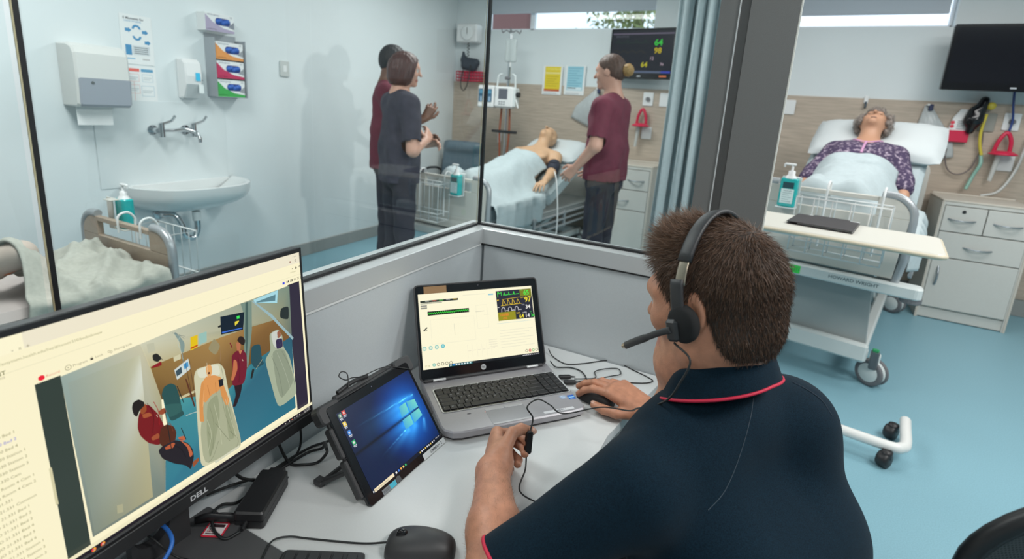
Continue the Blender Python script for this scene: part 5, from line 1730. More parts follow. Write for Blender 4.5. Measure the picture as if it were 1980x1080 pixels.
for s0, s1 in ((30, 12), (150, 168)):
    band(arc(0.1005, 0.115, s0, s1, n=8), 0.016, 0.002, M_steel, 'slider', t)
    e = 14 if s0 < 90 else 166
    ee = -22 if s0 < 90 else 202
    band([hd(0.002+0.004*k/10, (0.104 if s0 < 90 else -0.104)*math.cos(math.radians((14-34*k/10)))*1.0, 0.014+0.115*math.sin(math.radians(14-40*k/10))) for k in range(11)], 0.019, 0.006, M_dk, 'ear_arm', t)
for s_ in (1, -1):
    EM = hm @ axes(hd(0.000, 0.100*s_, -0.022), HF, HU*s_) @ Matrix.Diagonal((0.80, 0.80, 1, 1))
    MB().lathe([(0.001, -0.010), (0.028, -0.010), (0.034, -0.004), (0.034, 0.004), (0.029, 0.010), (0.001, 0.010)], 28, M=EM, sx=0.86, sy=1.0).build('ear_cushion', mat('foam_black', (0.012, 0.012, 0.013), 0.9), t)
    MB().lathe([(0.001, -0.002), (0.022, -0.002), (0.024, 0.001), (0.022, 0.006), (0.001, 0.008)], 24, M=EM @ Matrix.Translation((0, 0, 0.008)), sx=0.9).build('ear_cup', M_dk, t)
hinge = hd(0.012, 0.110, -0.028)
MB().box((0, 0, 0), (0.019, 0.032, 0.011), 0.004, M=hm @ axes(hinge+HU*-0.002, HF, HU)).build('boom_pivot', M_dk, t)
MB().tube(spline([hinge+HL*0.006, hd(0.036, 0.112, -0.036), hd(0.066, 0.104, -0.048), hd(0.096, 0.093, -0.060), hd(0.124, 0.080, -0.072)], 6), [0.0042]*12+[0.0050]*13, 10, M=hm, flat=(0.8, 1.2)).build('microphone_boom', M_dk, t)
MB().cyl(tuple(hd(0.121, 0.0812, -0.0708)), tuple(hd(0.130, 0.0775, -0.0740)), 0.0055, 0.0045, 12, M=hm).build('microphone_tip', M_steel, t)
# headset cord: cup to desk, up over the laptop edge to the inline control in the left hand and on to the desk
c0 = hinge-HU*0.020
CT = (ltips[4][0]*0.5+ltips[0][0]*0.5)+A3((0.004, -0.010, -0.004))
hset = [o for o in COL.objects if o.name == 'headset'][0]
MB().tube(spline([tuple(c0), (-0.055, 0.692, 1.040), (-0.064, 0.689, 1.003), (-0.077, 0.704, 0.968), (-0.108, 0.772, 0.909), (-0.150, 0.888, 0.828), (-0.180, 0.972, 0.767), (-0.250, 1.018, 0.726), (-0.330, 1.003, 0.690), (-0.352, 0.970, 0.722), (-0.364, 0.924, 0.756), (-0.366, 0.872, 0.765), tuple(CT+A3((-0.004, 0.022, 0.042))), tuple(CT+A3((0, 0.005, 0.024)))], 8), 0.0016, 6).build('cord', M_cable, hset, hm)
MB().tube(spline([tuple(CT+A3((0, -0.006, -0.024))), tuple(CT+A3((0.010, -0.030, -0.040))), (-0.322, 0.765, 0.660), (-0.275, 0.775, 0.6435), (-0.235, 0.785, 0.6425), (-0.19, 0.79, 0.6425)], 8), 0.0016, 6).build('cord', M_cable, hset, hm)
MB().prism(rrect(0.046, 0.014, 0.005, 4), -0.005, 0.005, 0.0015, M=axes(CT, A3((-0.004, 0.012, 0.045)), (0.6, 0.6, -0.2))).build('inline_control', M_blk, hset, hm)
mouse('computer_mouse', 'small black mouse under the right hand beside the laptop', (-0.305, 1.180, DZ), math.radians(-8), 0.098, 0.056, 0.032)
# office chair under the operator
t = thing('office_chair', 'dark office chair carrying the seated person', 'chair', (0.06, 0.77, 0.0), math.radians(60))
MB().prism(rrect(0.48, 0.46, 0.08, 5), 0.335, 0.395, 0.02).build('seat', M_blk, t)
MB().cyl((0, 0, 0.10), (0, 0, 0.335), 0.028, seg=16).build('gas_column', M_blk, t)
for k in range(5):
    a = 2*PI*k/5
    x, y = 0.20*math.cos(a), 0.20*math.sin(a)
    MB().tube([(0.02*math.cos(a), 0.02*math.sin(a), 0.11), (x, y, 0.075)], [0.022, 0.014], 8).build('base_arm', M_blk, t)
    MB().lathe([(0.001, -0.02), (0.028, -0.02), (0.030, 0), (0.028, 0.02), (0.001, 0.02)], 14, M=Matrix.Translation((x, y, 0.030)) @ Matrix.Rotation(PI/2, 4, 'X')).build('castor', M_blk, t)
# ================================================================== hospital beds, bedding and manikins
M_cream = mat('cream_panel', (0.62, 0.60, 0.55), 0.45)
M_beige = mat('beige_panel', (0.40, 0.315, 0.245), 0.45, noise=0.05, nscale=60)
M_tube = mat('grey_tube', (0.40, 0.42, 0.44), 0.35, 0.4)
M_bedw = mat('bed_enamel', (0.66, 0.70, 0.69), 0.4)
M_bedg = mat('bed_grey', (0.33, 0.36, 0.36), 0.5)
M_sheet = mat('pale_sheet', (0.46, 0.535, 0.555), 0.85, noise=0.04, nscale=40, bump=0.06, bscale=500)
M_sheetA = mat('grey_green_blanket', (0.43, 0.43, 0.38), 0.9, noise=0.08, nscale=60, bump=0.15, bscale=350)
M_pillow = mat('pillow_cotton', (0.58, 0.62, 0.63), 0.85, bump=0.04, bscale=300)
M_mskin = mat('manikin_skin', (0.60, 0.37, 0.22), 0.5, noise=0.05, nscale=25)
M_teal = mat('teal_gel', (0.02, 0.42, 0.42), 0.15, spec=0.6)
M_clear = mat('milky_plastic', (0.70, 0.74, 0.74), 0.3)
M_wire = mat('white_wire', (0.78, 0.80, 0.80), 0.4)
M_tyre = mat('castor_grey', (0.16, 0.16, 0.17), 0.6)

BP, BA = 0.95, math.radians(35)

def bodyframe(zt, alpha=BA):
    def P(s, x, h):
        k = min(1.0, max(0.0, (s+0.22)/0.44))
        an = alpha*k*k*(3-2*k)
        y, z = (BP+s*math.cos(alpha), zt+s*math.sin(alpha)) if s >= 0 else (BP+s, zt)
        z += 0.030*math.exp(-(s/0.16)**2)
        return A3((x, y-h*math.sin(an), z+h*math.cos(an)))
    return P

def make_bed(label, loc, rotz, zt, panel, W=0.74, back=BA, text=None):
    t = thing('hospital_bed', label, 'bed', loc, rotz, 'adjustable hospital beds')
    top = zt+0.20
    fb = zt-0.20
    # footboard: panel with a hand slot, grey tube corners
    n = 12
    out = []
    for k in range(n+1):
        a = PI*k/n/2
        out.append((W/2-0.10+0.10*math.sin(a), top-0.10+0.10*math.cos(a)))
    pts = [(-W/2+0.03, fb)] + [(-p[0]+0.012, p[1]-0.012) for p in out[::-1]] + [(p[0]-0.012, p[1]-0.012) for p in out] + [(W/2-0.03, fb)]
    mb = MB()
    sw, s0, s1 = 0.22, top-0.105, top-0.035
    def slab(poly):
        mb.prism(poly, -0.014, 0.014, 0.003, M=Matrix(((1, 0, 0, 0), (0, 0, -1, 0), (0, 1, 0, 0), (0, 0, 0, 1))))
    slab([(-W/2+0.03, fb), (W/2-0.03, fb), (W/2-0.012, s0), (-W/2+0.012, s0)])
    left = [p for p in pts if p[0] < -sw and p[1] >= s0-1e-6]
    right = [p for p in pts if p[0] > sw and p[1] >= s0-1e-6]
    slab([(-sw, s0), (-sw, top-0.012)]+left[::-1]+[(-W/2+0.012, s0)])
    slab([(sw, s0)]+[(W/2-0.012, s0)]+right[::-1]+[(sw, top-0.012)])
    slab([(-sw, s1), (sw, s1), (sw, top-0.012), (-sw, top-0.012)])
    mb.build('footboard', panel, t)
    for sg in (-1, 1):
        tp = [(sg*(W/2-0.02), 0, fb-0.04), (sg*W/2, 0, fb+0.10), (sg*W/2, 0, top-0.12)]+[(sg*(W/2-0.10+0.10*math.cos(PI/2*k/6)), 0, top-0.10+0.10*math.sin(PI/2*k/6)) for k in range(1, 7)]+[(sg*(W/2-0.14), 0, top)]
        MB().tube(tp, 0.019, 10).build('corner_tube', M_tube, t)
    # bumper bar
    bb = MB().prism(rrect(W+0.20, 0.09, 0.03, 4), zt-0.275, zt-0.215, 0.008, M=Matrix.Translation((0, -0.005, 0)))
    b_ = bb.build('bumper_bar', M_bedw, t)
    if text:
        q = Pic()
        q.text(text, 0.085, zt-0.251, 0.017, (95, 110, 115), bold=0.01)
        q.build('bar_lettering', M_print, b_, Matrix(((1, 0, 0, 0), (0, 0, -1, -0.0505), (0, 1, 0, 0), (0, 0, 0, 1))))
        q = Pic()
        q.rect(-0.125, zt-0.266, -0.045, zt-0.224, (60, 225, 90)).up().text('BED 311', -0.118, zt-0.252, 0.014, (30, 120, 50)).up()
        q.build('bar_sticker', M_print, b_, Matrix(((1, 0, 0, 0), (0, 0, -1, -0.0508), (0, 1, 0, 0), (0, 0, 0, 1))))
    for sg in (-1, 1):
        MB().prism([(0.045*math.cos(2*PI*k/18), 0.045*math.sin(2*PI*k/18)) for k in range(18)], zt-0.30, zt-0.265, 0.006, M=Matrix.Translation((sg*(W/2+0.06), 0.0, 0))).build('corner_buffer', M_tyre, t)
    # deck, underframe
    fr = MB()
    for sg in (-1, 1):
        fr.box((sg*(W/2-0.03), 1.02, zt-0.20), (0.04, 2.02, 0.05), 0.006)
    for y in (0.12, 0.7, 1.3, 1.9):
        fr.box((0, y, zt-0.20), (W-0.08, 0.05, 0.04), 0.006)
    fr.build('deck_frame', M_bedg, t)
    MB().box((0, 1.02, zt-0.165), (W-0.02, 2.00, 0.02), 0.006).build('deck', M_bedg, t)
    ub = MB()
    h = zt-0.22
    for y0, y1 in ((0.55, 1.45), (1.45, 0.55)):
        for sg in (-1, 1):
            a, b = Vector((sg*0.22, y0, 0.17)), Vector((sg*0.22, y1, h))
            ub.box((0, 0, 0), ((b-a).length, 0.035, 0.05), 0.006, M=axes((a+b)/2, b-a, (1, 0, 0)))
    for sg in (-1, 1):
        ub.box((sg*0.27, 1.02, 0.165), (0.06, 1.70, 0.06), 0.01)
    for y in (0.25, 1.80):
        ub.box((0, y, 0.165), (0.62, 0.07, 0.06), 0.01)
    ub.build('underframe', M_bedw, t)
    if zt > 0.75:
        MB().prism([(-0.33, 0.17), (0.30, 0.17), (0.26, h-0.02), (-0.28, h-0.02)], -0.012, 0.012, 0.004, M=Matrix(((1, 0, 0, 0), (0, 0, -1, 0.20), (0, 1, 0, 0), (0, 0, 0, 1)))).build('end_cover', M_bedg, t)
        MB().box((-0.02, 0.16, 0.20), (0.66, 0.05, 0.10), 0.012).build('end_beam', M_bedw, t)
    for sg in (-1, 1):
        for y in (0.25, 1.80):
            M0 = Matrix.Translation((sg*0.345, y, 0.075)) @ Matrix.Rotation(math.radians(62), 4, 'Z')
            RY = M0 @ Matrix.Rotation(PI/2, 4, 'Y')
            ty = MB()
            for zc in (-0.024, 0.024):
                ty.lathe([(0.058, zc-0.010), (0.071, zc-0.010), (0.075, zc-0.004), (0.075, zc+0.004), (0.071, zc+0.010), (0.058, zc+0.010)], 24, M=RY)
            ty.build('castor_tyre', M_tyre, t)
            MB().lathe([(0.001, -0.036), (0.050, -0.035), (0.060, -0.028), (0.066, -0.014), (0.067, 0.0), (0.066, 0.014), (0.060, 0.028), (0.050, 0.035), (0.001, 0.036)], 24, M=RY).build('castor_cover', M_bedw, t)
            MB().box((sg*0.345, y+0.02, 0.150), (0.05, 0.09, 0.06), 0.015).build('castor_fork', M_bedw, t)
            if y < 1:
                MB().box((0, 0, 0), (0.040, 0.016, 0.15), 0.006, M=Matrix.Translation((sg*0.345, y-0.075, 0.17)) @ Matrix.Rotation(0.5, 4, 'X')).build('brake_pedal', M_tyre, t)
                MB().box((0, 0, 0), (0.030, 0.018, 0.028), 0.004, M=Matrix.Translation((sg*0.345, y-0.062, 0.15)) @ Matrix.Rotation(0.5, 4, 'X')).build('pedal_mark', M_red, t)
                MB().box((0, 0, 0), (0.030, 0.018, 0.024), 0.004, M=Matrix.Translation((sg*0.345, y-0.108, 0.236)) @ Matrix.Rotation(0.5, 4, 'X')).build('pedal_mark', mat('green_mark', (0.02, 0.30, 0.10), 0.5), t)
    # lowered side rails
    for sg in (-1, 1):
        rl = MB()
        for k, dz in enumerate((0.0, 0.055, 0.11)):
            rl.tube([(sg*(W/2+0.035), 0.62, zt-0.30+dz), (sg*(W/2+0.035), 1.75, zt-0.30+dz)], 0.012, 8)
        for y in (0.64, 1.2, 1.73):
            rl.box((sg*(W/2+0.035), y, zt-0.245), (0.02, 0.03, 0.15), 0.004)
        rl.build('side_rail', M_tube, t)
    # mattress in two lifts, headboard
    P = bodyframe(zt, back)
    mt = MB().box((0, (0.03+BP)/2, zt-0.075), (W-0.04, BP-0.03, 0.15), 0.03)
    L = 0.92
    c = (P(L/2, 0, -0.075))
    mt.box((0, 0, 0), (W-0.04, L, 0.15), 0.03, M=axes(c, (1, 0, 0), P(1, 0, 0)-P(0.2, 0, 0)))
    mt.build('mattress', M_sheet if panel is not M_beige else mat('pink_grey_sheet', (0.52, 0.46, 0.44), 0.85, bump=0.05, bscale=300), t)
    MB().prism(rrect(W, 0.50, 0.09, 6, 0, zt+0.05), -0.016, 0.016, 0.004, M=Matrix(((1, 0, 0, 0), (0, 0, -1, 2.075), (0, 1, 0, 0), (0, 0, 0, 1)))).build('headboard', panel, t)
    return t, P

def wire_basket(label, bedt, x0, x1, top, y=-0.032, depth=0.13, H=0.32):
    M = Matrix.Translation(bedt.location) @ Matrix.Rotation(bedt.rotation_euler.z, 4, 'Z')
    t = thing('wire_basket', label, 'basket', M @ Vector(((x0+x1)/2, y-0.06, top-0.32)), bedt.rotation_euler.z, 'wire chart baskets on the bed ends')
    w = (x1-x0)/2
    zb, zt_ = 0.0, 0.275
    yb, yf = 0.035, 0.035-depth
    for z, f_ in ((zb, 0.0), (zt_, 0.0), (0.06, 0.0)):
        MB().tube([(-w, yb, z), (w, yb, z), (w*1.0, yf, z), (-w*1.0, yf, z)], 0.0035, 6, True).build('rim_wire', M_wire, t)
    k = 6
    for i in range(k):
        x = -w+2*w*i/(k-1)
        MB().tube([(x, yb, zt_), (x, yb, zb), (x, yf, zb), (x, yf, zt_)], 0.0028, 6).build('wire', M_wire, t)
    for x in (-w*0.45, w*0.75):
        MB().tube(spline([(x, yb, 0.02), (x, yb, zt_), (x, yb, 0.32), (x, yb+0.03, 0.352), (x, yb+0.072, 0.335), (x, yb+0.074, 0.26)], 5), 0.0055, 8).build('hook', M_wire, t)
    return t

def pump_bottle(label, bedt, x, top, y=-0.07, group='hand gel pump bottles on the bed ends', side=False):
    M = Matrix.Translation(bedt.location) @ Matrix.Rotation(bedt.rotation_euler.z, 4, 'Z')
    t = thing('pump_bottle', label, 'bottle', M @ Vector((x, y, top-0.15)), bedt.rotation_euler.z, group)
    MB().prism(rrect(0.085, 0.055, 0.018, 5), 0, 0.150, 0.006, smooth=False).build('bottle_body', M_teal, t)
    MB().lathe([(0.030, 0.148), (0.022, 0.162), (0.017, 0.168), (0.017, 0.186), (0.010, 0.188), (0.006, 0.190), (0.006, 0.215), (0.001, 0.215)], 18, sx=1.0, sy=0.9).build('collar', M_white, t)
    MB().box((-0.012, 0, 0.220), (0.055, 0.016, 0.012), 0.004).box((-0.038, 0, 0.212), (0.008, 0.012, 0.018), 0.002).build('pump_head', M_white, t)
    q = Pic()
    q.rect(-0.030, 0.020, 0.030, 0.095, (215, 232, 232)).rect(-0.026, 0.098, 0.026, 0.130, (25, 70, 80)).up()
    for k in range(5):
        q.rect(-0.022, 0.028+k*0.011, 0.022-(k % 2)*0.012, 0.031+k*0.011, (140, 170, 175))
    q.text('hand gel', -0.018, 0.082, 0.008, (40, 90, 110))
    q.build('bottle_label', M_print, t, Matrix(((1, 0, 0, 0), (0, 0, -1, -0.0279), (0, 1, 0, 0), (0, 0, 0, 1))))
    MB().box((0.056 if side else 0, 0.036, 0.075), (0.05 if side else 0.094, 0.006, 0.16), 0.002).box((0, 0.0, -0.003), (0.094, 0.070, 0.006), 0.002).box((0, 0.055, 0.152), (0.060, 0.044, 0.005), 0.002).build('bracket', M_cream if side else M_clear, t)
    return t

def noise2(x, y, seed=0):
    return (math.sin(x*9.1+y*3.3+seed)+math.sin(-x*5.2+y*8.7+seed*1.7)*0.8+math.sin(x*17+y*13+seed*2.3)*0.45+math.sin(x*23-y*19+seed)*0.3)/2.5

def cloth(name, label, cat, M, fn, nu, nv, m, thick=0.006, group=None):
    o = MB().grid(fn, nu, nv).build(name, m, None, M)
    solid(o, thick)
    sm = o.modifiers.new('soften', 'SMOOTH')
    sm.iterations = 2
    return tag(o, label, cat, group)

def manikin(label, bedt, P, skin, bald=True, gown=None, fem=False):
    t = thing('training_manikin', label, 'manikin', tuple(bedt.location), bedt.rotation_euler.z)
    hc = P(0.72, 0.0, 0.155)
    hx, hy = A3((1.0, 0, 0)), P(1, 0, 0)-P(0.0, 0, 0)
    hy = hy/np.linalg.norm(hy)
    ta = math.radians(12)
    hz = np.cross(hx, hy)
    hy, hz = hy*math.cos(ta)-hz*math.sin(ta), hz*math.cos(ta)+hy*math.sin(ta)
    HRm = np.stack([hx, hy, hz], 1)
    def h_(x, u, f):          # x right, u to the crown, f out of the face
        return hc+hx*x+hy*u+hz*f
    pr = [el(h_(0, 0.02, -0.005), (0.076, 0.098, 0.093), HRm, 0.02), el(h_(0, -0.045, 0.025), (0.060, 0.065, 0.062), HRm, 0.03), el(h_(0, -0.098, 0.062), (0.026, 0.020, 0.024), HRm, 0.03),
          rc(h_(0, 0.012, 0.085), h_(0, -0.030, 0.112), 0.009, 0.013, 0.012), rc(h_(-0.035, 0.020, 0.078), h_(0.035, 0.020, 0.078), 0.011, 0.011, 0.02),
          el(h_(0.040, -0.03, 0.058), (0.022, 0.022, 0.020), HRm, 0.02), el(h_(-0.040, -0.03, 0.058), (0.022, 0.022, 0.020), HRm, 0.02),
          el(h_(0.076, -0.01, -0.005), (0.010, 0.030, 0.018), HRm, 0.008), el(h_(-0.076, -0.01, -0.005), (0.010, 0.030, 0.018), HRm, 0.008),
          el(h_(0, -0.062, 0.086), (0.026, 0.008, 0.014), HRm, 0.006, 0, True), el(h_(0.032, 0.004, 0.088), (0.014, 0.008, 0.012), HRm, 0.010, 0, True), el(h_(-0.032, 0.004, 0.088), (0.014, 0.008, 0.012), HRm, 0.010, 0, True),
          rc(h_(0, -0.05, 0.0), P(0.52, 0, 0.105), 0.058, 0.068, 0.03)]
    for sx in (-1, 1):
        pr += [rc(P(0.50, sx*0.03, 0.10), P(0.46, sx*0.165, 0.095), 0.066, 0.064, 0.05), rc(P(0.45, sx*0.185, 0.09), P(0.20, sx*0.245, 0.075), 0.056, 0.042, 0.03),
               rc(P(0.20, sx*0.245, 0.075), P(0.02, sx*0.275, 0.085), 0.042, 0.030, 0.02), rc(P(0.02, sx*0.275, 0.085), P(-0.02, sx*0.280, 0.080), 0.030, 0.027, 0.02),
               el(P(0.33, sx*0.085, 0.165), (0.085, 0.085, 0.035), np.stack([hx, hy, hz], 1), 0.05),
               rc(P(-0.02, sx*0.09, 0.11), P(-0.42, sx*0.10, 0.10), 0.085, 0.060, 0.04), rc(P(-0.42, sx*0.10, 0.10), P(-0.74, sx*0.10, 0.075), 0.058, 0.042, 0.03), rc(P(-0.76, sx*0.10, 0.05), P(-0.79, sx*0.11, 0.16), 0.040, 0.032, 0.03)]
    pr += [rb(P(0.30, 0, 0.10), (0.165, 0.20, 0.085), 0.08, np.stack([hx, (P(1, 0, 0)-P(0, 0, 0))/np.linalg.norm(P(1, 0, 0)-P(0, 0, 0)), np.cross(hx, (P(1, 0, 0)-P(0, 0, 0)))], 1), 0.05),
           rc(P(0.10, -0.07, 0.11), P(0.10, 0.07, 0.11), 0.105, 0.105, 0.06), rc(P(-0.02, -0.08, 0.105), P(-0.02, 0.08, 0.105), 0.10, 0.10, 0.06)]
    parts = [nets(pr, 0.0085)]
    for sx in (-1, 1):
        hp = []
        hand(hp, P(-0.02, sx*0.280, 0.080), P(-0.3, sx*0.31, 0.055)-P(-0.02, sx*0.280, 0.08), (0, 0, -1), (-sx, 0, 0.2), ((14, 22, 14), (12, 20, 14), (14, 22, 14), (18, 24, 16)), ((0.6, 0.75, 0.2), (0.85, 0.4, 0.25), (0.95, 0.2, 0.2)), 1.0, spread=0.25)
        parts.append(nets(hp, 0.0050))
    sdf_obj('body', parts, skin, t, 1)
    return t, h_, HRm

# ---- bed B: bare-chested bald manikin
bedB, PB = make_bed('white hospital bed holding the bald manikin, behind the front glass', (-2.12, 3.20, 0), math.radians(-5), 0.65, M_cream, back=math.radians(25))
PBw = lambda s, x, h: PB(s, x*1.17, h*1.06)
mB, hB, RB = manikin('bald bare-chested training manikin lying in the middle bed', bedB, PBw, M_mskin)
q = Pic()
MB().ball((0, 0, 0), (0.020, 0.007, 0.006), 10).build('mouth', mat('mouth_dark', (0.05, 0.015, 0.012), 0.4), mB, axes(hB(0, -0.064, 0.078), (1, 0, 0), hB(0, 1, 0)-hB(0, 0, 0)))
for sx in (-1, 1):
    MB().ball((0, 0, 0), (0.013, 0.006, 0.005), 10).build('eye', mat('closed_eye', (0.30, 0.17, 0.10), 0.4), mB, axes(hB(sx*0.032, 0.004, 0.079), (1, 0, 0), hB(0, 1, 0)-hB(0, 0, 0)))
BM = Matrix.Translation(bedB.location) @ Matrix.Rotation(bedB.rotation_euler.z, 4, 'Z')
t = thing('blood_pressure_cuff', 'dark navy blood pressure cuff around the bald manikin arm', 'cuff', tuple(BM @ Vector(PBw(0.29, 0.225, 0.08))), bedB.rotation_euler.z)
o0 = PBw(0.29, 0.225, 0.08)
ca = PBw(0.36, 0.207, 0.083)-o0
cb = PBw(0.225, 0.240, 0.077)-o0
MB().tube([tuple(ca), tuple(ca*0.98), tuple(ca*0.3+cb*0.2), tuple(cb*0.98), tuple(cb)], [0.050, 0.058, 0.058, 0.055, 0.046], 20).build('cuff_wrap', mat('cuff_navy', (0.015, 0.018, 0.035), 0.7), t)
MB().box(tuple(ca*0.2+A3((0.0, -0.005, 0.058))), (0.05, 0.05, 0.004), 0.001).build('cuff_patch', mat('cuff_patch', (0.10, 0.11, 0.15), 0.6), t)
def cordB(name, label, cat, pts, r, m):
    o = MB().tube(spline([tuple(BM @ Vector(tuple(p))) for p in pts], 8), r, 6).build(name, m)
    return tag(o, label, cat)
cordB('cuff_hose', 'pale hose hanging from the pressure cuff down beside the bed', 'hose', [PB(0.25, 0.275, 0.13), PB(0.15, 0.36, 0.06), (0.43, 1.00, 0.52), (0.46, 0.95, 0.30), (0.47, 0.85, 0.10), (0.46, 0.70, 0.012), (0.50, 0.6, 0.012)], 0.006, M_wire)
def pillow(label, bedt, P, s=0.72, w=0.62, l=0.40, th=0.15, x=0.0, tw=0.0, up=0.03):
    pl_ = thing('pillow', label, 'pillow', tuple(bedt.location), bedt.rotation_euler.z, None)
    c = P(s, x, up)
    X_ = A3((math.cos(tw), 0, 0))+(P(1, 0, 0)-P(0, 0, 0))/1.0*math.sin(tw)
    X_ /= np.linalg.norm(X_)
    Yv = (P(1, 0, 0)-P(0, 0, 0))
    Yv = Yv/np.linalg.norm(Yv)
    Yv = Yv-X_*(Yv@X_)
    Yv /= np.linalg.norm(Yv)
    Rm = np.stack([X_, Yv, np.cross(X_, Yv)], 1)
    def side(sg):
        def fn(u, v):
            a, b = u*2-1, v*2-1
            e = (max(0, 1-abs(a)**3.5)*max(0, 1-abs(b)**3.5))**0.55
            k = 1-0.06*(a*a+b*b)*0.5
            wr = 0.008*noise2(a*2, b*2, 3)*(1-e)
            dent = 0.035*math.exp(-((a)**2/0.12+(b)**2/0.25)) if sg > 0 else 0
            return tuple(c+Rm @ A3((a*w/2*k, b*l/2*k, sg*(th/2*e-dent)+wr)))
        return fn
    mb = MB().grid(side(1), 26, 20).grid(side(-1), 26, 20, flip=True)
    mb.build('pillow_case', M_pillow, pl_)
    return pl_
pillow('white pillow under the bald manikin head', bedB, PB, 0.72, 0.64, 0.42, 0.13, 0.04)

def sheet_fn(P, s0, s1, wfun, hfun, edge=0.375, amp=0.010, seed=0.0, hang=0.22, taper=None):
    def fn(u, v):
        s = s0+(s1-s0)*u
        w0, w1 = wfun(s)
        t_ = w0+(w1-w0)*v
        lim = edge+0.012
        x = max(-lim, min(lim, t_))
        over = abs(t_)-abs(x)
        h = hfun(x, s)+amp*noise2(x*3, s*3, seed)+0.012
        if over > 0:
            k = min(1.0, over/0.05)
            h0 = h*(1-k)+0.012
            p = P(s, x, h0)
            ripple = 0.014*math.sin(s*26+seed)*k+0.010*math.sin(s*47+seed)*k
            return (p[0]+(1 if t_ > 0 else -1)*(0.012*k+ripple+0.012), p[1], p[2]-over)
        return tuple(P(s, x, h))
    return fn

def g(x, c, w):
    return math.exp(-((x-c)/w)**2)
def hB_(x, s):
    legs = 0.17*(g(x, -0.10, 0.10)+g(x, 0.10, 0.10)) if s < 0 else 0
    k = min(1, max(0, (s+0.32)/0.20))
    legs = min(0.235, (0.225+0.09*s)*(g(x, -0.10, 0.13)+g(x, 0.10, 0.13)))
    if s < -0.70:
        legs += 0.06*min(1, (-0.70-s)/0.05)*(g(x, -0.1, 0.08)+g(x, 0.1, 0.08))
    legs *= min(1, max(0, (s+0.92)/0.07))
    tor = (0.262-0.02*max(0, s))*math.exp(-(x/0.235)**4)
    return legs*(1-k)+tor*k
def wB(s):
    k = min(1, max(0, (s+0.25)/0.22))
    k = k*k*(3-2*k)
    return (-(0.52*(1-k)+0.232*k), 0.60*(1-k)+0.232*k)
cloth('bed_sheet', 'pale blue sheet drawn up to the bald manikin waist', 'sheet', BM, sheet_fn(PB, -0.93, 0.245, wB, hB_, amp=0.010, seed=1.0), 70, 60, M_sheet, 0.006)
wire_basket('white wire basket hung on the footboard of the middle bed', bedB, -0.35, 0.055, 0.84)
pump_bottle('teal hand gel pump bottle hung on the middle bed end', bedB, 0.125, 0.87)

# ---- bed C: grey-haired manikin in a purple gown
bedC, PC = make_bed('raised hospital bed holding the grey-haired manikin, at the right', (0.285, 3.065, 0), math.radians(-13), 0.87, M_cream, text='HOWARD WRIGHT')
CM = Matrix.Translation(bedC.location) @ Matrix.Rotation(bedC.rotation_euler.z, 4, 'Z')
mC, hC, RC = manikin('grey-haired training manikin in a purple patterned gown lying in the right bed', bedC, PC, mat('manikin_skin_tan', (0.50, 0.27, 0.17), 0.5))
for sx in (-1, 1):
    MB().ball((0, 0, 0), (0.013, 0.005, 0.005), 10).build('eye', MATS['closed_eye'], mC, axes(hC(sx*0.032, 0.004, 0.080), (1, 0, 0), hC(0, 1, 0)-hC(0, 0, 0)))
MB().ball((0, 0, 0), (0.018, 0.005, 0.005), 10).build('mouth', MATS['mouth_dark'], mC, axes(hC(0, -0.064, 0.080), (1, 0, 0), hC(0, 1, 0)-hC(0, 0, 0)))
# wig of curls
M_wig = mat('grey_curls', (0.20, 0.165, 0.145), 0.6, noise=0.5, nscale=70)
rngw = np.random.RandomState(4)
wp = []
for k in range(150):
    a = rngw.rand()*2*PI
    e = rngw.rand()
    th = math.radians(8+122*e)
    x, f_, u_ = math.sin(th)*math.cos(a), math.sin(th)*math.sin(a), math.cos(th)
    if f_ > 0.45 and u_ < 0.52:
        continue
    if u_ < -0.55:
        continue
    r = 1.04+0.10*rngw.rand()
    wp.append(el(hC(x*0.088*r, 0.02+u_*0.106*r, -0.008+f_*0.094*r), (0.020, 0.020, 0.020), None, 0.006))
wp.append(el(hC(0, 0.045, -0.024), (0.080, 0.092, 0.080), RC, 0.01))
sdf_obj('wig', [nets(wp, 0.0065)], M_wig, mC, 0)
wv, wf, wc = nets(wp, 0.012)
Xw, Nw = sample(wv, wf, 900, rngw)
cr = MB()
for x_, n_ in zip(Xw, Nw):
    a_ = np.cross(n_, rngw.normal(0, 1, 3))
    a_ /= np.linalg.norm(a_)
    b_ = np.cross(n_, a_)
    cr.tube([tuple(x_+(a_*math.cos(th)+n_*(math.sin(th)+0.7))*0.008+b_*th*0.0012) for th in np.linspace(0, 5.2, 7)], 0.0013, 3, caps=False)
cr.build('curls', mat('grey_curl_strand', (0.36, 0.32, 0.29), 0.5), mC)['kind'] = 'stuff'
# gown
M_gown = bpy.data.materials.new('purple_print')
M_gown.use_nodes = True
nt = M_gown.node_tree
b = nt.nodes['Principled BSDF']
b.inputs['Roughness'].default_value = 0.85
vo = nt.nodes.new('ShaderNodeTexNoise')
vo.inputs['Scale'].default_value = 46
vo.inputs['Detail'].default_value = 3
tc = nt.nodes.new('ShaderNodeTexCoord')
nt.links.new(tc.outputs['Object'], vo.inputs['Vector'])
rp = nt.nodes.new('ShaderNodeValToRGB')
rp.color_ramp.elements[0].position = 0.52
rp.color_ramp.elements[0].color = (0.055, 0.035, 0.085, 1)
rp.color_ramp.elements[1].position = 0.66
rp.color_ramp.elements[1].color = (0.42, 0.34, 0.42, 1)
nt.links.new(vo.outputs['Fac'], rp.inputs['Fac'])
nt.links.new(rp.outputs['Color'], b.inputs['Base Color'])
gp = []
axm = (PC(1, 0, 0)-PC(0, 0, 0))
axm /= np.linalg.norm(axm)
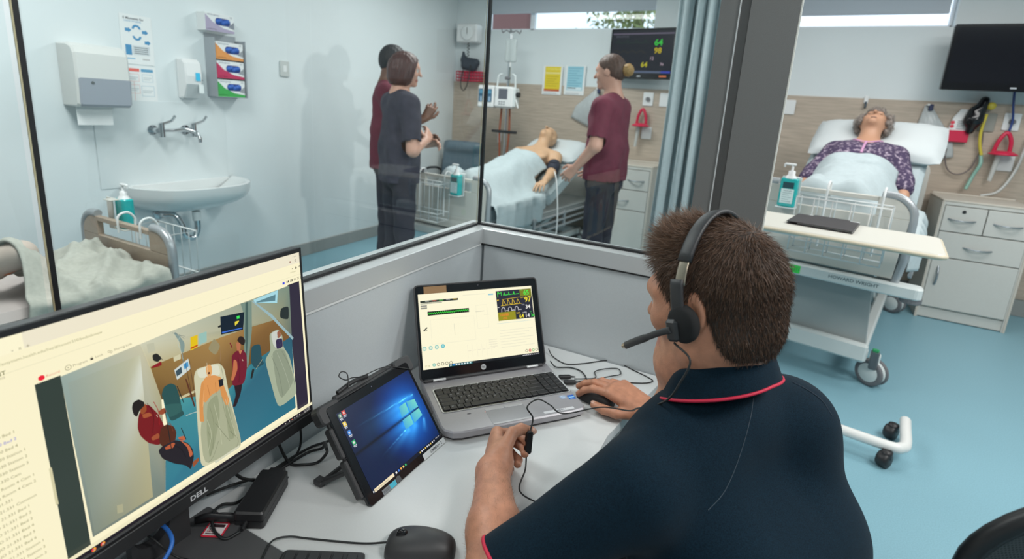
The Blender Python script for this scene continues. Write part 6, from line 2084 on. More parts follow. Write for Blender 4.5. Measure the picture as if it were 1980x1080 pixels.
for sx in (-1, 1):
    gp += [rc(PC(0.485, sx*0.05, 0.10), PC(0.455, sx*0.165, 0.095), 0.075, 0.074, 0.05), rc(PC(0.45, sx*0.185, 0.09), PC(0.20, sx*0.250, 0.085), 0.070, 0.062, 0.03), rc(PC(0.20, sx*0.250, 0.085), PC(0.10, sx*0.268, 0.088), 0.060, 0.056, 0.03),
           el(PC(0.33, sx*0.085, 0.165), (0.10, 0.095, 0.050), np.stack([A3((1., 0, 0)), axm, np.cross(A3((1., 0, 0)), axm)], 1), 0.05)]
gp += [rb(PC(0.30, 0, 0.10), (0.178, 0.19, 0.097), 0.09, np.stack([A3((1., 0, 0)), axm, np.cross(A3((1., 0, 0)), axm)], 1), 0.05), rc(PC(0.08, -0.08, 0.11), PC(0.08, 0.08, 0.11), 0.12, 0.12, 0.06)]
nk = PC(0.555, 0, 0.155)
sdf_obj('gown', [nets(gp, 0.0085, clip=lambda X: np.linalg.norm((X-nk)*A3((1, 0.9, 0.9)), axis=1) > 0.085)], M_gown, mC, 1)
M_pink = mat('pink_trim', (0.62, 0.32, 0.52), 0.7)
def on_gown(P0):
    lo, hi = -0.1, 0.25
    nv_ = np.cross(A3((1., 0, 0)), axm)
    for _ in range(22):
        m_ = (lo+hi)/2
        if field(gp, (P0+nv_*m_)[None, :])[0] < 0:
            lo = m_
        else:
            hi = m_
    return P0+nv_*(lo+0.002)
trim = [on_gown(PC(0.555-0.082*math.cos(a)*1.0, 0.088*math.sin(a), 0.10)) for a in np.linspace(-1.5, 1.5, 17)]
MB().tube(trim, 0.006, 6).build('neck_trim', M_pink, mC)
MB().tube([on_gown(PC(s, 0.0, 0.10)) for s in np.linspace(0.472, 0.30, 9)], 0.008, 6).build('placket', M_pink, mC)
pillow('wide white pillow under the grey-haired manikin', bedC, PC, 0.70, 0.82, 0.46, 0.15, 0.03, 0.0, 0.035)
def hC_(x, s):
    k = min(1, max(0, (s+0.34)/0.22))
    legs = min(0.235, (0.225+0.09*s)*(g(x, -0.10, 0.13)+g(x, 0.10, 0.13)))
    if s < -0.70:
        legs += 0.06*min(1, (-0.70-s)/0.05)*(g(x, -0.1, 0.08)+g(x, 0.1, 0.08))
    legs *= min(1, max(0, (s+0.92)/0.07))
    tor = 0.262*math.exp(-(x/0.25)**4)
    return legs*(1-k)+tor*k
def wC(s):
    k = min(1, max(0, (s+0.12)/0.16))
    k = k*k*(3-2*k)
    return (-0.62*(1-k)-0.42*k, 0.56*(1-k)+0.225*k)
cloth('bed_sheet', 'pale sheet folded across the chest of the grey-haired manikin', 'sheet', CM, sheet_fn(PC, -0.93, 0.215, wC, hC_, amp=0.010, seed=4.0), 70, 64, M_sheet, 0.007)
wire_basket('white wire basket hung on the footboard of the right bed', bedC, -0.10, 0.29, 1.07)
pump_bottle('teal hand gel pump bottle hung on the right bed end', bedC, -0.165, 1.10)

# ---- bed A: near the basin, legs under a crumpled blanket
bedA, PA = make_bed('low hospital bed with a beige footboard beside the basin wall', (-2.71, 1.31, 0), PI, 0.52, M_beige, back=math.radians(20))
AM = Matrix.Translation(bedA.location) @ Matrix.Rotation(PI, 4, 'Z')
t = thing('training_manikin', 'manikin legs with an orange knee band, partly under the grey blanket', 'manikin', tuple(bedA.location), PI)
za = 0.52
kneeL, kneeR = A3((-0.20, 0.46, za+0.175)), A3((0.10, 0.52, za+0.19))
ankL = A3((0.02, 0.615, za+0.03))
ap = [rc((0.14, 0.98, za+0.03), kneeL, 0.062, 0.046, 0.03), rc(kneeL, kneeL*0.6+ankL*0.4, 0.046, 0.049, 0.03), rc(kneeL*0.6+ankL*0.4, ankL, 0.049, 0.034, 0.02), rc(ankL, ankL+A3((0.10, -0.05, 0.0)), 0.036, 0.03, 0.02),
      rc((0.20, 0.98, za+0.03), kneeR, 0.075, 0.060, 0.03), rc(kneeR, (0.24, 0.66, za+0.05), 0.056, 0.040, 0.03), rc((0.24, 0.66, za+0.045), (0.31, 0.58, za+0.045), 0.036, 0.03, 0.03),
      rc((0.0, 1.05, za+0.10), (0.2, 1.05, za+0.10), 0.11, 0.11, 0.05), rc((0.0, 1.05, za+0.12), (0.0, 1.45, za+0.25), 0.13, 0.14, 0.05), rc((0, 1.5, za+0.28), (0, 1.66, za+0.34), 0.06, 0.06, 0.03), el((0, 1.74, za+0.38), (0.076, 0.10, 0.095), None, 0.02)]
sdf_obj('body', [nets(ap, 0.010)], mat('manikin_limb', (0.52, 0.43, 0.37), 0.6), t, 1)
dv = (ankL-kneeL)/np.linalg.norm(ankL-kneeL)
MB().tube([tuple(kneeL+dv*0.050), tuple(kneeL+dv*0.085)], [0.0500, 0.0510], 20).build('knee_band', mat('orange_band', (0.70, 0.15, 0.02), 0.6), t)
q = Pic()
q.text('size 3 left', 0, 0, 0.020, (70, 85, 150), bold=0.02)
q.build('limb_print', M_print, t, axes(kneeL+dv*0.21+A3((-0.030, 0.052, 0.0)), -dv, A3((-0.85, 0.0, 0.5))))

def hA_(x, y):
    """blanket height over the bed (bed coordinates)"""
    h = 0.19*g(x, -0.22, 0.10)*math.exp(-((y-0.50)/0.10)**2)+0.06*g(x, -0.10, 0.20)*math.exp(-((y-0.22)/0.14)**2)+0.03*g(x, 0.1, 0.12)*g(y, 0.15, 0.1)
    return h
def blk(u, v):
    y = 0.045+0.47*u+0.03*math.sin(v*9)*u
    t_ = -0.62+0.92*v-0.42*u*v*v
    lim = 0.385
    x = max(-lim, min(lim, t_))
    over = abs(t_)-abs(x)
    cr_ = 0.026*noise2(x*2.6+0.3, y*2.8, 2.0)+0.040*(1-abs(math.sin(x*9+y*7+2.0*math.sin(y*6+x*3))))**2+0.026*(1-abs(math.sin(x*14-y*11+1.5*math.sin(x*8))))**3
    h = hA_(x, y)+0.025+cr_
    if over > 0:
        k = min(1, over/0.06)
        return (x-(0.02+0.03*math.sin(y*22+1)*k+0.015), y, za+h*(1-k)+0.02*k-over*1.0)
    return (x, y, za+max(0.012, h))
cloth('blanket', 'crumpled grey-green blanket heaped over the low bed', 'blanket', AM, blk, 64, 64, M_sheetA, 0.010)
wire_basket('wire basket on the low bed footboard beside the basin', bedA, -0.25, 0.06, 0.72)
pump_bottle('teal hand gel pump bottle in a beige bracket on the low bed end', bedA, 0.125, 0.80, side=True)
# ================================================================== fittings on the walls and furniture of the bays
M_ceramic = mat('white_ceramic', (0.72, 0.745, 0.745), 0.15)
M_chrome = mat('chrome', (0.62, 0.64, 0.66), 0.12, 1.0)
M_paper = mat('paper_white', (0.78, 0.80, 0.80), 0.7)
M_smoke = mat('smoky_plastic', (0.34, 0.37, 0.42), 0.2)
M_lam = mat('cabinet_laminate', (0.62, 0.61, 0.57), 0.45, noise=0.015, nscale=80)
M_lamtop = mat('cabinet_top_edge', (0.60, 0.55, 0.48), 0.45)
M_hand = mat('handle_steel', (0.34, 0.37, 0.40), 0.3, 0.7)
M_vinyl = mat('slate_blue_vinyl', (0.075, 0.12, 0.155), 0.5, bump=0.05, bscale=200)
M_redp = mat('red_plastic', (0.62, 0.02, 0.07), 0.35)
M_yel = mat('yellow_plastic', (0.60, 0.50, 0.06), 0.4)
M_tubec = mat('clear_tubing', (0.55, 0.56, 0.54), 0.25)

def LW(y, z, d=0.0):
    """frame on the left wall: x along the wall, y up, z out of it"""
    return axes((XL+d, y, z), (0, 1, 0), (0, 0, 1))
def BW(x, z, y=YB):
    return axes((x, y, z), (1, 0, 0), (0, 0, 1))
def wall_thing(name, label, cat, F, group=None):
    t = bpy.data.objects.new(name, None)
    t.empty_display_size = 0.1
    t.matrix_world = F
    link(t)
    return tag(t, label, cat, group)

# ---- basin, taps, trap
t = wall_thing('wash_basin', 'white ceramic wash basin on the left wall', 'basin', LW(2.05, 0.75))
W_, D_ = 0.375, 0.40
def rimp(a, k=1.0):
    c, s_ = math.cos(a), math.sin(a)
    return (W_*k*(abs(c)**0.75)*(1 if c > 0 else -1), D_*k*(max(0, s_)**0.9))
bs = MB()
def bowl(u, v):
    a = PI*u
    x, d = rimp(a, 1.0-0.66*v**2.3)
    return (x, -0.19*v**0.62, d*(1-0.20*v)+0.002)
bs.grid(bowl, 34, 12, flip=True)
bs.grid(lambda u, v: (rimp(PI*u, 1-0.10*v)[0], 0.0+0.004*math.sin(PI*v), rimp(PI*u, 1-0.10*v)[1]+0.02*v), 34, 4)
bs.grid(lambda u, v: (rimp(PI*u, 0.90*(1-0.8*v))[0], -0.11*math.sin(v*PI/2), 0.02+rimp(PI*u, 0.90*(1-0.8*v))[1]*(1-0.2*v)+0.05*v), 34, 8)
bs.add([rimp(PI*k/33, 1.0) + (0,) for k in range(34)], [], 0)
bs.build('bowl', M_ceramic, t)
MB().lathe([(0.010, 0.0), (0.022, 0.001), (0.024, -0.004)], 16, M=Matrix.Translation((0, -0.108, 0.12)) @ Matrix.Rotation(-PI/2, 4, 'X')).build('waste', M_chrome, t)
MB().prism(rrect(2*W_*0.9, 0.12, 0.03, 3, 0, -0.06), 0.0, 0.02, 0.003).build('wall_plate', M_ceramic, t)
for x in (-0.15, 0.15):
    MB().cyl((x, -0.14, 0.0), (x, -0.14, 0.03), 0.009, seg=10).build('fixing_bolt', M_tyre, t)
t = wall_thing('waste_trap', 'chrome waste trap under the wash basin', 'pipe', LW(2.02, 0.50))
MB().cyl((0.03, 0.06, 0.13), (0.03, 0.0, 0.13), 0.026, seg=14).build('collar', M_white, t)
MB().tube(spline([(0.03, 0.02, 0.13), (0.03, -0.06, 0.13), (0.0, -0.115, 0.13), (-0.05, -0.09, 0.12), (-0.06, -0.02, 0.11), (-0.09, 0.045, 0.09), (-0.13, 0.05, 0.05), (-0.135, 0.05, 0.0)], 6), 0.019, 12).build('bend', M_chrome, t)
MB().cyl((-0.135, 0.05, 0.0), (-0.135, 0.05, 0.008), 0.036, seg=18).build('wall_flange', M_chrome, t)
t = wall_thing('wall_tap', 'chrome lever taps with a shared swan spout above the basin', 'tap', LW(1.99, 1.075))
for x in (-0.10, 0.10):
    MB().cyl((x, 0.01, 0.0), (x, 0.01, 0.012), 0.030, seg=18).cyl((x, 0.01, 0.01), (x, 0.01, 0.07), 0.016, seg=12).build('wall_flange', M_chrome, t)
    MB().cyl((x+0.02, -0.03, 0.07), (x+0.02, 0.055, 0.07), 0.018, 0.016, 14).build('valve', M_chrome, t)
    MB().tube(spline([(x+0.02, 0.05, 0.07), (x+0.035, 0.058, 0.09), (x+0.055, 0.075, 0.12), (x+0.06, 0.105, 0.15)], 5), [0.009]*8+[0.008]*8, 8, flat=(1, 0.6)).build('lever', M_chrome, t)
MB().tube([(-0.10, 0.01, 0.065), (0.12, 0.01, 0.065)], 0.010, 10).tube(spline([(0.0, 0.01, 0.065), (0.04, 0.02, 0.11), (0.08, 0.005, 0.15), (0.095, -0.03, 0.165), (0.097, -0.06, 0.166)], 5), 0.011, 10).build('spout', M_chrome, t)

# ---- paper towel dispenser
t = wall_thing('towel_dispenser', 'white paper towel dispenser with a smoky lower window', 'dispenser', LW(1.578, 1.385))
pf = [(0.0, 0.165), (0.11, 0.165), (0.155, 0.145), (0.175, 0.10), (0.175, -0.01)]
LWs = 0.130
def side_prism(poly, w, ch=0.0):
    return MB().prism(poly, -w, w, ch, M=Matrix(((0, 0, 1, 0), (0, 1, 0, 0), (-1, 0, 0, 0), (0, 0, 0, 1))) @ Matrix.Diagonal((-1, 1, 1, 1)))
MXP = Matrix(((0, 0, 1, 0), (0, 1, 0, 0), (1, 0, 0, 0), (0, 0, 0, 1)))
MB().prism([(0, -0.165), (0, 0.165), (0.105, 0.165), (0.150, 0.150), (0.172, 0.115), (0.176, -0.01), (0.165, -0.15), (0.15, -0.165)][::-1], -LWs, LWs, 0.010, M=MXP).build('cover', mat('dispenser_white', (0.66, 0.67, 0.65), 0.3), t)
MB().prism([(0.02, -0.160), (0.02, -0.012), (0.1795, -0.012), (0.170, -0.15), (0.152, -0.163)][::-1], -LWs+0.006, LWs-0.004, 0.008, M=MXP @ Matrix.Translation((0.002, 0, 0.003))).build('window', M_smoke, t)
MB().box((-0.03, -0.215, 0.10), (0.17, 0.10, 0.004), 0.001).build('paper_towel', M_paper, t)
MB().cyl((-0.06, -0.035, 0.178), (-0.06, -0.035, 0.182), 0.008, seg=12).build('lock', M_chrome, t)

# ---- posters on the left wall
t = wall_thing('hand_hygiene_poster', 'hand hygiene poster with blue arrows beside the towel dispenser', 'poster', LW(1.853, 1.612, 0.001))
MB().box((0, 0, 0.001), (0.175, 0.28, 0.0015)).build('sheet', M_paper, t)
q = Pic()
b1 = (70, 140, 185)
q.text('5 Moments for', -0.068, 0.113, 0.013, (60, 70, 80), bold=0.02).text('HAND HYGIENE', -0.064, 0.099, 0.009, (90, 150, 190))
for x, y in ((-0.062, 0.053), (0.030, 0.048), (0.040, -0.010)):
    q.poly([(x, y-0.009), (x+0.018, y-0.009), (x+0.018, y-0.015), (x+0.034, y), (x+0.018, y+0.015), (x+0.018, y+0.009), (x, y+0.009)], b1)
for sg, y in ((1, 0.062), (-1, 0.022)):
    for k in range(6):
        a0, a1 = PI*k/6, PI*(k+1)/6
        q.poly([(r*math.cos(a), y+sg*r*math.sin(a)) for r, a in ((0.013, a0), (0.025, a0), (0.025, a1), (0.013, a1))][::sg], b1)
q.rect(-0.068, -0.088, -0.035, -0.030, b1).rect(-0.030, -0.085, 0.065, -0.032, (205, 212, 216))
for k in range(4):
    q.rect(-0.022, -0.044-k*0.011, 0.055, -0.041-k*0.011, (180, 188, 192))
q.rect(-0.068, -0.112, -0.02, -0.104, (150, 190, 215)).rect(0.02, -0.112, 0.06, -0.104, (190, 190, 190))
q.build('poster_print', M_print, t, Matrix.Translation((0, 0, 0.0022)))
t = wall_thing('sharps_poster', 'flow chart poster with red and blue headings under the hygiene poster', 'poster', LW(1.853, 1.318, 0.001))
MB().box((0, 0, 0.001), (0.175, 0.29, 0.0015)).build('sheet', M_paper, t)
q = Pic()
q.rect(-0.075, 0.112, -0.005, 0.130, (225, 110, 100)).rect(0.004, 0.112, 0.072, 0.130, (95, 155, 190))
rd, bl, gr = (225, 175, 170), (160, 190, 205), (185, 195, 198)
for (x0, y0, x1, y1, c) in ((-0.07, 0.055, -0.01, 0.098, rd), (0.008, 0.055, 0.068, 0.098, bl), (-0.07, -0.015, -0.01, 0.035, rd), (0.0, -0.03, 0.07, 0.03, bl), (-0.05, -0.11, -0.005, -0.06, rd), (0.02, -0.10, 0.06, -0.06, bl)):
    q.line([(x0, y0), (x1, y0), (x1, y1), (x0, y1), (x0, y0)], 0.002, c)
    q.rect(x0+0.006, (y0+y1)/2, x1-0.006, (y0+y1)/2+0.004, gr).rect(x0+0.006, (y0+y1)/2-0.010, x1-0.016, (y0+y1)/2-0.006, gr)
q.line([(-0.04, 0.055), (-0.04, -0.06)], 0.002, rd).disc(-0.055, -0.122, 0.006, (60, 75, 90), 12).rect(-0.040, -0.126, 0.065, -0.122, gr)
q.build('poster_print', M_print, t, Matrix.Translation((0, 0, 0.0022)))

# ---- soap dispenser
t = wall_thing('soap_dispenser', 'white wall soap dispenser with a blue label', 'dispenser', LW(2.125, 1.41))
MB().prism([(0, -0.125), (0, 0.125), (0.06, 0.125), (0.09, 0.10), (0.098, 0.02), (0.09, -0.03), (0.05, -0.115), (0.03, -0.125)][::-1], -0.055, 0.055, 0.010, M=MXP).build('cover', M_white, t)
MB().prism([(0.02, -0.128), (0.02, -0.02), (0.085, -0.03), (0.050, -0.118)][::-1], -0.048, 0.048, 0.006, M=MXP @ Matrix.Translation((0.008, 0, 0))).build('lever', M_smoke if False else mat('pale_lever', (0.50, 0.54, 0.55), 0.35), t)
q = Pic()
q.rect(0.005, -0.008, 0.035, 0.042, (60, 190, 230)).disc(0.048, -0.002, 0.004, (110, 120, 125), 10).rect(0.022, -0.085, 0.054, -0.03, (225, 232, 232))
q.build('soap_label', M_print, t, Matrix.Translation((0, 0, 0.0995)))

# ---- glove boxes: rack with three, one loose above
def glove_box(label, F, c1, c2):
    t = wall_thing('glove_box', label, 'box', F, 'boxes of gloves on the left wall')
    MB().box((0, 0, 0.045), (0.20, 0.112, 0.09), 0.001).build('carton', M_paper, t)
    q = Pic()
    q.poly([(-0.1, -0.056), (0.1, -0.056), (0.1, -0.040), (0.02, -0.030), (-0.05, 0.0), (-0.1, 0.045)], c1)
    q.poly([(0.1, -0.030), (0.1, 0.020), (0.055, -0.020)], c2)
    q.text('nitrile gloves', -0.085, 0.040, 0.011, (90, 105, 130)).text('powder free', -0.090, -0.048, 0.009, (240, 240, 240))
    q.text('M', 0.072, 0.036, 0.014, (120, 130, 140)).up()
    q.poly(rrect(0.105, 0.046, 0.020, 5, 0.020, 0.008), (30, 55, 130))
    q.build('carton_print', M_print, t, Matrix.Translation((0, 0, 0.0905)))
    gl = MB()
    for k in range(5):
        gl.ball((-0.015+k*0.017, 0.008+0.006*math.sin(k*2.1), 0.092), (0.018, 0.016, 0.010), 8)
    gl.build('glove', mat('blue_glove', (0.03, 0.12, 0.48), 0.5), t)
    return t
glove_box('glove box with a purple grey corner, loose above the rack', LW(2.325, 1.785), (170, 160, 185), (130, 135, 145))
cols3 = (((225, 150, 80), (150, 155, 160), 'orange banded glove box, topmost in the clear rack'), ((190, 45, 90), (150, 155, 160), 'crimson banded glove box, middle of the clear rack'), ((60, 165, 80), (150, 155, 160), 'green banded glove box, lowest in the clear rack'))
for k, (c1, c2, lab) in enumerate(cols3):
    glove_box(lab, LW(2.378, 1.612-k*0.122, 0.006), c1, c2)
t = wall_thing('glove_rack', 'clear acrylic rack holding three glove boxes on the left wall', 'rack', LW(2.378, 1.50))
MB().box((0, 0.015, 0.002), (0.226, 0.41, 0.004), 0.001).box((-0.111, 0.0, 0.055), (0.004, 0.38, 0.106), 0.001).box((0.111, 0.0, 0.055), (0.004, 0.38, 0.106), 0.001).box((0, -0.19, 0.055), (0.226, 0.004, 0.106), 0.001).build('rack_shell', mat('grey_acrylic', (0.36, 0.39, 0.42), 0.25), t)
t = wall_thing('switch_plate', 'small blank grey switch plate on the left wall', 'switch', LW(2.892, 1.545))
MB().prism(rrect(0.085, 0.118, 0.008, 3), 0, 0.012, 0.003).build('plate', mat('switch_grey', (0.55, 0.58, 0.57), 0.4), t)
MB().box((0, 0, 0.013), (0.03, 0.05, 0.004), 0.001).build('rocker', M_white, t)

# ---- corner: sphygmomanometer box, hand piece and red basket
t = wall_thing('wall_gauge', 'white gauge box in the far left corner with a dark curly cord', 'gauge', BW(-3.26, 2.15))
MB().box((0, 0, 0.07), (0.27, 0.20, 0.14), 0.015).build('case', M_white, t)
MB().lathe([(0.001, 0.0), (0.075, 0.0), (0.08, 0.006), (0.08, 0.014), (0.072, 0.016), (0.001, 0.016)], 24, M=Matrix.Translation((0.02, 0.0, 0.14))).build('dial', M_paper, t)
MB().box((0.02, 0.02, 0.157), (0.006, 0.07, 0.002)).build('needle', M_blk, t)
MB().tube([(0.0+0.012*math.cos(k*1.1), -0.10-k*0.006, 0.08+0.012*math.sin(k*1.1)) for k in range(36)], 0.004, 5).build('curly_cord', M_cable, t)
t = thing('bulb_cuff', 'dark rolled pressure cuff lying over the red basket in the corner', 'cuff', (-3.21, 5.17, 1.80))
sdf_obj('cuff_roll', [nets([rc((-0.07, 0, 0.06), (0.09, 0, 0.03), 0.035, 0.045, 0.03), rc((-0.05, 0, 0.0), (0.06, 0.0, -0.02), 0.05, 0.045, 0.03), rc((-0.07, 0, 0.06), (-0.08, 0.0, 0.14), 0.03, 0.015, 0.03)], 0.008)], mat('cuff_slate', (0.04, 0.05, 0.065), 0.7), t, 1)
MB().tube(spline([(-0.03, -0.06, -0.02), (-0.04, -0.10, -0.2), (0.0, -0.10, -0.28), (0.05, -0.10, -0.2), (0.05, -0.05, 0.0)], 6), 0.006, 6).build('hose', M_cable, t)
t = wall_thing('red_basket', 'red wire basket on the timber edge in the far corner', 'basket', BW(-3.215, 1.685))
for z_ in (-0.05, -0.017, 0.017, 0.05):
    MB().tube([(-0.16, z_, 0.02), (0.16, z_, 0.02), (0.16, z_, 0.13), (-0.16, z_, 0.13)], 0.006, 6, True).build('rim_wire', M_redp, t)
for k in range(9):
    x = -0.16+0.04*k
    MB().tube([(x, 0.05, 0.13), (x, -0.05, 0.13), (x, -0.05, 0.02), (x, 0.05, 0.02)], 0.0055, 5).build('wire', M_redp, t)

# ---- posters and fittings behind the middle bed
def sleeve(name, label, F, c, kind):
    t = wall_thing(name, label, 'poster', F)
    MB().box((0, 0, 0.003), (0.225, 0.302, 0.002)).build('sheet', M_paper, t)
    q = Pic()
    if kind:
        q.rect(-0.088, -0.092, 0.092, 0.140, (225, 200, 40)).rect(-0.093, -0.115, 0.088, -0.092, (195, 85, 30)).up()
        q.text('CODE BLUE', -0.075, 0.105, 0.022, (240, 225, 120), bold=0.02).rect(-0.082, 0.065, 0.088, 0.082, (235, 220, 140))
        for k in range(5):
            q.rect(-0.07, 0.035-k*0.024, 0.07-(k % 3)*0.02, 0.041-k*0.024, (190, 165, 30))
    else:
        q.rect(-0.088, -0.105, 0.090, 0.140, (150, 200, 215)).up()
        for k in range(9):
            q.rect(-0.078, 0.115-k*0.025, 0.078-(k % 3)*0.03, 0.123-k*0.025, (115, 170, 190))
        q.rect(-0.08, -0.100, 0.08, -0.072, (215, 230, 235))
    for k in range(2):
        q.rect(-0.095, -0.135-k*0.007, 0.06, -0.132-k*0.007, (160, 165, 170))
    q.build('poster_print', M_print, t, Matrix.Translation((0, 0, 0.0045)))
sleeve('alert_poster', 'yellow alert poster on the wall behind the bald manikin', BW(-2.222, 1.681, 5.280), None, True)
sleeve('guide_poster', 'pale blue guide poster to the right of the yellow one', BW(-1.966, 1.690, 5.280), None, False)
def plate(label, x, z, ins=True, w=0.10, h=0.13):
    t = wall_thing('gas_outlet', label, 'outlet', BW(x, z, 5.282), 'outlet plates on the timber panels')
    MB().prism(rrect(w, h, 0.008, 3), 0, 0.010, 0.002).build('plate', M_white, t)
    if ins:
        MB().cyl((0, 0.0, 0.01), (0, 0.0, 0.030), 0.020, seg=14).build('socket', M_tyre, t)
plate('white gas outlet plate with a dark socket left of the pale curtain', -1.178, 1.535)
plate('blank white plate partly hidden by the pale curtain', -1.015, 1.535, False)
plate('blank white plate beside the dark post on the timber', 0.062, 1.528, False, 0.115, 0.125)
plate('white gas outlet plate at the right edge with a blue hose', 1.588, 1.502)
def red_holder(label, x, z):
    t = wall_thing('suction_holder', label, 'holder', BW(x, z, 5.282), 'red suction holders beside the beds')
    MB().tube(spline([(-0.05, -0.12, 0.05), (-0.035, -0.03, 0.06), (0.0, 0.03, 0.06), (0.035, -0.03, 0.06), (0.045, -0.12, 0.05)], 6), 0.014, 8).build('loop', M_redp, t)
    MB().lathe([(0.001, 0.03), (0.05, 0.028), (0.085, 0.008), (0.090, 0.0), (0.06, -0.006), (0.001, -0.006)], 20, M=Matrix.Translation((0, -0.135, 0.085)) @ Matrix.Rotation(-PI/2, 4, 'X')).build('dish', M_redp, t)
    MB().prism(rrect(0.10, 0.12, 0.01, 3, 0.05, -0.20), 0, 0.012, 0.003).build('back_plate', M_white, t)
    MB().cyl((-0.02, -0.14, 0.08), (-0.035, -0.34, 0.07), 0.018, 0.014, 12).build('canister', M_tubec, t)
    return t
red_holder('red suction holder on the timber left of the curtain', -1.205, 1.405)
red_holder('red suction holder beside the right bedside cabinet', 1.565, 1.39)
def clear_bag(label, x, z, w, h, rz):
    t = wall_thing('plastic_bag', label, 'bag', BW(x, z, 5.275), 'clear bags hanging on the timber')
    M0 = Matrix.Rotation(rz, 4, 'Z')
    def fn(u, v):
        a, b = u*2-1, v
        ww = w*(0.12+0.88*min(1, b*1.5))
        return (a*ww/2, -b*h, 0.012+0.040*(1-a*a)*math.sin(PI*min(1, b*0.9))+0.010*noise2(a*2, b*3, 1.0))
    o = MB().grid(fn, 16, 16, M=M0).build('bag_film', mat('bag_film', (0.62, 0.66, 0.67), 0.25, alpha=0.62), t)
    solid(o, 0.002)
    MB().cyl((0, 0.0, 0), (0, 0, 0.05), 0.008, seg=8).build('hook', M_white, t)
    MB().box((0.02, -0.02, 0.035), (0.03, 0.05, 0.02), 0.005).build('clip', mat('navy_clip', (0.02, 0.03, 0.09), 0.5), t)
clear_bag('clear plastic bag hanging behind the standing nurse', -1.70, 1.61, 0.28, 0.38, math.radians(-22))
clear_bag('clear plastic bag hanging at the right end of the wide pillow', 1.05, 1.60, 0.28, 0.44, math.radians(14))
t = wall_thing('wall_hook', 'small white hook above the grey-haired manikin', 'hook', BW(0.632, 1.60, 5.282))
MB().box((0, 0.02, 0.006), (0.03, 0.06, 0.012), 0.003).build('plate', M_white, t)
MB().tube(spline([(0, 0.0, 0.012), (0, -0.02, 0.03), (0, -0.045, 0.03), (0, -0.04, 0.015)], 5), 0.008, 8).build('prong', mat('dark_prong', (0.05, 0.07, 0.09), 0.4), t)
# oxygen fittings right of bed C
t = wall_thing('oxygen_bag', 'white and red resuscitation card holder left of the black mask', 'holder', BW(1.275, 1.455, 5.282))
MB().prism([(-0.075, -0.12), (0.065, -0.12), (0.075, 0.10), (0.05, 0.125), (-0.01, 0.125), (-0.045, 0.06)], 0, 0.035, 0.004).build('pouch', M_white, t)
MB().box((-0.003, -0.085, 0.022), (0.150, 0.09, 0.045), 0.004).build('red_pocket', M_redp, t)
q = Pic()
for k in range(2):
    q.disc(-0.045, 0.02-k*0.03, 0.014, (215, 60, 80), 14)
for k in range(5):
    q.rect(-0.015, 0.03-k*0.015, 0.05, 0.036-k*0.015, (120, 125, 130))
q.build('card_print', M_print, t, Matrix.Translation((0, 0, 0.0355)))
t = wall_thing('resuscitator', 'black rubber mask with a yellow valve on the timber', 'mask', BW(1.365, 1.52, 5.282))
sdf_obj('mask', [nets([rc((0.02, 0.13, 0.06), (-0.015, -0.02, 0.07), 0.030, 0.05, 0.03), rc((-0.015, -0.02, 0.07), (-0.025, -0.10, 0.06), 0.045, 0.028, 0.03), rc((-0.03, 0.05, 0.06), (-0.05, -0.03, 0.06), 0.03, 0.03, 0.03)], 0.008)], M_blkg, t, 1)
MB().lathe([(0.001, -0.02), (0.025, -0.02), (0.030, 0.0), (0.025, 0.02), (0.001, 0.02)], 16, M=Matrix.Translation((0.065, 0.09, 0.06))).build('valve', M_yel, t)
MB().prism(rrect(0.10, 0.14, 0.01, 3, 0.08, -0.03), 0, 0.012, 0.002).build('back_plate', mat('plate_grey', (0.28, 0.28, 0.25), 0.5), t)
MB().tube(spline([(0.05, 0.03, 0.06), (0.045, -0.10, 0.055), (0.06, -0.20, 0.05), (0.085, -0.28, 0.05)], 6), 0.011, 8).build('hose', M_yel, t)
def wcord(name, label, pts, r, m, cat='tube'):
    return tag(MB().tube(spline(pts, 8), r, 6).build(name, m), label, cat)
wcord('oxygen_tube', 'thin dark tube hanging in a long loop under the red pocket', [(1.24, 5.26, 1.36), (1.235, 5.25, 1.22), (1.27, 5.25, 1.11), (1.34, 5.25, 1.075), (1.41, 5.25, 1.13), (1.44, 5.25, 1.28), (1.43, 5.25, 1.42)], 0.005, mat('grey_tubing', (0.16, 0.13, 0.13), 0.4))
wcord('blue_hose', 'blue hose falling from the television to the right outlet plate', [(1.54, 5.22, 1.72), (1.555, 5.22, 1.62), (1.58, 5.24, 1.51), (1.575, 5.24, 1.40)], 0.008, mat('blue_hose', (0.03, 0.06, 0.22), 0.4))
wcord('clear_tube', 'clear tube drooping behind the right bedside cabinet', [(1.70, 5.23, 1.40), (1.67, 5.22, 1.15), (1.60, 5.2, 0.98), (1.50, 5.2, 0.93)], 0.010, M_tubec)
wcord('green_mask_tube', 'pale green tube end hanging above the right cabinet', [(1.45, 5.24, 1.24), (1.455, 5.22, 1.17), (1.43, 5.22, 1.08), (1.40, 5.2, 0.97)], 0.013, mat('pale_green', (0.25, 0.45, 0.38), 0.4))

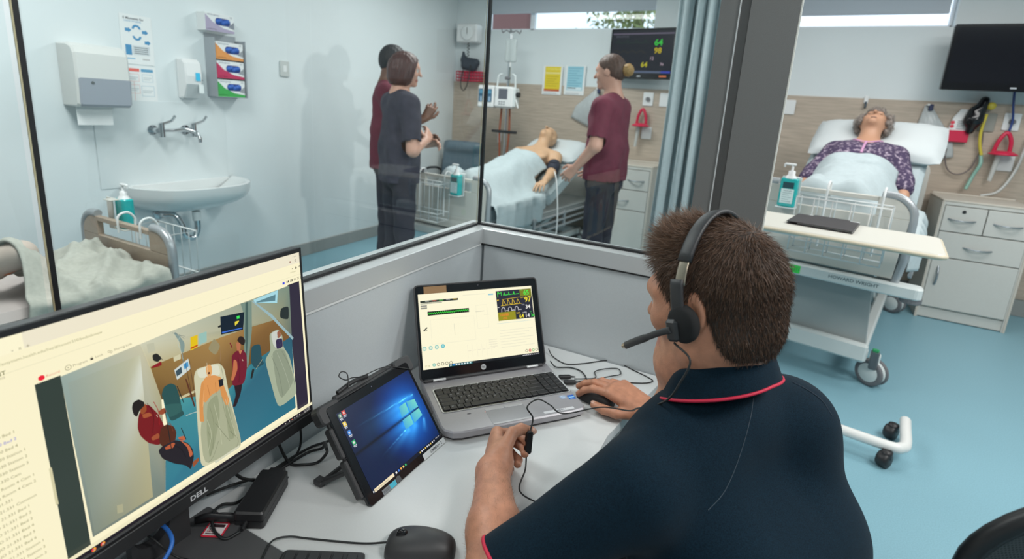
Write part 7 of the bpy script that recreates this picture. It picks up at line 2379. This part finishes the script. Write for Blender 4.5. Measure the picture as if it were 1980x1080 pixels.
# ---- televisions
def television(label, F, w, h, on):
    t = wall_thing('television', label, 'television', F, None)
    MB().prism(rrect(w, h, 0.01, 3), -0.045, 0.0, 0.004).build('housing', M_blkg, t)
    MB().box((0, 0, -0.12), (0.16, 0.16, 0.16), 0.01).build('wall_arm', M_blk, t)
    q = Pic()
    q.rect(-w/2+0.02, -h/2+0.055, w/2-0.02, h/2-0.02, (34, 36, 46) if on else (20, 20, 30)).up()
    if on:
        s_ = h/0.46
        q.rect(-w/2+0.02, h/2-0.055, w/2-0.02, h/2-0.043, (110, 100, 120)).rect(-w/2+0.02, -h/2+0.055, w/2-0.02, -h/2+0.075, (95, 105, 130)).rect(w/2-0.11, -h/2+0.055, w/2-0.02, -h/2+0.075, (50, 60, 200)).up()
        q.text('64', 0.12, 0.075, 0.055, (60, 205, 70), bold=0.03).text('98', 0.125, 0.005, 0.050, (205, 180, 40), bold=0.03).text('64', 0.01, -0.120, 0.045, (200, 190, 40), bold=0.03)
        q.text('12', 0.09, -0.055, 0.028, (220, 190, 205)).text('36', 0.195, -0.105, 0.025, (220, 190, 205)).text('SIMULATION', -0.27, 0.150, 0.016, (110, 110, 125))
        q.line([(-0.28+k*0.013, 0.10+(0.03 if k % 7 == 3 else 0)) for k in range(28)], 0.003, (40, 75, 50)).line([(-0.28+k*0.012, 0.02+0.012*math.sin(k*0.9)) for k in range(28)], 0.003, (75, 70, 40))
    q.build('screen', attr_mat('tv_light', 0.75, 0.2) if on else M_blkg2, t, Matrix.Translation((0, 0, 0.0005)))
    q = Pic()
    q.rect(-0.018, -h/2+0.020, 0.018, -h/2+0.030, (190, 195, 200))
    if on:
        q.rect(0.20, -h/2+0.020, 0.27, -h/2+0.034, (210, 110, 60))
    q.build('maker_badge', M_print, t, Matrix.Translation((0, 0, 0.0008)))
    return t
M_blkg2 = mat('screen_off', (0.010, 0.010, 0.014), 0.10)
television('wall television showing patient numbers behind the standing nurse', axes((-1.262, 5.12, 1.945), (math.cos(0.12), math.sin(-0.12), 0), (0, 0, 1)), 0.645, 0.462, True)
television('dark switched-off wall television above the right bedside cabinet', axes((1.465, 5.00, 1.935), (1, 0, 0), (0, -0.03, 1)), 0.83, 0.462, False)

# ---- bedside cabinets
def cabinet(label, loc, rz):
    t = thing('bedside_cabinet', label, 'cabinet', loc, rz, 'cream bedside cabinets')
    w, d, h = 0.525, 0.46, 0.90
    mb = MB()
    for x in (-w/2+0.009, w/2-0.009):
        mb.box((x, d/2, h/2), (0.018, d, h), 0.002)
    mb.box((0, d/2, h-0.012), (w-0.036, d, 0.022), 0.002).box((0, d/2+0.01, 0.09), (w-0.036, d-0.02, 0.018)).box((0, 0.022, 0.045), (w-0.036, 0.018, 0.075)).box((0, d-0.006, h/2), (w-0.036, 0.008, h-0.02))
    mb.build('carcass', M_lam, t)
    MB().box((0, d/2+0.005, h+0.008), (w+0.006, d+0.012, 0.016), 0.004).build('top', M_lamtop, t)
    MB().box((0, d-0.008, h+0.022), (w-0.02, 0.016, 0.014), 0.004).build('gallery', M_lamtop, t)
    for x in (-w/2+0.003, w/2-0.003):
        MB().box((x, -0.002, h/2), (0.014, 0.005, h), 0.001).build('edge_band', M_lamtop, t)
    def front(name, x0, x1, z0, z1):
        return MB().box(((x0+x1)/2, 0.004, (z0+z1)/2), (x1-x0, 0.018, z1-z0), 0.002).build(name, M_lam, t)
    def bow(x0, x1, z, par, vert=False):
        pts = [((x0+x1)/2+(x1-x0)/2*s_, -0.004-0.030*(1-s_*s_), z-0.006*(1-s_*s_)) for s_ in np.linspace(-1, 1, 9)]
        if vert:
            pts = [(z, p[1], (x0+x1)/2+(x1-x0)/2*s_) for p, s_ in zip(pts, np.linspace(-1, 1, 9))]
        MB().tube(pts, 0.007, 8, flat=(1, 0.7)).build('handle', M_hand, par)
    f = front('drawer', -w/2+0.020, -0.003, 0.685, 0.872)
    bow(-0.21, -0.055, 0.778, f)
    MB().cyl((-0.13, -0.008, 0.838), (-0.13, 0.0, 0.838), 0.012, seg=12).build('lock', M_blk, f)
    f = front('drawer', 0.003, w/2-0.020, 0.685, 0.872)
    bow(0.045, 0.20, 0.778, f)
    f = front('drawer', -w/2+0.020, w/2-0.020, 0.490, 0.678)
    bow(-0.085, 0.075, 0.580, f)
    f = front('door', -w/2+0.020, w/2-0.020, 0.098, 0.483)
    bow(0.27, 0.415, -0.195, f, True)
    return t
cc = cabinet('cream bedside cabinet with bow handles to the right of the raised bed', (1.438, 4.748, 0), math.radians(-2.5))
cb_ = dup(cc, (-1.215, 4.80, 0), math.radians(-1), 'cream bedside cabinet behind the standing nurse, left of the curtain')

# ---- curtain between the bays
def cur(u, v):
    z = 0.42+2.03*(1-v)
    x = -0.40-0.40*(1-u)-0.0*v
    ph = u*2*PI*4.6
    sp = 1.0+0.10*v
    return ((x+0.60)*sp-0.60+0.012*math.sin(ph*2+v*3), 4.25+0.055*math.sin(ph)+0.02*math.sin(ph*2.3+v*2)+0.015*v*math.sin(ph*0.7), z)
t = thing('privacy_curtain', 'pale blue-grey curtain gathered between the two far beds', 'curtain', (0, 0, 0))
o = MB().grid(cur, 110, 26).build('curtain_cloth', mat('curtain_cloth', (0.50, 0.57, 0.59), 0.85, noise=0.05, nscale=50), t)
solid(o, 0.004)
MB().tube([(-0.60, 3.0, 2.47), (-0.60, 5.28, 2.47)], 0.014, 8).build('track', M_alu, t)
for k in range(6):
    MB().tube([(-0.78+0.07*k, 4.25, 2.44), (-0.60, 4.25+0.02*k, 2.468)], 0.003, 5).build('glider', M_alu, t)
MB().cyl((-0.60, 3.1, 2.47), (-0.60, 3.1, ZC), 0.008, seg=8).cyl((-0.60, 5.1, 2.47), (-0.60, 5.1, ZC), 0.008, seg=8).build('hanger', M_alu, t)

# ---- visitor chair beside bed B
t = thing('visitor_chair', 'slate blue padded visitor chair in the far left corner', 'chair', (-3.09, 4.72, 0), math.radians(8))
sdf_obj('backrest', [nets([rb((0, 0.24, 0.72), (0.235, 0.035, 0.24), 0.034, np.array(Euler((-0.15, 0, 0)).to_matrix()), 0.02), rc((-0.15, 0.245, 0.90), (0.15, 0.245, 0.90), 0.05, 0.05, 0.06)], 0.012)], M_vinyl, t, 1)
sdf_obj('seat', [nets([rb((0, 0, 0.44), (0.24, 0.24, 0.045), 0.04, None, 0.02)], 0.012)], M_vinyl, t, 1)
for sg in (-1, 1):
    MB().tube(spline([(sg*0.26, -0.22, 0.0), (sg*0.26, -0.20, 0.40), (sg*0.26, -0.14, 0.64), (sg*0.26, 0.10, 0.66), (sg*0.26, 0.25, 0.62)], 6), 0.013, 8).build('arm', M_blk, t)
    MB().tube([(sg*0.26, 0.27, 0.0), (sg*0.25, 0.22, 0.45), (sg*0.24, 0.26, 0.75)], 0.013, 8).build('leg', M_blk, t)
MB().tube([(-0.26, 0.0, 0.39), (0.26, 0.0, 0.39)], 0.012, 8).build('cross_bar', M_blk, t)

# ---- infusion pole with pump
t = thing('infusion_stand', 'steel infusion stand with an infusion pump beside the middle bed', 'stand', (-2.555, 4.90, 0))
MB().cyl((0, 0, 0.08), (0, 0, 2.12), 0.013, seg=12).build('pole', M_chrome, t)
MB().cyl((0, 0, 1.40), (0, 0, 1.95), 0.017, seg=12).build('sleeve', M_chrome, t)
for k in range(5):
    a = 2*PI*k/5+0.3
    MB().tube([(0, 0, 0.09), (0.26*math.cos(a), 0.26*math.sin(a), 0.06)], 0.014, 8).build('foot', M_chrome, t)
    MB().ball((0.26*math.cos(a), 0.26*math.sin(a), 0.028), 0.027, 10).build('castor', M_tyre, t)
for k in range(4):
    a = PI/2*k+0.4
    MB().tube(spline([(0, 0, 2.10), (0.05*math.cos(a), 0.05*math.sin(a), 2.13), (0.085*math.cos(a), 0.085*math.sin(a), 2.105), (0.10*math.cos(a), 0.10*math.sin(a), 2.14)], 5), 0.006, 6).build('hook', M_tyre, t)
MB().box((0, -0.02, 1.66), (0.05, 0.05, 0.03), 0.008).build('clamp', M_tyre, t)
for x in (-0.10, 0.09):
    MB().tube(spline([(x*0.6, -0.02, 1.70), (x, -0.03, 1.68), (x*1.1, -0.03, 1.60), (x*1.15, -0.03, 1.50)], 5), 0.010, 8).build('drip_chamber', M_clear, t)
MB().box((0.0, -0.03, 1.115), (0.30, 0.022, 0.028), 0.006).build('push_handle', M_blk, t)
for x in (-0.05, 0.045):
    MB().tube(spline([(x, -0.02, 1.36), (x*1.2, -0.02, 1.1), (x*0.9, -0.02, 0.85), (x*1.1, -0.02, 0.62)], 6), 0.011, 6).build('red_line', mat('rust_line', (0.30, 0.075, 0.03), 0.5), t)
t = thing('saline_bag', 'clear saline bag hanging from the infusion stand hooks', 'bag', (-2.525, 4.86, 1.93))
sdf_obj('bag_body', [nets([rb((0, 0, 0), (0.065, 0.018, 0.115), 0.018, None, 0.02)], 0.008)], mat('saline_film', (0.55, 0.60, 0.60), 0.2, alpha=0.55), t, 1)
MB().cyl((0, 0, -0.11), (0, 0, -0.16), 0.008, seg=8).build('port', M_white, t)
MB().tube([(0, 0, 0.115), (0.0, 0.01, 0.175)], 0.004, 6).build('loop', M_white, t)
t = thing('infusion_pump', 'white infusion pump with grey screen and two blue syringe modules', 'pump', (-2.62, 4.84, 1.465))
MB().box((0.075, 0, 0), (0.215, 0.12, 0.215), 0.018).build('main_unit', M_white, t)
MB().box((0.195, 0, 0.0), (0.03, 0.10, 0.19), 0.01).build('side_cover', M_clear, t)
for x in (-0.085, -0.185):
    MB().box((x, 0, 0), (0.088, 0.11, 0.225), 0.012).build('module', M_white, t)
q = Pic()
q.rect(0.02, -0.02, 0.125, 0.085, (95, 98, 108)).rect(-0.012, 0.0, -0.004, 0.07, (190, 200, 205))
for k in range(3):
    for j in range(2):
        q.rect(0.025+k*0.028, -0.055-j*0.022, 0.045+k*0.028, -0.04-j*0.022, (140, 145, 150))
for x in (-0.085, -0.185):
    q.rect(x-0.027, -0.055, x+0.027, 0.075, (50, 95, 125)).up().rect(x-0.010, -0.05, x+0.012, 0.0, (150, 180, 205)).rect(x-0.018, 0.03, x+0.02, 0.065, (90, 150, 180))
q.build('panel_print', M_print, t, Matrix(((1, 0, 0, 0), (0, 0, -1, -0.0606), (0, 1, 0, 0), (0, 0, 0, 1))))
MB().cyl((0.20, -0.02, 0.03), (0.245, -0.02, 0.03), 0.022, 0.026, 12).build('clamp_knob', M_blk, t)
MB().cyl((0.22, -0.05, -0.02), (0.25, -0.05, -0.10), 0.009, seg=8).build('sensor', M_white, t)
# call buttons left of the stand
for x, z, l_ in ((-2.95, 1.03, 'small white call handset on the timber left of the stand'),):
    t = wall_thing('call_handset', l_, 'handset', BW(x+0.13, z, 5.282))
    MB().prism(rrect(0.045, 0.13, 0.012, 3), 0, 0.02, 0.004).build('body', M_white, t)
    MB().cyl((0, 0.02, 0.02), (0, 0.02, 0.024), 0.010, seg=12).build('button', M_redp, t)

# ---- overbed table with folder
t = thing('overbed_table', 'white overbed table on a white tube base in front of the raised bed', 'table', (0.275, 2.63, 0), math.radians(-10))
MB().prism(rrect(0.80, 0.42, 0.035, 5), 0.912, 0.935, 0.004).build('tabletop', mat('overbed_top', (0.66, 0.64, 0.575), 0.45), t)
MB().tube([(p[0], p[1], 0.9235) for p in rrect(0.803, 0.423, 0.036, 5)], 0.0085, 6, True).build('edge_band', mat('overbed_edge', (0.62, 0.55, 0.42), 0.5), t)
MB().box((-0.34, 0.0, 0.49), (0.06, 0.09, 0.80), 0.01).build('column', M_bedw, t)
MB().box((-0.25, 0, 0.895), (0.30, 0.12, 0.03), 0.006).build('top_bracket', M_bedw, t)
MB().tube(spline([(-0.34, 0.0, 0.10), (-0.34, -0.06, 0.085), (-0.26, -0.115, 0.082), (0.10, -0.125, 0.082), (0.37, -0.125, 0.082), (0.425, -0.10, 0.082), (0.44, -0.05, 0.082), (0.44, 0.07, 0.082), (0.44, 0.17, 0.082)], 6), 0.022, 12).build('base_tube', mat('base_white', (0.74, 0.74, 0.72), 0.35), t)
for x, y in ((0.375, -0.155), (0.395, 0.115), (-0.30, -0.12), (-0.30, 0.12)):
    MB().lathe([(0.001, -0.022), (0.028, -0.022), (0.034, -0.014), (0.034, 0.014), (0.028, 0.022), (0.001, 0.022)], 18, M=Matrix.Translation((x, y, 0.034)) @ Matrix.Rotation(PI/2, 4, 'Y') @ Matrix.Rotation(0.4, 4, 'X')).lathe([(0.001, 0.0), (0.022, 0.0), (0.020, 0.03), (0.001, 0.03)], 10, M=Matrix.Translation((x+0.005, y, 0.045))).build('castor', M_blk, t)
t = thing('document_folder', 'dark brown folder with white papers on the overbed table', 'folder', (0.262, 2.705, 0.935), math.radians(-12))
MB().prism(rrect(0.255, 0.305, 0.008, 3), 0, 0.004, 0.001).build('back_cover', mat('folder_dark', (0.030, 0.022, 0.024), 0.5), t)
MB().box((0.02, 0.01, 0.007), (0.21, 0.295, 0.006)).build('papers', M_paper, t)
MB().prism([(-0.1275, -0.1525), (0.1275, -0.1525), (0.1275, 0.12), (0.09, 0.125), (0.085, 0.1525), (-0.06, 0.1525), (-0.065, 0.125), (-0.1275, 0.12)], 0.0105, 0.0135, 0.001).build('front_cover', MATS['folder_dark'], t)

# ---- mesh office chair at the right edge, close to the camera
t = thing('office_chair', 'black mesh office chair at the right edge of the frame', 'chair', (0.478, 0.750, 0.0), math.radians(15))
M_mesh = bpy.data.materials.new('black_mesh_weave')
M_mesh.use_nodes = True
nt = M_mesh.node_tree
b = nt.nodes['Principled BSDF']
b.inputs['Roughness'].default_value = 0.55
tc = nt.nodes.new('ShaderNodeTexCoord')
ck = nt.nodes.new('ShaderNodeTexBrick')
ck.inputs['Scale'].default_value = 1.0
ck.inputs['Mortar Size'].default_value = 0.0011
ck.inputs['Brick Width'].default_value = 0.0050
ck.inputs['Row Height'].default_value = 0.0042
ck.inputs['Color1'].default_value = (0.004, 0.004, 0.004, 1)
ck.inputs['Color2'].default_value = (0.006, 0.006, 0.006, 1)
ck.inputs['Mortar'].default_value = (0.075, 0.078, 0.082, 1)
mp = nt.nodes.new('ShaderNodeMapping')
mp.inputs['Rotation'].default_value = (PI/2, 0, 0)
nt.links.new(tc.outputs['Object'], mp.inputs['Vector'])
nt.links.new(mp.outputs['Vector'], ck.inputs['Vector'])
nt.links.new(ck.outputs['Color'], b.inputs['Base Color'])
def backr(u, v):
    a = u*2-1
    wtop = 0.225*(1-0.10*v)
    e = max(0, 1-max(0, (v-0.76)/0.24)**1.7)**0.5
    x = a*wtop*(0.12+0.88*e) if v > 0.76 else a*wtop
    z = 0.46+0.56*v
    return (x, 0.05*(1-a*a)+0.03*math.sin(PI*v)-0.02, z)
o = MB().grid(backr, 30, 40).build('backrest_mesh', M_mesh, t)
solid(o, 0.006)
edge = [backr(0, k/30) for k in range(31)]+[backr(k/20, 1.0) for k in range(1, 20)]+[backr(1, 1-k/30) for k in range(31)]
MB().tube(edge, 0.011, 8).build('backrest_frame', M_blk, t)
MB().prism(rrect(0.48, 0.46, 0.08, 5, 0, -0.26), 0.42, 0.49, 0.02).build('seat', M_blk, t)
MB().box((0, 0.03, 0.48), (0.08, 0.06, 0.20), 0.01).build('back_stem', M_blk, t)
MB().cyl((0, -0.25, 0.10), (0, -0.25, 0.43), 0.028, seg=14).build('gas_column', M_blk, t)
for k in range(5):
    a = 2*PI*k/5+0.3
    x, y = 0.21*math.cos(a), -0.25+0.21*math.sin(a)
    MB().tube([(0.02*math.cos(a), -0.25+0.02*math.sin(a), 0.11), (x, y, 0.075)], [0.022, 0.014], 8).build('base_arm', M_blk, t)
    MB().lathe([(0.001, -0.02), (0.028, -0.02), (0.030, 0), (0.028, 0.02), (0.001, 0.02)], 14, M=Matrix.Translation((x, y, 0.030)) @ Matrix.Rotation(PI/2, 4, 'X')).build('castor', M_blk, t)

# ---- outside the high windows: a tree and a neighbouring wall
t = thing('tree', 'green leafy tree outside the high window of the middle bay', 'tree', (-2.75, 10.5, 0))
MB().tube(spline([(0, 0, 0), (0.1, 0, 1.8), (0.0, 0.1, 3.2), (0.25, 0, 4.4)], 6), [0.16-0.10*k/18 for k in range(19)], 8).build('trunk', mat('bark', (0.16, 0.11, 0.09), 0.9), t)
rt_ = random.Random(5)
br = MB()
lf = MB()
for k in range(26):
    a, z = rt_.uniform(0, 2*PI), rt_.uniform(1.9, 4.2)
    L_ = rt_.uniform(0.3, 1.0)
    p1 = Vector((0.1+L_*math.cos(a), L_*math.sin(a), z+rt_.uniform(0.1, 0.5)))
    br.tube([(0.08, 0, z-0.2), (p1+Vector((0.1, 0, z)))*0.5+Vector((0, 0, 0.05)), p1], [0.03, 0.018, 0.008], 5)
    for j in range(70):
        c = p1+Vector((rt_.gauss(0, 0.24), rt_.gauss(0, 0.24), rt_.gauss(-0.08, 0.22)))
        d = Vector((rt_.gauss(0, 1), rt_.gauss(0, 1), rt_.gauss(-0.8, 0.6))).normalized()
        s_ = d.orthogonal().normalized()*0.028
        m_ = c+d*0.07
        lf.add([c, m_+s_, c+d*0.15, m_-s_], [(0, 1, 2, 3)], 0)
br.build('branches', MATS['bark'], t)['kind'] = 'stuff'
lf.build('leaves', mat('gum_leaf', (0.20, 0.24, 0.08), 0.6, noise=0.3, nscale=3), t)['kind'] = 'stuff'
t = thing('brick_building', 'red brown building wall outside the left end of the high window', 'building', (-4.75, 8.4, 0))
MB().box((0, 0, 1.9), (1.5, 0.3, 3.8), 0.02).build('wall', mat('red_brown_render', (0.20, 0.09, 0.085), 0.8), t)
MB().box((-0.1, -0.1, 3.86), (1.9, 0.7, 0.12), 0.02).build('eave', mat('pale_eave', (0.55, 0.50, 0.48), 0.7), t)
o = MB().box((0, 0, -0.05), (30, 14, 0.1)).build('ground', mat('outside_paving', (0.30, 0.30, 0.28), 0.9), None, Matrix.Translation((0, 12.6, 0)))
o['kind'] = 'structure'
# ================================================================== the standing people in the bay
M_maroon = mat('maroon_scrubs', (0.135, 0.018, 0.040), 0.8, noise=0.10, nscale=30, bump=0.05, bscale=300)
M_navy = mat('navy_scrubs', (0.035, 0.035, 0.055), 0.85, noise=0.15, nscale=30, bump=0.05, bscale=300)
M_pants = mat('dark_navy_trousers', (0.020, 0.021, 0.034), 0.85, noise=0.1, nscale=20)
M_skinp = mat('skin_pale', (0.56, 0.31, 0.23), 0.5, noise=0.05, nscale=25)
M_skind = mat('skin_deep', (0.17, 0.075, 0.045), 0.5, noise=0.05, nscale=25)
M_shoe = mat('dark_shoes', (0.03, 0.02, 0.02), 0.6)

def wavy(X):
    return 0.0035*np.sin(X[:, 2]*38+X[:, 0]*30)*np.sin(X[:, 1]*42+1.0)+0.003*np.sin(X[:, 2]*17+X[:, 1]*25)

def standing(label, loc, ang, H, topm, skin, hair, arms, lean=0.0, wide=1.0, tunic=0.80, hairm=None, group=None, turn=0.0, nod=0.0):
    """local frame: +x the way the body faces, +y its left side, z up; lengths in body heights of 1.72"""
    t = thing('person', label, 'person', loc, ang, group)
    k = H/1.72
    sc = lambda *p: A3(p)*k
    ht, hn = turn, nod
    Fh = A3((math.cos(ht)*math.cos(hn), math.sin(ht)*math.cos(hn), -math.sin(hn)))
    Uh = A3((math.cos(ht)*math.sin(hn), math.sin(ht)*math.sin(hn), math.cos(hn)))
    Lh = np.cross(Uh, Fh)
    Rm = np.stack([Fh, Lh, Uh], 1)
    hc = sc(0.035+lean, 0, 1.605)
    def h(f, l, u):
        return hc+(Fh*f+Lh*l+Uh*u)*k*0.93
    e3 = lambda a: tuple(A3(a)*k*0.93)
    pr = [el(h(0, 0, 0.018), e3((0.097, 0.077, 0.094)), Rm, 0.02), el(h(0.03, 0, -0.05), e3((0.06, 0.056, 0.066)), Rm, 0.03), el(h(0.078, 0, -0.098), e3((0.020, 0.022, 0.018)), Rm, 0.025),
          rc(h(0.092, 0, 0.008), h(0.117, 0, -0.030), 0.008*k, 0.011*k, 0.012), rc(h(0.088, 0.03, 0.020), h(0.088, -0.03, 0.020), 0.010*k, 0.010*k, 0.02),
          el(h(0.066, 0.036, -0.03), e3((0.022, 0.022, 0.02)), Rm, 0.02), el(h(0.066, -0.036, -0.03), e3((0.022, 0.022, 0.02)), Rm, 0.02), el(h(0.090, 0, -0.066), e3((0.012, 0.024, 0.010)), Rm, 0.010, 2),
          el(h(0.082, 0.032, -0.002), e3((0.010, 0.012, 0.007)), Rm, 0.005, 1), el(h(0.082, -0.032, -0.002), e3((0.010, 0.012, 0.007)), Rm, 0.005, 1),
          el(h(-0.005, 0.080, -0.012), e3((0.020, 0.009, 0.031)), Rm, 0.008), el(h(-0.005, -0.080, -0.012), e3((0.020, 0.009, 0.031)), Rm, 0.008),
          rc(h(-0.025, 0, -0.06), sc(lean*0.8-0.005, 0, 1.44), 0.050*k, 0.056*k, 0.03), rc(sc(lean*0.8, 0, 1.41), sc(lean*0.4, 0, 1.10), 0.075*k, 0.075*k, 0.04), rc(sc(lean*0.4, 0, 1.10), sc(0, 0, 0.92), 0.075*k, 0.085*k, 0.04)]
    top = [rb(sc(lean*0.6, 0, 1.255), tuple(sc(0.100, 0.165*wide, 0.17)), 0.09*k, None, 0.05), el(sc(lean*0.6+0.035, 0, 1.27), tuple(sc(0.105, 0.145*wide, 0.13)), None, 0.06),
           rb(sc(lean*0.2, 0, (1.10+tunic)/2), tuple(sc(0.118, 0.172*wide, (1.20-tunic)/2+0.03)), 0.085*k, None, 0.06)]
    tr = [rb(sc(0, 0, 0.90), tuple(sc(0.105, 0.160*wide, 0.11)), 0.09*k, None, 0.04)]
    shoes = []
    for s_ in (1, -1):
        tr += [rc(sc(0, s_*0.085, 0.86), sc(0.01, s_*0.090, 0.48), 0.088*k, 0.066*k, 0.03), rc(sc(0.01, s_*0.090, 0.48), sc(-0.02, s_*0.090, 0.07), 0.066*k, 0.056*k, 0.03)]
        pr += [rc(sc(0, s_*0.085, 0.86), sc(0.01, s_*0.09, 0.48), 0.06*k, 0.045*k, 0.03), rc(sc(0.01, s_*0.09, 0.48), sc(-0.02, s_*0.09, 0.08), 0.045*k, 0.036*k, 0.03)]
        shoes.append(nets([rc(sc(-0.04, s_*0.09, 0.045), sc(0.14, s_*0.10, 0.038), 0.044*k, 0.036*k, 0.02), rc(sc(-0.02, s_*0.09, 0.05), sc(-0.02, s_*0.09, 0.10), 0.042*k, 0.045*k, 0.02)], 0.011, clip=lambda X: X[:, 2] > 0.002))
        sh_ = sc(lean*0.8, s_*0.165*wide, 1.375)
        top.append(rc(sc(lean*0.8-0.01, s_*0.04, 1.405), sh_, 0.066*k, 0.066*k, 0.05))
    hands = []
    clips = []
    for s_, (elb, wr, hd_, pn, th_, cu) in zip((1, -1), arms):
        sh_ = sc(lean*0.8, s_*0.175*wide, 1.37)
        elb, wr = sc(*elb), sc(*wr)
        pr += [rc(sc(lean*0.8, s_*0.05, 1.38), sh_, 0.05*k, 0.048*k, 0.03), rc(sh_, elb, 0.050*k, 0.043*k, 0.02), rc(elb, wr, 0.040*k, 0.026*k, 0.02)]
        top.append(rc(sh_, elb, 0.066*k, 0.056*k, 0.035, 1))
        a_ = (elb-sh_)/np.linalg.norm(elb-sh_)
        clips.append((sh_+(elb-sh_)*0.80, a_))
        hp = [rc(wr-(wr-elb)*0.12, wr, 0.028*k, 0.026*k, 0.02)]
        hand(hp, wr, hd_, pn, th_, cu, ((0.7, 0.7, 0.3), (0.9, 0.3, 0.4), (0.9, 0.1, 0.4)), 0.95*k, spread=0.2)
        hands.append(nets(hp, 0.0045))
    def clip(X):
        kk = X[:, 2] > tunic*k
        nq = X-sc(lean*0.8+0.045, 0, 1.475)
        kk &= ~(((nq*A3((1.0, 0.9, 0.75)))**2).sum(1) < (0.082*k)**2)
        return kk
    sdf_obj('body', [nets(pr, 0.0085)]+hands, [skin, M_eye, M_lip], t, 1)
    TV_, TF_, TC_ = nets(top, 0.0095, clip=clip, disp=wavy)
    keep = np.ones(len(TF_), bool)
    mid = TV_[TF_].mean(1)
    for E, a_ in clips:
        keep &= ~((TC_ == 1) & ((mid-E)@a_ > 0) & (np.linalg.norm(mid-E, axis=1) < 0.16*k))
    so = sdf_obj('scrub_top', [(TV_, TF_[keep], np.zeros(keep.sum(), int))], topm, t, 1)
    solid(so, 0.004)
    sdf_obj('trousers', [nets(tr, 0.0105, disp=wavy)], M_pants, t, 1)
    for s_ in shoes:
        sdf_obj('shoe', [s_], M_shoe, t, 1)
    hr = []
    if hair == 'bun':
        hr = [el(h(-0.008, 0, 0.030), e3((0.098, 0.084, 0.092)), Rm, 0.02), el(h(-0.055, 0, -0.005), e3((0.055, 0.068, 0.070)), Rm, 0.03)]
        hl_ = lambda f: np.interp(f, [-0.12, -0.05, -0.01, 0.02, 0.05, 0.085, 0.12], [-0.07, -0.06, -0.03, 0.012, 0.035, 0.085, 0.16])
    elif hair == 'bob':
        hr = [el(h(-0.010, 0, 0.020), e3((0.112, 0.100, 0.102)), Rm, 0.02), rb(h(-0.035, 0, -0.050), e3((0.085, 0.104, 0.085)), 0.06*k, Rm, 0.05)]
        hl_ = lambda f: np.interp(f, [-0.13, -0.05, 0.02, 0.05, 0.075, 0.10], [-0.125, -0.125, -0.120, -0.10, 0.045, 0.14])
    else:
        hr = [el(h(-0.004, 0, 0.026), e3((0.101, 0.083, 0.096)), Rm, 0.02), el(h(-0.045, 0, -0.015), e3((0.058, 0.068, 0.072)), Rm, 0.03)]
        hl_ = lambda f: np.interp(f, [-0.12, -0.05, -0.01, 0.02, 0.05, 0.085, 0.12], [-0.075, -0.07, -0.01, 0.01, 0.035, 0.070, 0.15])
    def hclip(X):
        q = (X-hc)/(k*0.93)
        return q@Uh > hl_(q@Fh)
    HV, HFc, HC_ = nets(hr, 0.0065, clip=hclip, disp=lambda X: 0.0015*np.sin((X@Lh)*260+(X@Fh)*90)+0.0012*np.sin((X@Fh)*300))
    ho = sdf_obj('hair', [(HV, HFc, HC_)], hairm, t, 0)
    if hair == 'bun':
        sdf_obj('hair_bun', [nets([el(h(-0.128, 0, 0.000), e3((0.042, 0.048, 0.045)), Rm, 0.02)], 0.006, disp=lambda X: 0.002*np.sin(X[:, 2]*420+X[:, 1]*200))], mat('blonde_bun', (0.36, 0.215, 0.075), 0.55, noise=0.3, nscale=90), ho, 0)
    return t, h
relaxed = ((20, 26, 18), (22, 28, 18), (24, 30, 20), (26, 32, 22))
nurse, hN = standing('standing person in maroon scrubs with a blonde bun beside the middle bed', (-1.02, 3.50, 0), math.radians(176), 1.76, M_maroon, M_skinp, 'bun',
    (((0.00, 0.225, 1.13), (0.14, 0.19, 0.97), (0.7, -0.1, -0.7), (0, -1, 0.1), (0.4, 0, 0.8), relaxed), ((0.0, -0.225, 1.13), (0.13, -0.19, 0.97), (0.7, 0.1, -0.7), (0, 1, 0.1), (0.4, 0, 0.8), relaxed)),
    wide=0.98, tunic=0.90, hairm=mat('brown_hair', (0.085, 0.045, 0.032), 0.55, noise=0.3, nscale=80), nod=0.10)
q = Pic()
bob, hBob = standing('standing person in a dark navy top with an auburn bob, back to the glass', (-2.25, 2.78, 0), math.radians(62), 1.68, M_navy, M_skinp, 'bob',
    (((0.05, 0.20, 1.09), (0.20, 0.02, 1.10), (0.5, -0.8, 0.2), (-0.4, -0.6, -0.6), (0.2, 0, 1), relaxed), ((0.0, -0.225, 1.08), (0.15, -0.11, 1.14), (0.5, 0.6, 0.5), (-0.5, 0.5, -0.5), (0.2, 0, 1), relaxed)),
    wide=0.86, tunic=0.84, hairm=mat('auburn_hair', (0.060, 0.018, 0.014), 0.5, noise=0.3, nscale=80), turn=-0.35, nod=0.12)
rear, hRe = standing('standing person in maroon scrubs with short dark hair and one raised hand', (-2.61, 3.08, 0), math.radians(40), 1.76, M_maroon, M_skind, 'short',
    (((0.06, 0.24, 1.10), (0.26, 0.16, 1.05), (0.9, -0.3, 0.2), (-0.2, -0.6, -0.6), (0.2, 0, 1), relaxed), ((0.06, -0.22, 1.12), (0.26, -0.20, 1.22), (0.5, 0.05, 0.85), (0.0, 1, 0.2), (0.8, 0, 0.4), ((40, 50, 30), (30, 40, 30), (45, 55, 35), (50, 60, 40)))),
    wide=1.0, tunic=0.84, hairm=mat('black_hair', (0.012, 0.010, 0.012), 0.6, noise=0.3, nscale=80), nod=0.1)
